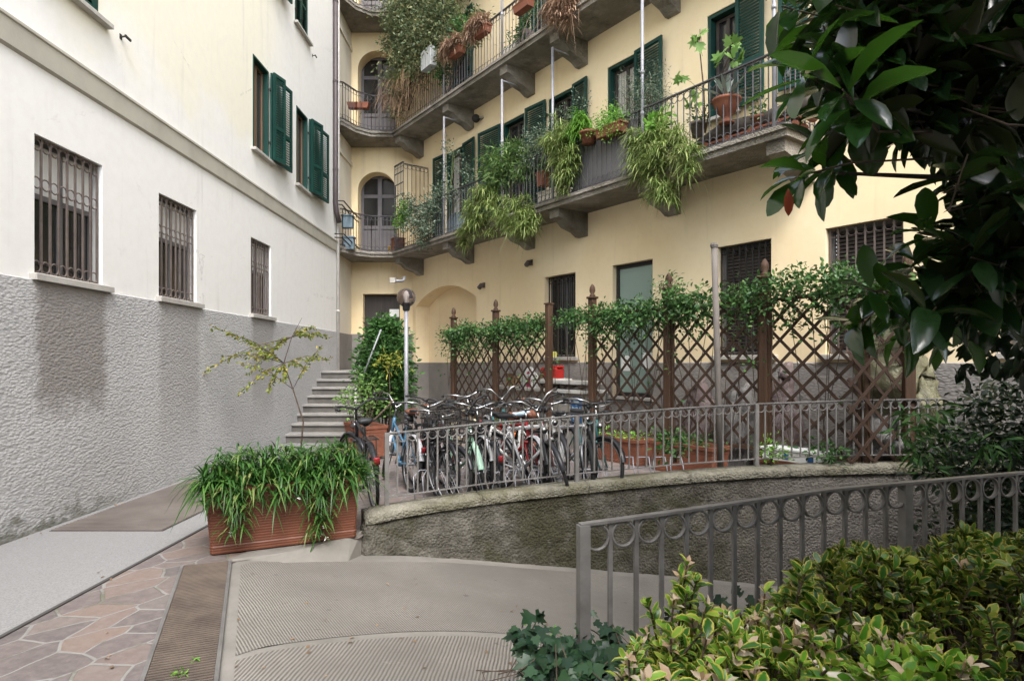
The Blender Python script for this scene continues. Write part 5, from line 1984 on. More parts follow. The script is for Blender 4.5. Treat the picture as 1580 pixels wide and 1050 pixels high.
fl = np.repeat(fl, 9, 0) + rs.normal(0, .009, (45, 3))
lb.leaves(L_SMALL, fl, rdir(rs, 45), rdir(rs, 45), rs.uniform(.014, .022, 45), 1.5)
lb.build("blossom", "petal_white", PLN)


def court_trough(label, pos, L, mat="terracotta", hgt=.38, plants=60, leafm="leaf_nandina", hp=.14, size=(.03, .06)):
    o = thing("terracotta_planter", label, "planter", frame(pos, TD), "terracotta troughs in the yard")
    part("box", mat, o, trough, L, .36, hgt)
    soil_top(o, L - .04, .32, hgt - .05)
    if plants:
        lb = LB()
        c = np.array([o.matrix_basis @ Vector((rs.uniform(-L / 2, L / 2), rs.uniform(-.14, .14), hgt + rs.uniform(-.02, hp))) for _ in range(plants)])
        cloud(lb, rs, L_OVAL, c, 5, (.03, .03, .03), size)
        lb.build("foliage", leafm, o)
    return o


q = tp(975, .24)
court_trough("ribbed terracotta trough behind the railing, right of the bicycles", (q.x, q.y, .072), 1.0, plants=40, leafm="leaf_weed", hp=.05)
q = tp(1082, .27)
court_trough("ribbed terracotta trough with a bushy plant behind the grey pole", (q.x, q.y, .072), 1.05, hgt=.42, plants=55, hp=.1)
q = tp(1235, .16)
o = court_trough("dark trough with a white foam box on it behind the railing at right", (q.x, q.y, .072), .8, mat="planter_brown", hgt=.36, plants=0)
fb = thing("foam_box", "white foam box with blue marks set on the dark trough", "box", frame((q.x + .05, q.y, .41), TD))
part("body", "white_plastic", fb, lambda m: (m.bbox(-.38, .38, -.14, .14, .0, .13, .01), m.bbox(-.4, .4, -.15, .15, .13, .155, .005)))
for x in (-.1, .2):
    part("mark", "poster_blue", fb, lambda m: m.box(x, x + .07, -.143, -.14, .03, .1))
court_trough("orange terracotta trough in the back under the left trellis", (-.05, 10.2, .072), 1.2, hgt=.45, plants=30, hp=.08)
court_trough("old terracotta trough near the foot of the stone stairs", (-2.45, 10.4, .072), .95, hgt=.5, plants=0)
for k, (x, y, z) in enumerate(((1.95, 7.0, .0), (2.35, 6.95, .0), (3.1, 6.95, 0))):
    pass


def sprig_plant(name, label, pos, hgt, spread, nclump, per, mat, size, tpl=L_OVAL, stems=5, cat="plant", sig=.07, seed=1, lowfrac=.3, stem_mat="twig", shape=None, up=.15):
    r_ = np.random.RandomState(seed)
    o = thing(name, label, cat, pos)
    b = np.array(pos)
    cs = []
    while len(cs) < nclump:
        t = r_.uniform(lowfrac, 1)
        rr = spread * (math.sin(math.pi * min(max((t - lowfrac) / (1 - lowfrac) * .85 + .12, 0), 1)) ** .7)
        a = r_.uniform(0, 2 * math.pi)
        q = rr * math.sqrt(r_.uniform(.1, 1))
        cs.append(b + np.array([q * math.cos(a), q * math.sin(a), t * hgt]))
    cs = np.array(cs)
    mb = MB()
    for k in range(stems):
        e = cs[r_.randint(len(cs))]
        mid = b * .5 + e * .5 + r_.normal(0, .05, 3)
        mid[:2] = b[:2] * .7 + e[:2] * .3
        mb.tube([Vector(b + np.array([r_.normal(0, .03), r_.normal(0, .03), 0])), Vector(mid), Vector(e)], [.012, .009, .003], 5)
    mb.build("stems", stem_mat, o, True, True)
    lb = LB()
    cloud(lb, r_, tpl, cs, per, (sig, sig, sig * .7), size, up)
    lb.build("foliage", mat, o)
    return o


sprig_plant("small_plant", "young broad leaved plant growing in front of the long trellis", (1.86, 7.15, .45), .32, .16, 26, 6, "leaf_nandina", (.05, .09), stems=4, seed=3)
sprig_plant("small_plant", "bushy bright green herb beside the grey pole in the trough", (2.9, 7.0, .45), .22, .16, 30, 8, "leaf_weed", (.03, .05), stems=4, seed=4)
sprig_plant("small_plant", "pale leaved seedling in front of the thick trellis post", (3.55, 7.0, .38), .28, .2, 24, 6, "leaf_jasmine", (.05, .085), stems=4, seed=6)

# dense bush in front of the portal with a white cane, yellow spray at its side
sprig_plant("evergreen_bush", "tall dense green bush hiding the right end of the stone stairs", (-2.35, 11.5, .06), 2.25, .44, 330, 30, "leaf_nandina", (.06, .11), L_OVAL, 12, "shrub", .10, 11, .28)
o = sprig_plant("pale_bush", "low pale leaved plant sprawling over the step ends below the green bush", (-2.55, 10.8, .06), 1.25, .5, 55, 9, "leaf_fig", (.05, .085), L_OVAL, 9, "shrub", .08, 12, .5)
lb = LB()
r_ = np.random.RandomState(2)
c = np.array([list(D(px, py, 10.9)) for px, py in ((597, 553), (610, 550), (590, 562), (604, 566), (616, 560))])
cloud(lb, r_, L_NARROW, c, 26, (.06, .06, .05), (.07, .13), .1)
ys_ = thing("yellow_spray", "yellow green drooping leaf spray against the dark green bush", "plant", (-2.15, 10.9, .06))
lb.build("foliage", "leaf_yellow", ys_)
part("stem", "twig", ys_, lambda m: m.tube([(0, 0, 0), (.02, 0, .8), tuple(Vector(D(600, 560, 10.9)) - Vector((-2.15, 10.9, .06)))], [.012, .009, .004], 5), sm=True)
cane = thing("white_cane", "thin white stake leaning in the green bush by the stairs", "stake", D(562, 575, 10.85))
part("shaft", "galvanised", cane, lambda m: m.tube([(0, 0, 0), D(588, 508, 11.0) - D(562, 575, 10.85)], .016, 6), sm=True)
stick = thing("branch", "bare crooked branch sticking up over the bicycle saddles", "branch", D(555, 662, 7.6))
part("wood", "twig", stick, lambda m: m.tube([(0, 0, 0), D(580, 645, 7.65) - D(555, 662, 7.6), D(603, 622, 7.7) - D(555, 662, 7.6), D(608, 615, 7.7) - D(555, 662, 7.6)], [.017, .014, .012, .006], 6), sm=True)

# sapling with sparse yellowing leaves
sb_ = Vector((-3.28, 9.6, .0))
sap = thing("sapling", "slender sapling with sparse yellowing leaves against the grey wall", "tree", sb_)
pts_ = {k: D(px, py, y) for k, (px, py, y) in dict(t1=(468, 650, 9.6), t2=(452, 600, 9.6), t3=(438, 560, 9.6), t4=(450, 520, 9.6), t5=(466, 490, 9.7)).items()}
limbs = [[sb_, pts_['t1'], pts_['t2'], pts_['t3'], pts_['t4'], pts_['t5']]]
ends = [(400, 545, 9.3), (372, 560, 9.2), (352, 515, 9.1), (330, 505, 9.0), (385, 575, 9.3), (372, 605, 9.1), (415, 600, 9.4), (440, 585, 9.5), (480, 520, 9.8), (495, 535, 9.9), (508, 555, 10.0), (485, 505, 9.9), (470, 570, 9.7), (505, 520, 10.0), (345, 550, 9.1), (320, 570, 9.0), (420, 540, 9.5)]
r_ = np.random.RandomState(8)
mb = MB()
mb.tube(limbs[0], [.014, .012, .010, .008, .006, .003], 6)
mb.build("trunk", "twig", sap, True, True)
mb, lb = MB(), LB()
lc, ld = [], []
for e in ends:
    E = D(*e)
    s_ = [pts_['t3'], pts_['t4'], pts_['t2']][r_.randint(3)]
    mid = (s_ + E) / 2 + Vector((0, 0, .09))
    mb.tube([s_, mid, E], [.006, .004, .002], 4)
    for t in np.linspace(.2, 1.02, 40):
        p = s_ * (1 - t) ** 2 + mid * 2 * t * (1 - t) + E * t * t
        for sg in (-1, 1):
            if r_.rand() < .8:
                lc.append(list(p + Vector(r_.normal(0, .015, 3))))
                dd_ = (E - s_).normalized()
                ld.append(list(dd_ * .5 + Vector((0, sg * .5, -.15)) + Vector(r_.normal(0, .4, 3))))
mb.build("branches", "twig", sap, True, True)
lb.leaves(L_OVAL, lc, ld, rdir(r_, len(lc), 1.2), r_.uniform(.04, .07, len(lc)), 1.1)
lb.build("crown", "leaf_sapling", sap)


# climbing jasmine on the trellises
def vine(label, spans, seed, dens, hang, mat="leaf_jasmine", size=(.045, .08)):
    r_ = np.random.RandomState(seed)
    first = tp(spans[0][0])
    o = thing("climbing_vine", label, "vine", first)
    cs = []
    mb = MB()
    for a, b, ztop, zlow in spans:
        pa_, pb_ = tp(a), tp(b)
        L = (pb_ - pa_).length
        d_ = (pb_ - pa_).normalized()
        for _ in range(int(L * dens)):
            u = r_.uniform(0, L)
            nz = noise.noise(Vector(((pa_ + d_ * u).x * 1.7, seed, 0)))
            drop = (zlow + hang * nz)
            if noise.noise(Vector(((pa_ + d_ * u).x * 4.1, seed + 5, 0))) < -.22 and r_.rand() < .6:
                continue
            z = ztop + .10 * nz + .06 - abs(r_.normal(0, 1)) * max(drop, .05) * .6
            p = pa_ + d_ * u + ND * r_.normal(0.03, .10)
            cs.append((p.x, p.y, z))
        for k in range(int(L * 7)):
            u = r_.uniform(0, L)
            p = pa_ + d_ * u + ND * r_.uniform(-.04, .05)
            z0 = r_.uniform(.3, 1.2)
            q = p + d_ * r_.uniform(-.4, .4)
            mb.tube([(p.x, p.y, z0), ((p.x + q.x) / 2 + r_.normal(0, .05), (p.y + q.y) / 2, (z0 + ztop) / 2), (q.x, q.y, ztop - .1)], .005, 4)
            if r_.rand() < .55:
                t = r_.uniform(.2, .9)
                cs.append((p.x * (1 - t) + q.x * t + ND.x * .05, p.y * (1 - t) + q.y * t + ND.y * .05, z0 * (1 - t) + ztop * t))
    mb.build("stems", "twig", o, True, True)
    lb = LB()
    cloud(lb, r_, L_OVAL, cs, 9, (.075, .075, .06), size, -.05, .8)
    lb.build("foliage", mat, o)


vine("leafy climbing vine along the top of the left trellis", [(690, 765, 2.28, .42), (765, 843, 2.33, .34)], 21, 170, .2)
vine("leafy climbing vine crowning the long trellis and hanging over its panels", [(885, 914, 2.38, .18), (914, 1032, 2.42, .36), (1032, 1180, 2.5, .42), (1180, 1340, 2.62, .55), (1340, 1400, 2.55, .6)], 22, 190, .25)
vine("thin vine shoots bridging the gap between both trellises", [(850, 890, 2.34, .1)], 24, 16, .1)
sprig_plant("vine_tuft", "small leaf tuft growing round the finial of the middle trellis post", tuple(tp(1034) + Vector((0, 0, 2.45))), .36, .3, 26, 7, "leaf_jasmine", (.04, .07), stems=6, seed=31, cat="vine", sig=.06)


# ------------------------------------------------------------------ plants and pots on the balconies
def bp(px, py, d):
    return fp(fs(px, d), d, fz(px, py, d))


def blade_clump(lb, r_, c, n, L, W, droop, out=.3, elv=(.2, 1.3), jit=.04):
    c = np.asarray(c, float)
    P = c + r_.normal(0, jit, (n, 3))
    a = r_.uniform(0, 2 * math.pi, n)
    e = r_.uniform(elv[0], elv[1], n)
    d = np.stack([np.cos(a) * np.cos(e), np.sin(a) * np.cos(e), np.sin(e)], 1) + np.array(ND) * out
    lb.blades(P, d, r_.uniform(*L, n), r_.uniform(*W, n), r_.uniform(*droop, n))


def balcony_plant(name, label, blobs, mat, kind, seed, base, cat="plant", pot=None, stems=6, stem_mat="green_stem", size=(.04, .07), tpl=L_SMALL, group=None):
    """blobs = (px, py, radius m, amount, d) in the photo, each a clump of the plant"""
    r_ = np.random.RandomState(seed)
    B = bp(*base)
    o = thing(name, label, cat, B, group)
    lb = LB()
    cen = []
    for (px, py, rad, amt, d) in blobs:
        c = np.array(bp(px, py, d))
        cen.append(c)
        if kind == "blade":
            nr = max(1, amt // 4)
            P = c + r_.normal(0, rad * .55, (nr, 3))
            dd_ = r_.normal(0, .35, (nr, 3)) + np.array(ND) * .5
            dd_[:, 2] += .2
            lb.blades(P, dd_, r_.uniform(.3, .6, nr), np.full(nr, .006), r_.uniform(.8, 1.6, nr))
            for _ in range(amt):
                q = c + r_.normal(0, rad * .5, 3) * np.array([.9, .9, 1])
                blade_clump(lb, r_, q, 20, (.12, .27), (.012, .020), (.3, 1.1), .45, (-.3, 1.2), .025)
        elif kind == "bamboo":
            q = c + r_.normal(0, rad * .5, (amt, 3))
            cloud(lb, r_, L_NARROW, q, 16, (.06, .06, .06), (.09, .17), -.25, .8)
        elif kind == "hang":
            n = amt * 10
            P = c + r_.normal(0, 1, (n, 3)) * np.array([rad, rad * .5, .05])
            dd_ = r_.normal(0, .25, (n, 3)) + np.array(ND) * .25
            dd_[:, 2] -= .7
            lb.blades(P, dd_, r_.uniform(.25, .75, n), r_.uniform(.006, .011, n), r_.uniform(0, .4, n))
        else:
            q = c + r_.normal(0, rad * .5, (amt, 3)) * np.array([1, 1, 1.1])
            cloud(lb, r_, tpl, q, 14, (.06, .06, .06), size, .1)
    lb.build("foliage", mat, o)
    if stems:
        mb = MB()
        for k in range(stems):
            e = cen[r_.randint(len(cen))]
            q = Vector(e + r_.normal(0, .06, 3))
            m_ = (B + q) / 2 + Vector((0, 0, .05))
            mb.tube([B, m_, q], [.009, .007, .004], 5)
        mb.build("stems", stem_mat, o, True, True)
    if pot:
        pot(o)
    return o


def pot_round(o, r=.13, h=.24, mat="terracotta", at=(0, 0, 0), loc=True):
    part("pot", mat, o, lambda m: m.lathe([(r * .68, 0), (r * .95, h * .8), (r * 1.08, h * .81), (r * 1.1, h), (r * .96, h), (r * .93, h - .03)], at, 16), sm=True)


def flower_box(o, L=.55, w=.18, h=.17, mat="terracotta", dz=-.08, dx=0.0):
    fr = o.matrix_basis.inverted() @ frame(o.matrix_basis.translation + Vector((0, 0, dz)), TD)

    def f(m):
        m.M = fr
        v = [(x * s_, y * s_, z) for z, s_ in ((0, .88), (h - .025, .98), (h - .025, 1.05), (h, 1.05)) for x, y in ((-L / 2, -w / 2), (L / 2, -w / 2), (L / 2, w / 2), (-L / 2, w / 2))]
        fc = [(3, 2, 1, 0), (12, 13, 14, 15)]
        for k in (0, 4, 8):
            fc += [(k + i, k + (i + 1) % 4, k + 4 + (i + 1) % 4, k + 4 + i) for i in range(4)]
        m.add(v, fc)
    part("box", mat, o, f)


# lower balcony, from the far end
balcony_plant("trailing_shrub", "grey green trailing shrub over the railing at the far end of the lower balcony",
              [(632, 322, .2, 34, .85), (655, 330, .26, 44, .9), (640, 345, .24, 38, .92), (668, 318, .24, 36, .88), (655, 360, .22, 34, .95), (675, 300, .16, 14, .85), (628, 310, .16, 14, .8), (648, 375, .12, 8, .95), (660, 345, .2, 22, .95)],
              "leaf_gray", "leaf", 41, (650, 365, .6), stems=14, stem_mat="twig", size=(.05, .085))
balcony_plant("trailing_shrub", "fresh green broad leaved plant among the grey trailing shrub",
              [(622, 335, .14, 18, .95), (618, 342, .14, 16, .95), (628, 326, .12, 10, .95)], "leaf_grass", "leaf", 42, (620, 352, .8), size=(.05, .09), stems=4)
balcony_plant("climber", "thin climber winding up the first balcony pole",
              [(690, 225, .12, 6, .8), (688, 260, .12, 7, .8), (700, 240, .16, 8, .75), (688, 290, .12, 8, .8), (715, 260, .18, 10, .7), (725, 275, .18, 10, .7), (705, 300, .2, 16, .7)],
              "leaf_gray", "leaf", 43, (690, 340, .74), size=(.04, .07), stems=8)
balcony_plant("bamboo_plant", "tall feathery bamboo like plant rising behind the second balcony pole",
              [(790, 240, .20, 30, .7), (780, 262, .25, 40, .75), (800, 225, .18, 18, .7), (765, 280, .22, 30, .8), (810, 262, .2, 24, .75), (770, 245, .2, 18, .75), (752, 268, .15, 10, .8)],
              "leaf_bamboo", "bamboo", 44, (785, 300, .7), stems=10)
balcony_plant("spider_plant", "big pale green grassy plant cascading over the railing towards the lower left",
              [(755, 292, .24, 18, .9), (740, 310, .26, 20, .95), (728, 330, .22, 18, 1.0), (745, 330, .25, 18, .95), (760, 315, .22, 14, .95), (720, 355, .16, 13, 1.0), (718, 372, .10, 8, 1.0), (733, 350, .18, 12, 1.0)],
              "leaf_spider", "blade", 45, (748, 305, .8), stems=4)
balcony_plant("spider_plant", "pale green grassy plant tumbling below the balcony edge between two brackets",
              [(775, 325, .22, 14, .95), (782, 345, .2, 14, 1.0), (805, 318, .22, 16, .92), (812, 335, .22, 18, .95), (818, 355, .18, 13, 1.0), (800, 350, .2, 14, 1.0), (824, 340, .12, 8, .95), (758, 360, .08, 3, 1.0)],
              "leaf_spider", "blade", 46, (798, 315, .8), stems=4)
balcony_plant("gray_bush", "loose silvery bush behind the railing right of the feathery plant",
              [(832, 222, .24, 32, .7), (825, 240, .25, 32, .72), (840, 210, .25, 18, .66), (860, 205, .25, 16, .66), (870, 185, .2, 10, .66), (895, 160, .2, 8, .66), (842, 245, .18, 18, .62), (818, 220, .14, 10, .6), (850, 225, .15, 10, .62), (835, 205, .14, 8, .6)],
              "leaf_gray", "leaf", 47, (832, 285, .55), stems=10, stem_mat="twig", size=(.035, .06))
o = balcony_plant("potted_plant", "orange square pot with a sprig behind the railing bars", [(845, 255, .08, 8, .6)], "leaf_jasmine", "leaf", 48, (838, 288, .62), stems=2)
flower_box(o, .2, .2, .28, "terracotta", .0)
balcony_plant("hanging_plant", "lush green and yellow plant hanging down beside the grey shielded railing",
              [(872, 215, .22, 18, .88), (868, 240, .2, 16, .92), (878, 258, .18, 14, .94), (862, 230, .18, 12, .9), (872, 275, .14, 10, .95), (866, 290, .1, 6, .95), (884, 235, .16, 12, .92), (860, 205, .2, 12, .85), (853, 222, .16, 7, .85)],
              "leaf_spider", "blade", 49, (876, 215, .8), stems=5)
o = balcony_plant("potted_grass", "bright upright grass clump in a hanging terracotta pot on the rail",
                  [(897, 185, .12, 14, .84), (892, 195, .14, 12, .84), (903, 190, .1, 10, .84), (886, 205, .12, 8, .86)], "leaf_grass", "blade", 50, (908, 222, .86), stems=2)
pot_round(o, .15, .2)
o = balcony_plant("flower_box", "terracotta box with fresh green herbs on the rail right of the grass clump",
                  [(935, 190, .16, 26, .86), (945, 183, .16, 26, .86), (925, 195, .14, 18, .86), (955, 178, .14, 16, .86), (938, 202, .12, 10, .94), (950, 195, .1, 8, .94)], "leaf_weed", "leaf", 51, (943, 203, .86), size=(.03, .05), stems=3, cat="flower box")
flower_box(o, .58, .2, .16, dz=-.07)
balcony_plant("olive_bush", "silvery olive like bush standing against the fourth balcony pole",
              [(985, 150, .26, 30, .7), (1000, 140, .26, 32, .72), (1008, 130, .24, 18, .7), (975, 135, .2, 12, .7), (995, 165, .22, 24, .65), (1010, 160, .2, 18, .62), (975, 168, .18, 14, .62), (1020, 150, .14, 10, .6), (1005, 120, .14, 8, .6), (985, 180, .2, 18, .65)],
              "leaf_gray", "leaf", 52, (995, 215, .5), stems=14, stem_mat="twig", size=(.04, .065), tpl=L_NARROW)
balcony_plant("spider_plant", "broad pale green grassy plant spilling over the railing beside the fourth pole",
              [(985, 212, .18, 13, .92), (1005, 215, .2, 16, .94), (1025, 212, .2, 16, .94), (1045, 220, .18, 14, .94), (1000, 240, .22, 18, 1.0), (1022, 245, .22, 18, 1.0), (990, 258, .18, 12, 1.0), (1058, 240, .18, 13, 1.0), (1066, 258, .12, 8, 1.0), (1020, 275, .18, 13, 1.02), (1030, 292, .15, 11, 1.02), (1012, 292, .12, 6, 1.02), (975, 230, .14, 8, .95), (1038, 302, .1, 6, 1.02)],
              "leaf_spider", "blade", 53, (1015, 225, .8), stems=5)
balcony_plant("leafy_plant", "bright broad leaves peeping through the railing above the spider plant",
              [(1015, 195, .12, 9, .8), (1008, 205, .1, 8, .8), (1022, 187, .1, 6, .8)], "leaf_weed", "leaf", 54, (1015, 215, .75), size=(.07, .11), tpl=L_OVAL, stems=3)
# fig sapling with lobed leaves
r_ = np.random.RandomState(55)
fb_ = bp(1088, 205, .5)
fg = thing("fig_sapling", "thin fig sapling with few lobed leaves beside the agave", "plant", fb_)
tops = [(1080, 50), (1075, 62), (1048, 118), (1062, 160), (1125, 72), (1140, 62), (1132, 95), (1112, 92), (1143, 85), (1068, 150)]
mb, lb = MB(), LB()
mb.tube([fb_, bp(1086, 140, .5), bp(1080, 80, .55), bp(1080, 45, .6)], [.014, .012, .009, .005], 6)
mb.tube([fb_, bp(1100, 140, .5), bp(1122, 95, .55), bp(1140, 65, .6)], [.012, .01, .008, .004], 6)
for px, py in tops:
    p = bp(px, py, .62)
    q = bp(1084, py + 25, .55) if px < 1100 else bp(1118, py + 20, .55)
    mb.tube([q, (p + q) / 2 + Vector((0, 0, .04)), p], .003, 4)
    k = 3
    lb.leaves(L_FIG, np.array(p) + r_.normal(0, .03, (k, 3)), r_.normal(0, .5, (k, 3)) + np.array([-.2, -.3, -.2]), rdir(r_, k, .6), r_.uniform(.12, .2, k))
mb.build("stem", "twig", fg, True, True)
lb.build("foliage", "leaf_fig", fg)
# agave in an urn
ab = bp(1121, 192, .62)
ag = thing("potted_agave", "grey spiky agave in a terracotta urn on the balcony parapet", "potted plant", ab)
part("pot", "terracotta", ag, lambda m: m.lathe([(.10, 0), (.11, .02), (.06, .06), (.06, .1), (.12, .16), (.17, .25), (.19, .31), (.205, .32), (.205, .35), (.17, .35)], (0, 0, 0), 16), sm=True)
lb = LB()
cz = np.array(ab) + np.array([0, 0, .36])
dirs = []
for k in range(18):
    a = k * 2.4
    e = .15 + 1.2 * (k / 18)
    dirs.append((math.cos(a) * math.cos(e), math.sin(a) * math.cos(e), math.sin(e)))
lb.blades(np.repeat(cz[None], 18, 0), dirs, r_.uniform(.38, .62, 18), np.full(18, .055), r_.uniform(.1, .45, 18), 6)
lb.build("foliage", "leaf_agave", ag)
# stacked roof tiles and logs behind the railing at the near end
tl = thing("tile_stack", "stacked terracotta roof tiles laid along the balcony floor behind the railing", "tiles", frame(fp(fs(1140, .5), .45, 4.604), TD))
part("tiles", "terracotta", tl, lambda m: [m.tube([(-.9 + i * .125, -.12, .06 + (.1 if i % 3 == 0 else 0)), (-.9 + i * .125, .15, .06 + (.1 if i % 3 == 0 else 0))], .058, 8) for i in range(16)] + [m.box(-.95, 1.1, -.1, .15, .17, .2)])
lg = thing("log", "dark weathered log lying on the stacked tiles of the balcony", "log", frame(fp(fs(1145, .5), .45, 4.81), TD))
part("wood", "bark", lg, lambda m: m.tube([(-.85, 0, .05), (-.3, -.03, .13), (.3, .02, .10), (.95, 0, .14)], [.05, .12, .10, .11], 9), sm=True)
for k, (px, d, h, lab) in enumerate(((1172, .45, .30, "small terracotta pot behind the railing near the corner post"), (1076, .5, .25, "small dark pot behind the railing under the fig sapling"))):
    o = balcony_plant("potted_plant", lab, [(px + 2, fz and 175 if k == 0 else 180, .07, 10, d)], "leaf_jasmine", "leaf", 60 + k, (px, 205 if k == 0 else 212, d), stems=2)
    pot_round(o, .11, .22, "terracotta" if k == 0 else "brown_iron")
# things on the floor of the lower balcony
for px, d, w_, h_, mt_, lab, nm in ((706, .45, .5, .55, "pale_blue", "pale blue garden chair bundle behind the balcony bars", "storage_box"), (855, .4, .7, .35, "cream_ceramic", "pale low box under the orange square pot", "storage_box"),
                                   (604, .42, .2, .34, "yellow_plastic", "small yellow bucket by the arched door on the balcony", "bucket"), (614, .45, .3, .5, "planter_brown", "brown crate beside the yellow bucket on the balcony", "crate")):
    o = thing(nm, lab, nm.replace("_", " "), frame(fp(fs(px, d), d, 4.604), TD))
    if nm == "bucket":
        part("body", mt_, o, lambda m: m.lathe([(w_ * .36, 0), (w_ * .5, h_), (w_ * .54, h_), (w_ * .45, h_ - .02), (w_ * .34, .03)], n=14), sm=True)
        part("handle", "dark_iron", o, lambda m: m.tube([(-w_ * .5, 0, h_), (-w_ * .3, 0, h_ + .1), (w_ * .3, 0, h_ + .1), (w_ * .5, 0, h_)], .006, 5))
    else:
        part("body", mt_, o, lambda m: m.bbox(-w_ / 2, w_ / 2, -.15, .15, 0, h_ - .03, .015))
        part("lid", mt_, o, lambda m: m.bbox(-w_ / 2 - .015, w_ / 2 + .015, -.165, .165, h_ - .03, h_, .01))
sc_ = thing("railing_shield", "grey sheet fixed inside the balcony railing below the herb box", "screen", frame(fp(fs(930, .72), .715, 4.67), TD))
part("sheet", "gray_frame", sc_, lambda m: m.box(-.72, .78, -.006, .006, 0, .86))
for k, (px, py) in enumerate(((538, 352), (540, 385))):
    o = thing("hanging_pot", ("pale blue pot hung on the rail beside the lower arched door", "pale blue pot standing at the foot of the rail corner")[k], "pot", D(px, py, 16.45))
    part("pot", "pale_blue", o, lambda m: m.bbox(-.16, .12, -.12, .1, 0, .3, .02))
    part("rim", "pale_blue", o, lambda m: m.bbox(-.18, .14, -.14, .12, .3, .335, .01))

# upper balcony
balcony_plant("hanging_vine", "huge grey green vine curtain falling from the third floor over the upper balcony",
              [(620, 10, .45, 70, .9), (650, 10, .5, 80, .9), (680, 15, .45, 66, .85), (625, 45, .42, 66, .92), (650, 45, .45, 80, .92), (672, 50, .4, 60, .9), (612, 70, .35, 42, .95), (635, 80, .4, 60, .95), (655, 85, .35, 44, .9), (610, 35, .35, 36, .95), (625, 105, .3, 28, .95), (608, 100, .28, 26, .95), (606, 128, .22, 18, .95), (612, 150, .2, 14, .95), (700, 20, .35, 34, .8), (690, 50, .3, 30, .8), (640, -25, .5, 60, .9), (680, -20, .5, 60, .85), (598, 20, .3, 22, .95), (600, 60, .3, 22, .95), (645, 110, .25, 18, .97), (685, 75, .3, 24, .88), (612, 175, .15, 9, .95)],
              "leaf_vine", "leaf", 71, (640, 120, .7), stems=40, stem_mat="twig", size=(.06, .11), cat="vine")
balcony_plant("hanging_vine", "green creeper climbing beside the upper balcony window",
              [(680, 95, .2, 18, .75), (682, 115, .18, 16, .75), (715, 55, .25, 26, .7), (730, 40, .25, 22, .7), (722, 75, .2, 14, .7), (705, 75, .2, 16, .7), (740, 30, .2, 12, .7)], "leaf_jasmine", "leaf", 72, (690, 150, .7), stems=12, stem_mat="twig", size=(.06, .1), cat="vine")
balcony_plant("dry_curtain", "brown curtain of dead stems hanging through the upper balcony railing",
              [(615, 125, .3, 12, .9), (630, 118, .3, 12, .9), (645, 110, .3, 9, .9), (655, 105, .25, 6, .88), (622, 150, .25, 18, .92), (610, 145, .2, 14, .92)], "leaf_dry", "hang", 73, (630, 170, .8), stems=8, stem_mat="twig", cat="dead plant")
balcony_plant("grass_tuft", "bright green grass tuft along the upper balcony rail above the dead stems",
              [(620, 120, .1, 9, .86), (628, 114, .1, 10, .86), (636, 108, .1, 10, .86), (612, 126, .1, 7, .86)], "leaf_grass", "blade", 74, (626, 128, .8), stems=3)
for k, (px, py, dry, lab) in enumerate(((702, 74, 1, "left terracotta rail box of dead straw on the upper balcony"), (741, 42, 1, "middle terracotta rail box of dead straw on the upper balcony"), (805, 3, 0, "bare terracotta rail box at the top edge of the upper balcony"))):
    o = balcony_plant("flower_box", lab, [(px - 4, py - 4, .14, 20, .94), (px + 4, py - 9, .14, 20, .93), (px - 11, py + 3, .12, 18, .95), (px - 14, py + 10, .1, 14, .97)] if dry else [(px, py - 10, .12, 5, .86)], "leaf_dead_pink", "blade", 75 + k, (px + 3, py + 6, .88), stems=1, cat="flower box", group="terracotta rail boxes on the upper balcony")
    flower_box(o, .5, .18, .16, dz=-.1)
balcony_plant("dead_grass", "orange brown dead grass pouring over the upper balcony railing",
              [(866, 8, .25, 34, .9), (855, 18, .22, 22, .92), (878, 2, .25, 30, .9), (870, 20, .2, 18, .95), (848, 25, .12, 8, .92)], "leaf_dead_pink", "blade", 79, (866, 20, .8), stems=2, cat="dead plant")
balcony_plant("creeper", "leafy creeper on the upper balcony wall near the second window", [(815, 20, .18, 16, .4), (812, 40, .15, 10, .5), (806, 50, .15, 8, .6), (800, 62, .1, 5, .7)], "leaf_jasmine", "leaf", 80, (808, 60, .5), stems=6, size=(.05, .09))
mbx = thing("meter_box", "white metal cabinet hanging on the upper balcony railing under the vine", "cabinet", frame(bp(661, 106, 1.02), TD))
part("body", "cabinet_gray", mbx, lambda m: m.bbox(-.24, .24, -.08, .1, 0, .46, .01))
part("door_seam", "gray_frame", mbx, lambda m: (m.box(-.004, .004, -.084, -.08, .02, .44), m.box(-.18, -.08, -.086, -.08, .34, .355)))
rb = thing("flower_box", "small red rail box with dry sprigs in front of the upper arched door", "flower box", frame(D(553, 168, 16.95), (1, 0, 0)))
part("box", "terracotta", rb, lambda m: m.add([(-.26, -.09, 0), (.26, -.09, 0), (.26, .09, 0), (-.26, .09, 0), (-.3, -.11, .15), (.3, -.11, .15), (.3, .11, .15), (-.3, .11, .15)], [(3, 2, 1, 0), (4, 5, 6, 7), (0, 1, 5, 4), (1, 2, 6, 5), (2, 3, 7, 6), (3, 0, 4, 7)]))
lb = LB()
blade_clump(lb, np.random.RandomState(3), D(560, 163, 16.9), 16, (.15, .4), (.008, .012), (.6, 1.6), 0, (.1, 1.0), .08)
lb.build("sprigs", "leaf_dry", rb)
po_ = thing("potted_plant", "two faded boxes with small plants behind the upper railing bars", "potted plant", frame(fp(fs(795, .5), .5, 7.904), TD))
part("pot", "cream_ceramic", po_, lambda m: m.bbox(-.35, .2, -.12, .12, 0, .32, .02))
part("pot", "brown_iron", po_, lambda m: m.bbox(.25, .5, -.12, .12, 0, .45, .02))
lb = LB()
cloud(lb, np.random.RandomState(9), L_OVAL, [list(fp(fs(795, .5) + x, .5, 7.904 + .45)) for x in (-.2, 0, .3, .4)], 30, (.1, .06, .08), (.05, .08))
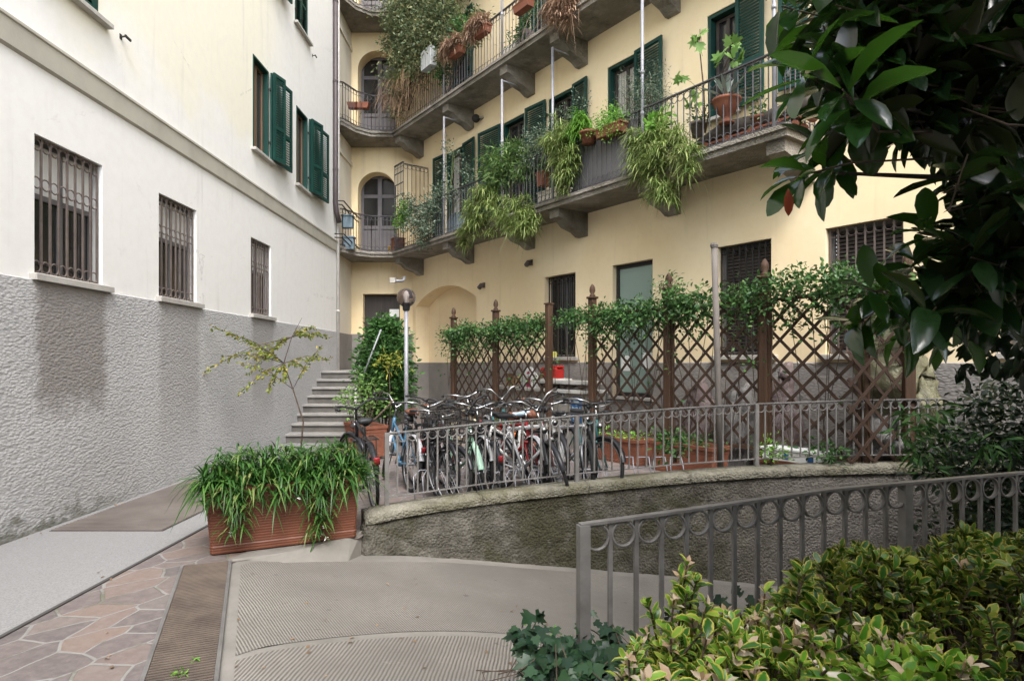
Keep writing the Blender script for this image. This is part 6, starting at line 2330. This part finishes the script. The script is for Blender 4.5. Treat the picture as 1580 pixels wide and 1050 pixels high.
lb.build("foliage", "leaf_jasmine", po_)

# ------------------------------------------------------------------ magnolia overhanging from the right
MG = thing("magnolia_tree", "large dark magnolia with glossy leathery leaves overhanging from the right", "tree", (3.6, 2.9, .05))
r_ = np.random.RandomState(101)
tr = [(3.6, 2.9, .0), (3.55, 2.88, 1.2), (3.4, 2.8, 2.2), (3.3, 2.75, 3.4), (3.25, 2.7, 5.0)]
tr_mb = MB()
tr_mb.tube(tr, [.17, .14, .125, .10, .05], 10)
limb = MB()
tips = []


def spray(px, py, y, b, n=9, sz=(.13, .19), spread=(45, 95)):
    tips.append((np.array(D(px, py, y)), np.array(b, float) / np.linalg.norm(b), n, sz, spread))


# clusters that make the visible outline
spray(1236, 108, 1.75, (-.8, -.3, .35), 10, (.13, .2), (40, 95))
spray(1300, 138, 1.65, (-.7, -.5, .3), 10, (.14, .21), (40, 95))
spray(1205, 10, 1.9, (-.8, 0, .2), 6, (.12, .18))
spray(1270, 40, 1.8, (-.5, -.4, .5), 8, (.14, .2))
spray(1232, 272, 1.8, (-.9, -.1, -.25), 10, (.11, .16), (20, 75))
spray(1248, 232, 1.9, (-.8, -.2, .1), 7, (.11, .16), (30, 80))
spray(1285, 205, 1.9, (-.6, 0, -.4), 7, (.12, .18), (40, 90))
spray(1285, 268, 1.95, (-.3, -.1, -.9), 7, (.11, .15), (30, 70))
spray(1335, 445, 2.1, (-.9, -.3, .15), 10, (.12, .18), (30, 85))
spray(1372, 470, 2.2, (-.7, -.3, -.3), 8, (.12, .18), (40, 90))
spray(1320, 500, 2.15, (-.8, -.1, -.5), 6, (.11, .16), (30, 70))
spray(1408, 400, 2.2, (-.7, -.2, .5), 9, (.13, .19), (35, 80))
spray(1420, 358, 2.1, (-.8, -.1, .2), 7, (.12, .18), (40, 80))
spray(1395, 520, 2.3, (-.4, -.2, -.8), 6, (.12, .16))
spray(1330, 70, 1.8, (-.5, -.4, .2), 9, (.13, .2), (40, 95))
spray(1262, 70, 1.95, (-.7, 0, .1), 8, (.12, .18), (40, 95))
spray(1345, 190, 1.9, (-.5, -.2, -.5), 8, (.13, .19), (40, 90))
spray(1310, 110, 2.1, (-.4, -.3, -.3), 9, (.13, .2), (40, 95))
spray(1470, 520, 2.3, (-.1, -.3, -.9), 7, (.12, .18))
n_out = sum(t[2] for t in tips)
# the body of the crown
REG = [(1260, 1420, -30, 140), (1300, 1400, 60, 190), (1330, 1600, -60, 130), (1390, 1620, 60, 190), (1465, 1640, 150, 330), (1480, 1640, 280, 400), (1450, 1640, 400, 475), (1440, 1520, 450, 500), (1330, 1400, 80, 150)]
for (xa, xb, ya, yb) in REG:
    n = int((xb - xa) * (yb - ya) / 560)
    for _ in range(n):
        px, py = r_.uniform(xa, xb), r_.uniform(ya, yb)
        y = r_.uniform(1.75, 3.1)
        b = np.array([-.5, -.2, .1]) + r_.normal(0, .6, 3)
        tips.append((np.array(D(px, py, y)), b / np.linalg.norm(b), 9, (.11, .19), (40, 100)))
for _ in range(1150):                                    # added crown out of view, higher, farther right and overhead, to block light
    p = np.array([r_.uniform(.8, 5.2), r_.uniform(-2.4, 4.4), r_.uniform(2.5, 5.2)])
    if p[1] > 0 and p[2] < 1.75 + .58 * p[1] and p[0] < .86 * p[1]:
        continue
    b = r_.normal(0, .6, 3) + np.array([-.2, 0, .3])
    tips.append((p, b / np.linalg.norm(b), 9, (.12, .19), (40, 95)))
for _ in range(150):
    p = np.array([r_.uniform(2.7, 5.2), r_.uniform(2.0, 4.2), r_.uniform(1.7, 3.0)])
    if p[0] < .84 * p[1]:
        continue
    b = r_.normal(0, .6, 3)
    tips.append((p, b / np.linalg.norm(b), 9, (.12, .19), (40, 95)))
P_, D_, N_, S_ = [], [], [], []
twg = MB()
cxy = np.array([3.4, 2.8, 2.6])
for (p, b, n, sz, spread) in tips:
    u = np.cross(b, [0, 0, 1.0])
    u /= max(np.linalg.norm(u), 1e-6)
    w_ = np.cross(b, u)
    a0 = r_.uniform(0, 6.28)
    for k in range(n):
        a = a0 + k * 2.4
        e = R(r_.uniform(*spread))
        rad = u * math.cos(a) + w_ * math.sin(a)
        d = b * math.cos(e) + rad * math.sin(e) + np.array([0, 0, -.12])
        P_.append(p - b * .012 * k + rad * .008)
        D_.append(d)
        N_.append(b * .3 + np.array([0, 0, 1.0]) - rad * .15 + r_.normal(0, .22, 3))
        S_.append(r_.uniform(*sz))
    back_ = p - b * r_.uniform(.12, .22)
    far = back_ + (cxy - back_) * .18
    twg.tube([Vector(p), Vector(back_), Vector(far)], [.0025, .003, .0035], 4)
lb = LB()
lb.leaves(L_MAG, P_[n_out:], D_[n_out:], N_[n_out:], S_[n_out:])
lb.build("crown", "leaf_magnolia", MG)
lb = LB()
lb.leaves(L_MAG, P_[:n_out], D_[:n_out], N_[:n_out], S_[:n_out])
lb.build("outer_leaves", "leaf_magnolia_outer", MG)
for e in ((1300, 150, 1.7), (1245, 265, 1.85), (1345, 450, 2.15), (1420, 380, 2.2), (1480, 300, 2.4), (1450, 120, 2.2), (1400, 20, 2.0), (1560, 480, 2.6)):
    q = D(*e)
    s0 = Vector(tr[2]) + Vector((0, 0, (q.z - 2.2) * .5))
    mid = (s0 + q) / 2 + Vector((.1, .1, .12))
    limb.tube([s0, s0.lerp(mid, .5) + Vector((0, 0, .05)), mid, mid.lerp(q, .6), q], [.04, .024, .016, .009, .004], 7)
tr_mb.build("trunk", "bark", MG, True, True)
limb.build("limbs", "bark", MG, True, True)
twg.build("twigs", "twig", MG, False, True)
lb = LB()
lb.leaves(L_MAG, [list(D(1216, 291, 1.78))], [(.0, -.1, -1)], [(-.3, -1, 0)], [.075], .9)
lb.build("red_leaf", "leaf_red", MG)

# small hanging creeper leaves below the magnolia and the dark shrub at the right edge
o = thing("creeper", "dark creeper shoots with small pointed leaves dangling under the magnolia", "vine", (3.3, 3.6, .05))
c = [list(D(r_.uniform(1485, 1640), r_.uniform(505, 575), r_.uniform(2.9, 3.3))) for _ in range(34)]
lb = LB()
n = len(c) * 3
cc = np.repeat(np.array(c), 3, 0) + r_.normal(0, .05, (n, 3))
dd_ = r_.normal(0, .4, (n, 3)) + np.array([-.1, 0, -1])
lb.leaves(L_OVAL, cc, dd_, r_.normal(0, .6, (n, 3)) + np.array([0, -1, .2]), r_.uniform(.06, .10, n), 1.2)
lb.build("foliage", "leaf_shrub_dark", o)
mb = MB()
for k in range(0, len(c), 2):
    q = Vector(c[k])
    mb.tube([q + Vector((.25, .1, .35)), q + Vector((.1, .05, .2)), q], .003, 4)
mb.tube([Vector((3.3, 3.6, .05)), Vector((3.2, 3.5, 1.5)), Vector(c[0]) + Vector((.25, .1, .35))], .012, 5)
mb.build("stems", "twig", o, True, True)

# dark shrub beyond the railing, rooted in a bed above the ramp
r_ = np.random.RandomState(120)
sh = thing("dark_shrub", "dense dark small leaved shrub rising behind the near railing at the right edge", "shrub", (4.5, 5.2, -.6))
cs = []
while len(cs) < 900:
    p = np.array([r_.uniform(3.2, 6.2), r_.uniform(4.75, 6.0), r_.uniform(-.5, 1.75)])
    px = CX + FOC * p[0] / p[1]
    py = HZ + FOC * (EYE - p[2]) / p[1]
    lim = 1440 + 22 * math.sin(py * .06) + 14 * math.sin(py * .17)
    topy = 655 - (px - 1440) * .62 + 16 * math.sin(px * .09)
    if px < lim or py < topy or (py > 745 and px < 1510 and r_.rand() < .75):
        continue
    cs.append(p)
lb = LB()
cloud(lb, r_, L_OVAL, cs, 17, (.085, .085, .075), (.05, .085), -.05)
lb.build("foliage", "leaf_shrub_dark", sh)
mb = MB()
for k in range(26):
    e = Vector(cs[r_.randint(len(cs))])
    b = Vector((4.5 + r_.normal(0, .15), 5.2 + r_.normal(0, .1), -.7))
    mb.tube([b, b.lerp(e, .5) + Vector((0, 0, .15)), e], [.016, .011, .004], 5)
mb.build("stems", "bark", sh, True, True)
nd = thing("nandina", "light green nandina sprays hanging in front of the dark shrub", "plant", (3.75, 5.1, -.55))
c = [list(D(px, py, y)) for px, py, y in ((1415, 655, 5.0), (1428, 645, 5.0), (1440, 632, 5.0), (1405, 668, 5.0), (1398, 672, 5.0), (1420, 690, 4.95), (1432, 700, 4.95), (1410, 700, 4.95), (1445, 690, 4.9), (1405, 640, 5.0), (1450, 660, 5.0), (1425, 715, 4.9), (1535, 675, 4.8), (1525, 690, 4.8), (1545, 690, 4.8))]
lb = LB()
cloud(lb, r_, L_NARROW, c, 14, (.07, .06, .035), (.09, .15), -.3, .8, 1.3)
lb.build("foliage", "leaf_nandina", nd)
mb = MB()
for q in c:
    q = Vector(q)
    mb.tube([Vector((3.75, 5.1, -.55)), Vector((3.72, 5.08, .35)).lerp(q, .3) + Vector((0, 0, .1)), q], [.008, .006, .002], 4)
mb.build("stems", "green_stem", nd, True, True)

# ------------------------------------------------------------------ shrubs and ivy in the near bed
def bed_h(x, y):
    return .70 + .13 * noise.noise(Vector((x * 1.9 + 3, y * 1.9, 0))) + .08 * noise.noise(Vector((x * 5, y * 5, 4)))


def euonymus(name, label, spots, mat, seed, bleach=0.0, size=(.035, .055), cat="shrub", base=None, whorls=5, wide=1.0):
    """spots = tips of the shoots (Vector) with their direction; each shoot carries pairs of leaves and a rosette"""
    r_ = np.random.RandomState(seed)
    b0 = Vector(base)
    o = thing(name, label, cat, b0)
    lb, lbb, mb = LB(), LB(), MB()
    A = [[], [], [], []]
    Bq = [[], [], [], []]
    for (p, d, s_) in spots:
        p = np.array(p)
        d = np.array(d) / np.linalg.norm(d)
        u = np.cross(d, [.3, .1, 1.0])
        u /= np.linalg.norm(u)
        w_ = np.cross(d, u)
        L = r_.uniform(.10, .2)
        mb.tube([Vector(p - d * (L + .12) + np.array([0, 0, -.06])), Vector(p - d * L * .5), Vector(p)], [.005, .004, .003], 4)
        faded = r_.rand() < bleach
        for k in range(whorls + 2):
            t = k / (whorls + 1)
            q = p - d * L * (1 - t)
            a0 = k * 1.57 + r_.normal(0, .25)
            cnt = 2 if k < whorls else 4
            for j in range(cnt):
                a = a0 + j * 2 * math.pi / cnt
                rad = u * math.cos(a) + w_ * math.sin(a)
                e = R(68 - 30 * t + r_.normal(0, 9)) if k < whorls else R(r_.uniform(25, 55))
                dl = d * math.cos(e) + rad * math.sin(e)
                tgt = Bq if faded and r_.rand() < .62 and k >= whorls - 1 else A
                tgt[0].append(q)
                tgt[1].append(dl)
                tgt[2].append(d * .9 - rad * .25 + r_.normal(0, .2, 3) + np.array([0, 0, .25]))
                tgt[3].append(r_.uniform(size[0] * .7, size[1] * 1.1) * s_ * (1.0 if k < whorls else .85))
    lb.leaves(L_ROUND, *A, wide)
    lb.build("foliage", mat, o)
    if Bq[0]:
        Bq[3] = [q_ * .8 for q_ in Bq[3]]
        lbb.leaves(L_OVAL, *Bq, 1.05)
        lbb.build("faded_leaves", "leaf_bleached", o)
    mb.build("stems", "twig", o, True, True)
    return o


r_ = np.random.RandomState(140)


def scatter(n, xr, yr, keep, hgt, zlo=.12, s_=1.0):
    out = []
    while len(out) < n:
        x, y = r_.uniform(*xr), r_.uniform(*yr)
        if not keep(x, y):
            continue
        if noise.noise(Vector((x * 3.3, y * 3.3, 2.2))) < -.12 and r_.rand() < .75:
            continue
        h = hgt(x, y) - max(0, -noise.noise(Vector((x * 3.3, y * 3.3, 2.2)))) * .25
        z = h - abs(r_.normal(0, .13)) if r_.rand() < .75 else r_.uniform(zlo, h)
        d = np.array([r_.normal(0, .4), r_.normal(0, .4) - .25, 1.0])
        out.append(((x, y, max(z, zlo)), d, s_ * r_.uniform(.85, 1.2)))
    return out


def rail_y(x):
    return 3.16 + .27 * x


def lift(px_of):                                       # outline of the shrubs in the photo, as heights on the spot
    return px_of


def top_line(x, y):
    px = CX + FOC * x / y
    pts = [(940, 1040), (965, 1000), (1000, 975), (1040, 960), (1085, 960), (1120, 960), (1180, 935), (1215, 915), (1225, 880), (1260, 875), (1300, 842), (1350, 845), (1400, 862), (1440, 845), (1470, 815), (1520, 825), (1580, 822), (1700, 800)]
    py = pts[0][1] if px < pts[0][0] else pts[-1][1]
    for (xa, ya), (xb, yb) in zip(pts[:-1], pts[1:]):
        if xa <= px <= xb:
            py = ya + (yb - ya) * (px - xa) / (xb - xa)
    return EYE - (py - HZ) * y / FOC


def hA(x, y):
    return min(top_line(x, y) - .01, bed_h(x, y) + .08)


sp1 = scatter(340, (.30, 1.35), (1.55, 3.0), lambda x, y: x > .175 * y and x < .50 * y and y < rail_y(x) - .25 and y < 2.35 + .3 * x, lambda x, y: min(top_line(x, y), .78 + .05 * noise.noise(Vector((x * 6, y * 6, 1)))))
sp1 += [(tuple(D(px, py, yy)), (r_.normal(0, .2), -.2, 1), s_) for px, py, yy, s_ in ((1060, 872, 2.25, 1.2), (1050, 892, 2.25, 1.1), (1075, 895, 2.25, 1.1), (1060, 915, 2.2, 1), (1000, 930, 2.3, 1.0), (980, 1005, 2.1, 1), (1040, 925, 2.2, 1.1), (1090, 935, 2.15, 1.1), (1120, 945, 2.15, 1), (1180, 915, 2.3, 1.1), (1200, 925, 2.3, 1.1), (970, 1015, 2.0, 1.0), (1035, 985, 2.0, 1.2), (1090, 985, 1.9, 1.2), (1130, 980, 1.9, 1.2))]
euonymus("variegated_shrub", "bright green shrub with sun bleached pinkish leaf tips in the near bed", sp1, "leaf_euonymus", 150, .6, (.038, .062), base=(.65, 2.2, .05))
sp2 = scatter(780, (.9, 3.3), (1.9, 3.95), lambda x, y: x > .43 * y and x < .98 * y and y < rail_y(x) - .12, lambda x, y: min(top_line(x, y), .92 + .1 * noise.noise(Vector((x * 3, y * 3, 7)))), .15)
euonymus("variegated_shrub", "large yellow edged evergreen shrub filling the bed in front of the railing", sp2, "leaf_euonymus_tree_shade", 151, .05, (.040, .064), base=(2.0, 2.9, .05))
sp3 = scatter(80, (.75, 1.45), (1.35, 1.75), lambda x, y: x > .55 * y and x < .83 * y, lambda x, y: .80 + .05 * noise.noise(Vector((x * 6, y * 6, 2))), .3, 1.1)
euonymus("variegated_shrub", "lime green large leaved shrub tips closest to the camera at the bottom edge", sp3, "leaf_lime", 152, .05, (.042, .064), base=(1.1, 1.5, .05))
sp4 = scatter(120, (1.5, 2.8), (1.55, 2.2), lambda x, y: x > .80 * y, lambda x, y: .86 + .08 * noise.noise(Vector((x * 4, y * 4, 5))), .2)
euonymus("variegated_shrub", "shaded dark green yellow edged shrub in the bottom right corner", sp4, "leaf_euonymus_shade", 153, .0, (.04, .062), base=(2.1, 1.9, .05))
sp5 = scatter(85, (.85, 1.45), (1.62, 2.1), lambda x, y: .50 * y < x < .74 * y and not (x < 1.0 and y > 1.72), lambda x, y: .80 + .06 * noise.noise(Vector((x * 6, y * 6, 9))), .35)
euonymus("variegated_shrub", "green shoots with papery beige tips leaning over the cream pot", sp5, "leaf_euonymus", 154, .5, (.040, .060), base=(1.2, 1.8, .05))
pt = thing("garden_pot", "cream glazed pot with a rolled rim half hidden by the bleached shrub", "pot", D(1300, 1080, 1.95) * Vector((1, 1, 0)) + Vector((0, 0, .05)) if False else Vector((1.03, 1.93, .05)))
part("pot", "cream_ceramic", pt, lambda m: m.lathe([(.09, 0), (.12, .25), (.14, .5), (.145, .56), (.168, .60), (.172, .63), (.16, .655), (.142, .65), (.13, .6), (.12, .5)], n=28), sm=True)
part("soil", "soil", pt, lambda m: m.lathe([(.12, .52), (.12, .54)], n=20))

# ivy around the railing post and at its foot
r_ = np.random.RandomState(160)
iv = thing("ivy", "dark blue green ivy mat around the foot of the near railing post", "ivy", (.3, 3.0, .05))
P_, D_, N_, S_ = [], [], [], []


def ivy_patch(n, xr, yr, keep, hh):
    k = 0
    while k < n:
        x, y = r_.uniform(*xr), r_.uniform(*yr)
        if not keep(x, y):
            continue
        z = .06 + hh * (1 + noise.noise(Vector((x * 4, y * 4, 0)))) * r_.uniform(.25, 1)
        P_.append((x, y, z))
        a = r_.uniform(0, 6.28)
        D_.append((math.cos(a) * .8 - .2, math.sin(a) * .8 - .35, -.35))
        N_.append((r_.normal(-.15, .3), r_.normal(-.45, .3), 1.0))
        S_.append(r_.uniform(.045, .10))
        k += 1


ivy_patch(560, (-.12, 1.0), (2.35, 3.5), lambda x, y: x > .02 + .0 * y + .05 * math.sin(y * 9) and x < .62 and y < 3.22 + .25 * x, .17)
ivy_patch(130, (.9, 1.9), (3.2, 3.75), lambda x, y: y > rail_y(x) - .22 and y < rail_y(x) + .28, .16)
ivy_patch(60, (-.1, .3), (2.2, 2.7), lambda x, y: x > -.02, .1)
lb = LB()
lb.leaves(L_IVY, P_, D_, N_, S_)
lb.build("foliage", "leaf_ivy", iv)
mb = MB()
for k in range(0, len(P_), 6):
    q = Vector(P_[k])
    mb.tube([q, q + Vector((r_.normal(0, .08), r_.normal(0, .08), -.05)), Vector((q.x + r_.normal(0, .15), q.y + r_.normal(0, .15), .05))], .003, 4)
mb.build("runners", "twig", iv, False, True)
wd = thing("weed", "tiny light green weed growing at the ivy edge on the ramp", "weed", Vector((.09, 3.28, ramp_z(.09, 3.28))))
lb = LB()
cb = np.array(D(835, 992, 3.3))
cloud(lb, r_, L_SMALL, [cb + np.array([r_.normal(0, .05), r_.normal(0, .04), r_.uniform(-.03, .05)]) for _ in range(14)], 7, (.025, .025, .02), (.018, .032))
lb.build("foliage", "leaf_weed", wd)
part("stem", "twig", wd, lambda m: [m.tube([(0, 0, 0), (x, y, .04), (x * 2, y * 2, .08)], .002, 4) for x, y in ((-.05, 0), (.03, .02), (-.02, -.03))])
for k, (px, py) in enumerate(((280, 1040), (296, 1018))):
    wq = thing("weed", ("small green weed sprouting between the drain slats", "tiny seedling farther up the drain grate")[k], "weed", G(px, py, .014))
    lb = LB()
    cloud(lb, r_, L_SMALL, [np.array(G(px, py, .02)) + r_.normal(0, .012, 3) * np.array([1, 1, .3]) for _ in range(3 - k)], 8, (.012, .012, .006), (.02, .035))
    lb.build("foliage", "leaf_weed", wq)
    part("stem", "green_stem", wq, lambda m: m.tube([(0, 0, -.01), (.004, 0, .012)], .002, 4))

# fallen leaves lying about on the paving, the ramp and the coping
r_ = np.random.RandomState(200)
P_, D_, N_ = [], [], []
for _ in range(70):
    px, py = r_.uniform(150, 880), r_.uniform(850, 1050)
    g = G(px, py, 0)
    P_.append((g.x, g.y, (ramp_z(g.x, g.y) if g.x > edge_x(g.y) else .0) + .012))
for _ in range(26):
    p = fine[r_.randint(len(fine))]
    P_.append((p.x + r_.normal(0, .04), p.y + .1 + r_.normal(0, .05), p.z + .014))
for _ in range(40):
    P_.append((XL + abs(r_.normal(.05, .08)), r_.uniform(5, 12), .014))
n = len(P_)
a = r_.uniform(0, 6.28, n)
lb = LB()
lb.leaves(L_OVAL, P_, np.stack([np.cos(a), np.sin(a), np.zeros(n)], 1), np.stack([r_.normal(0, .2, n), r_.normal(0, .2, n), np.ones(n)], 1), r_.uniform(.015, .04, n), 1.1)
o = lb.build("leaf_litter", "leaf_dry")
o["kind"] = "stuff"
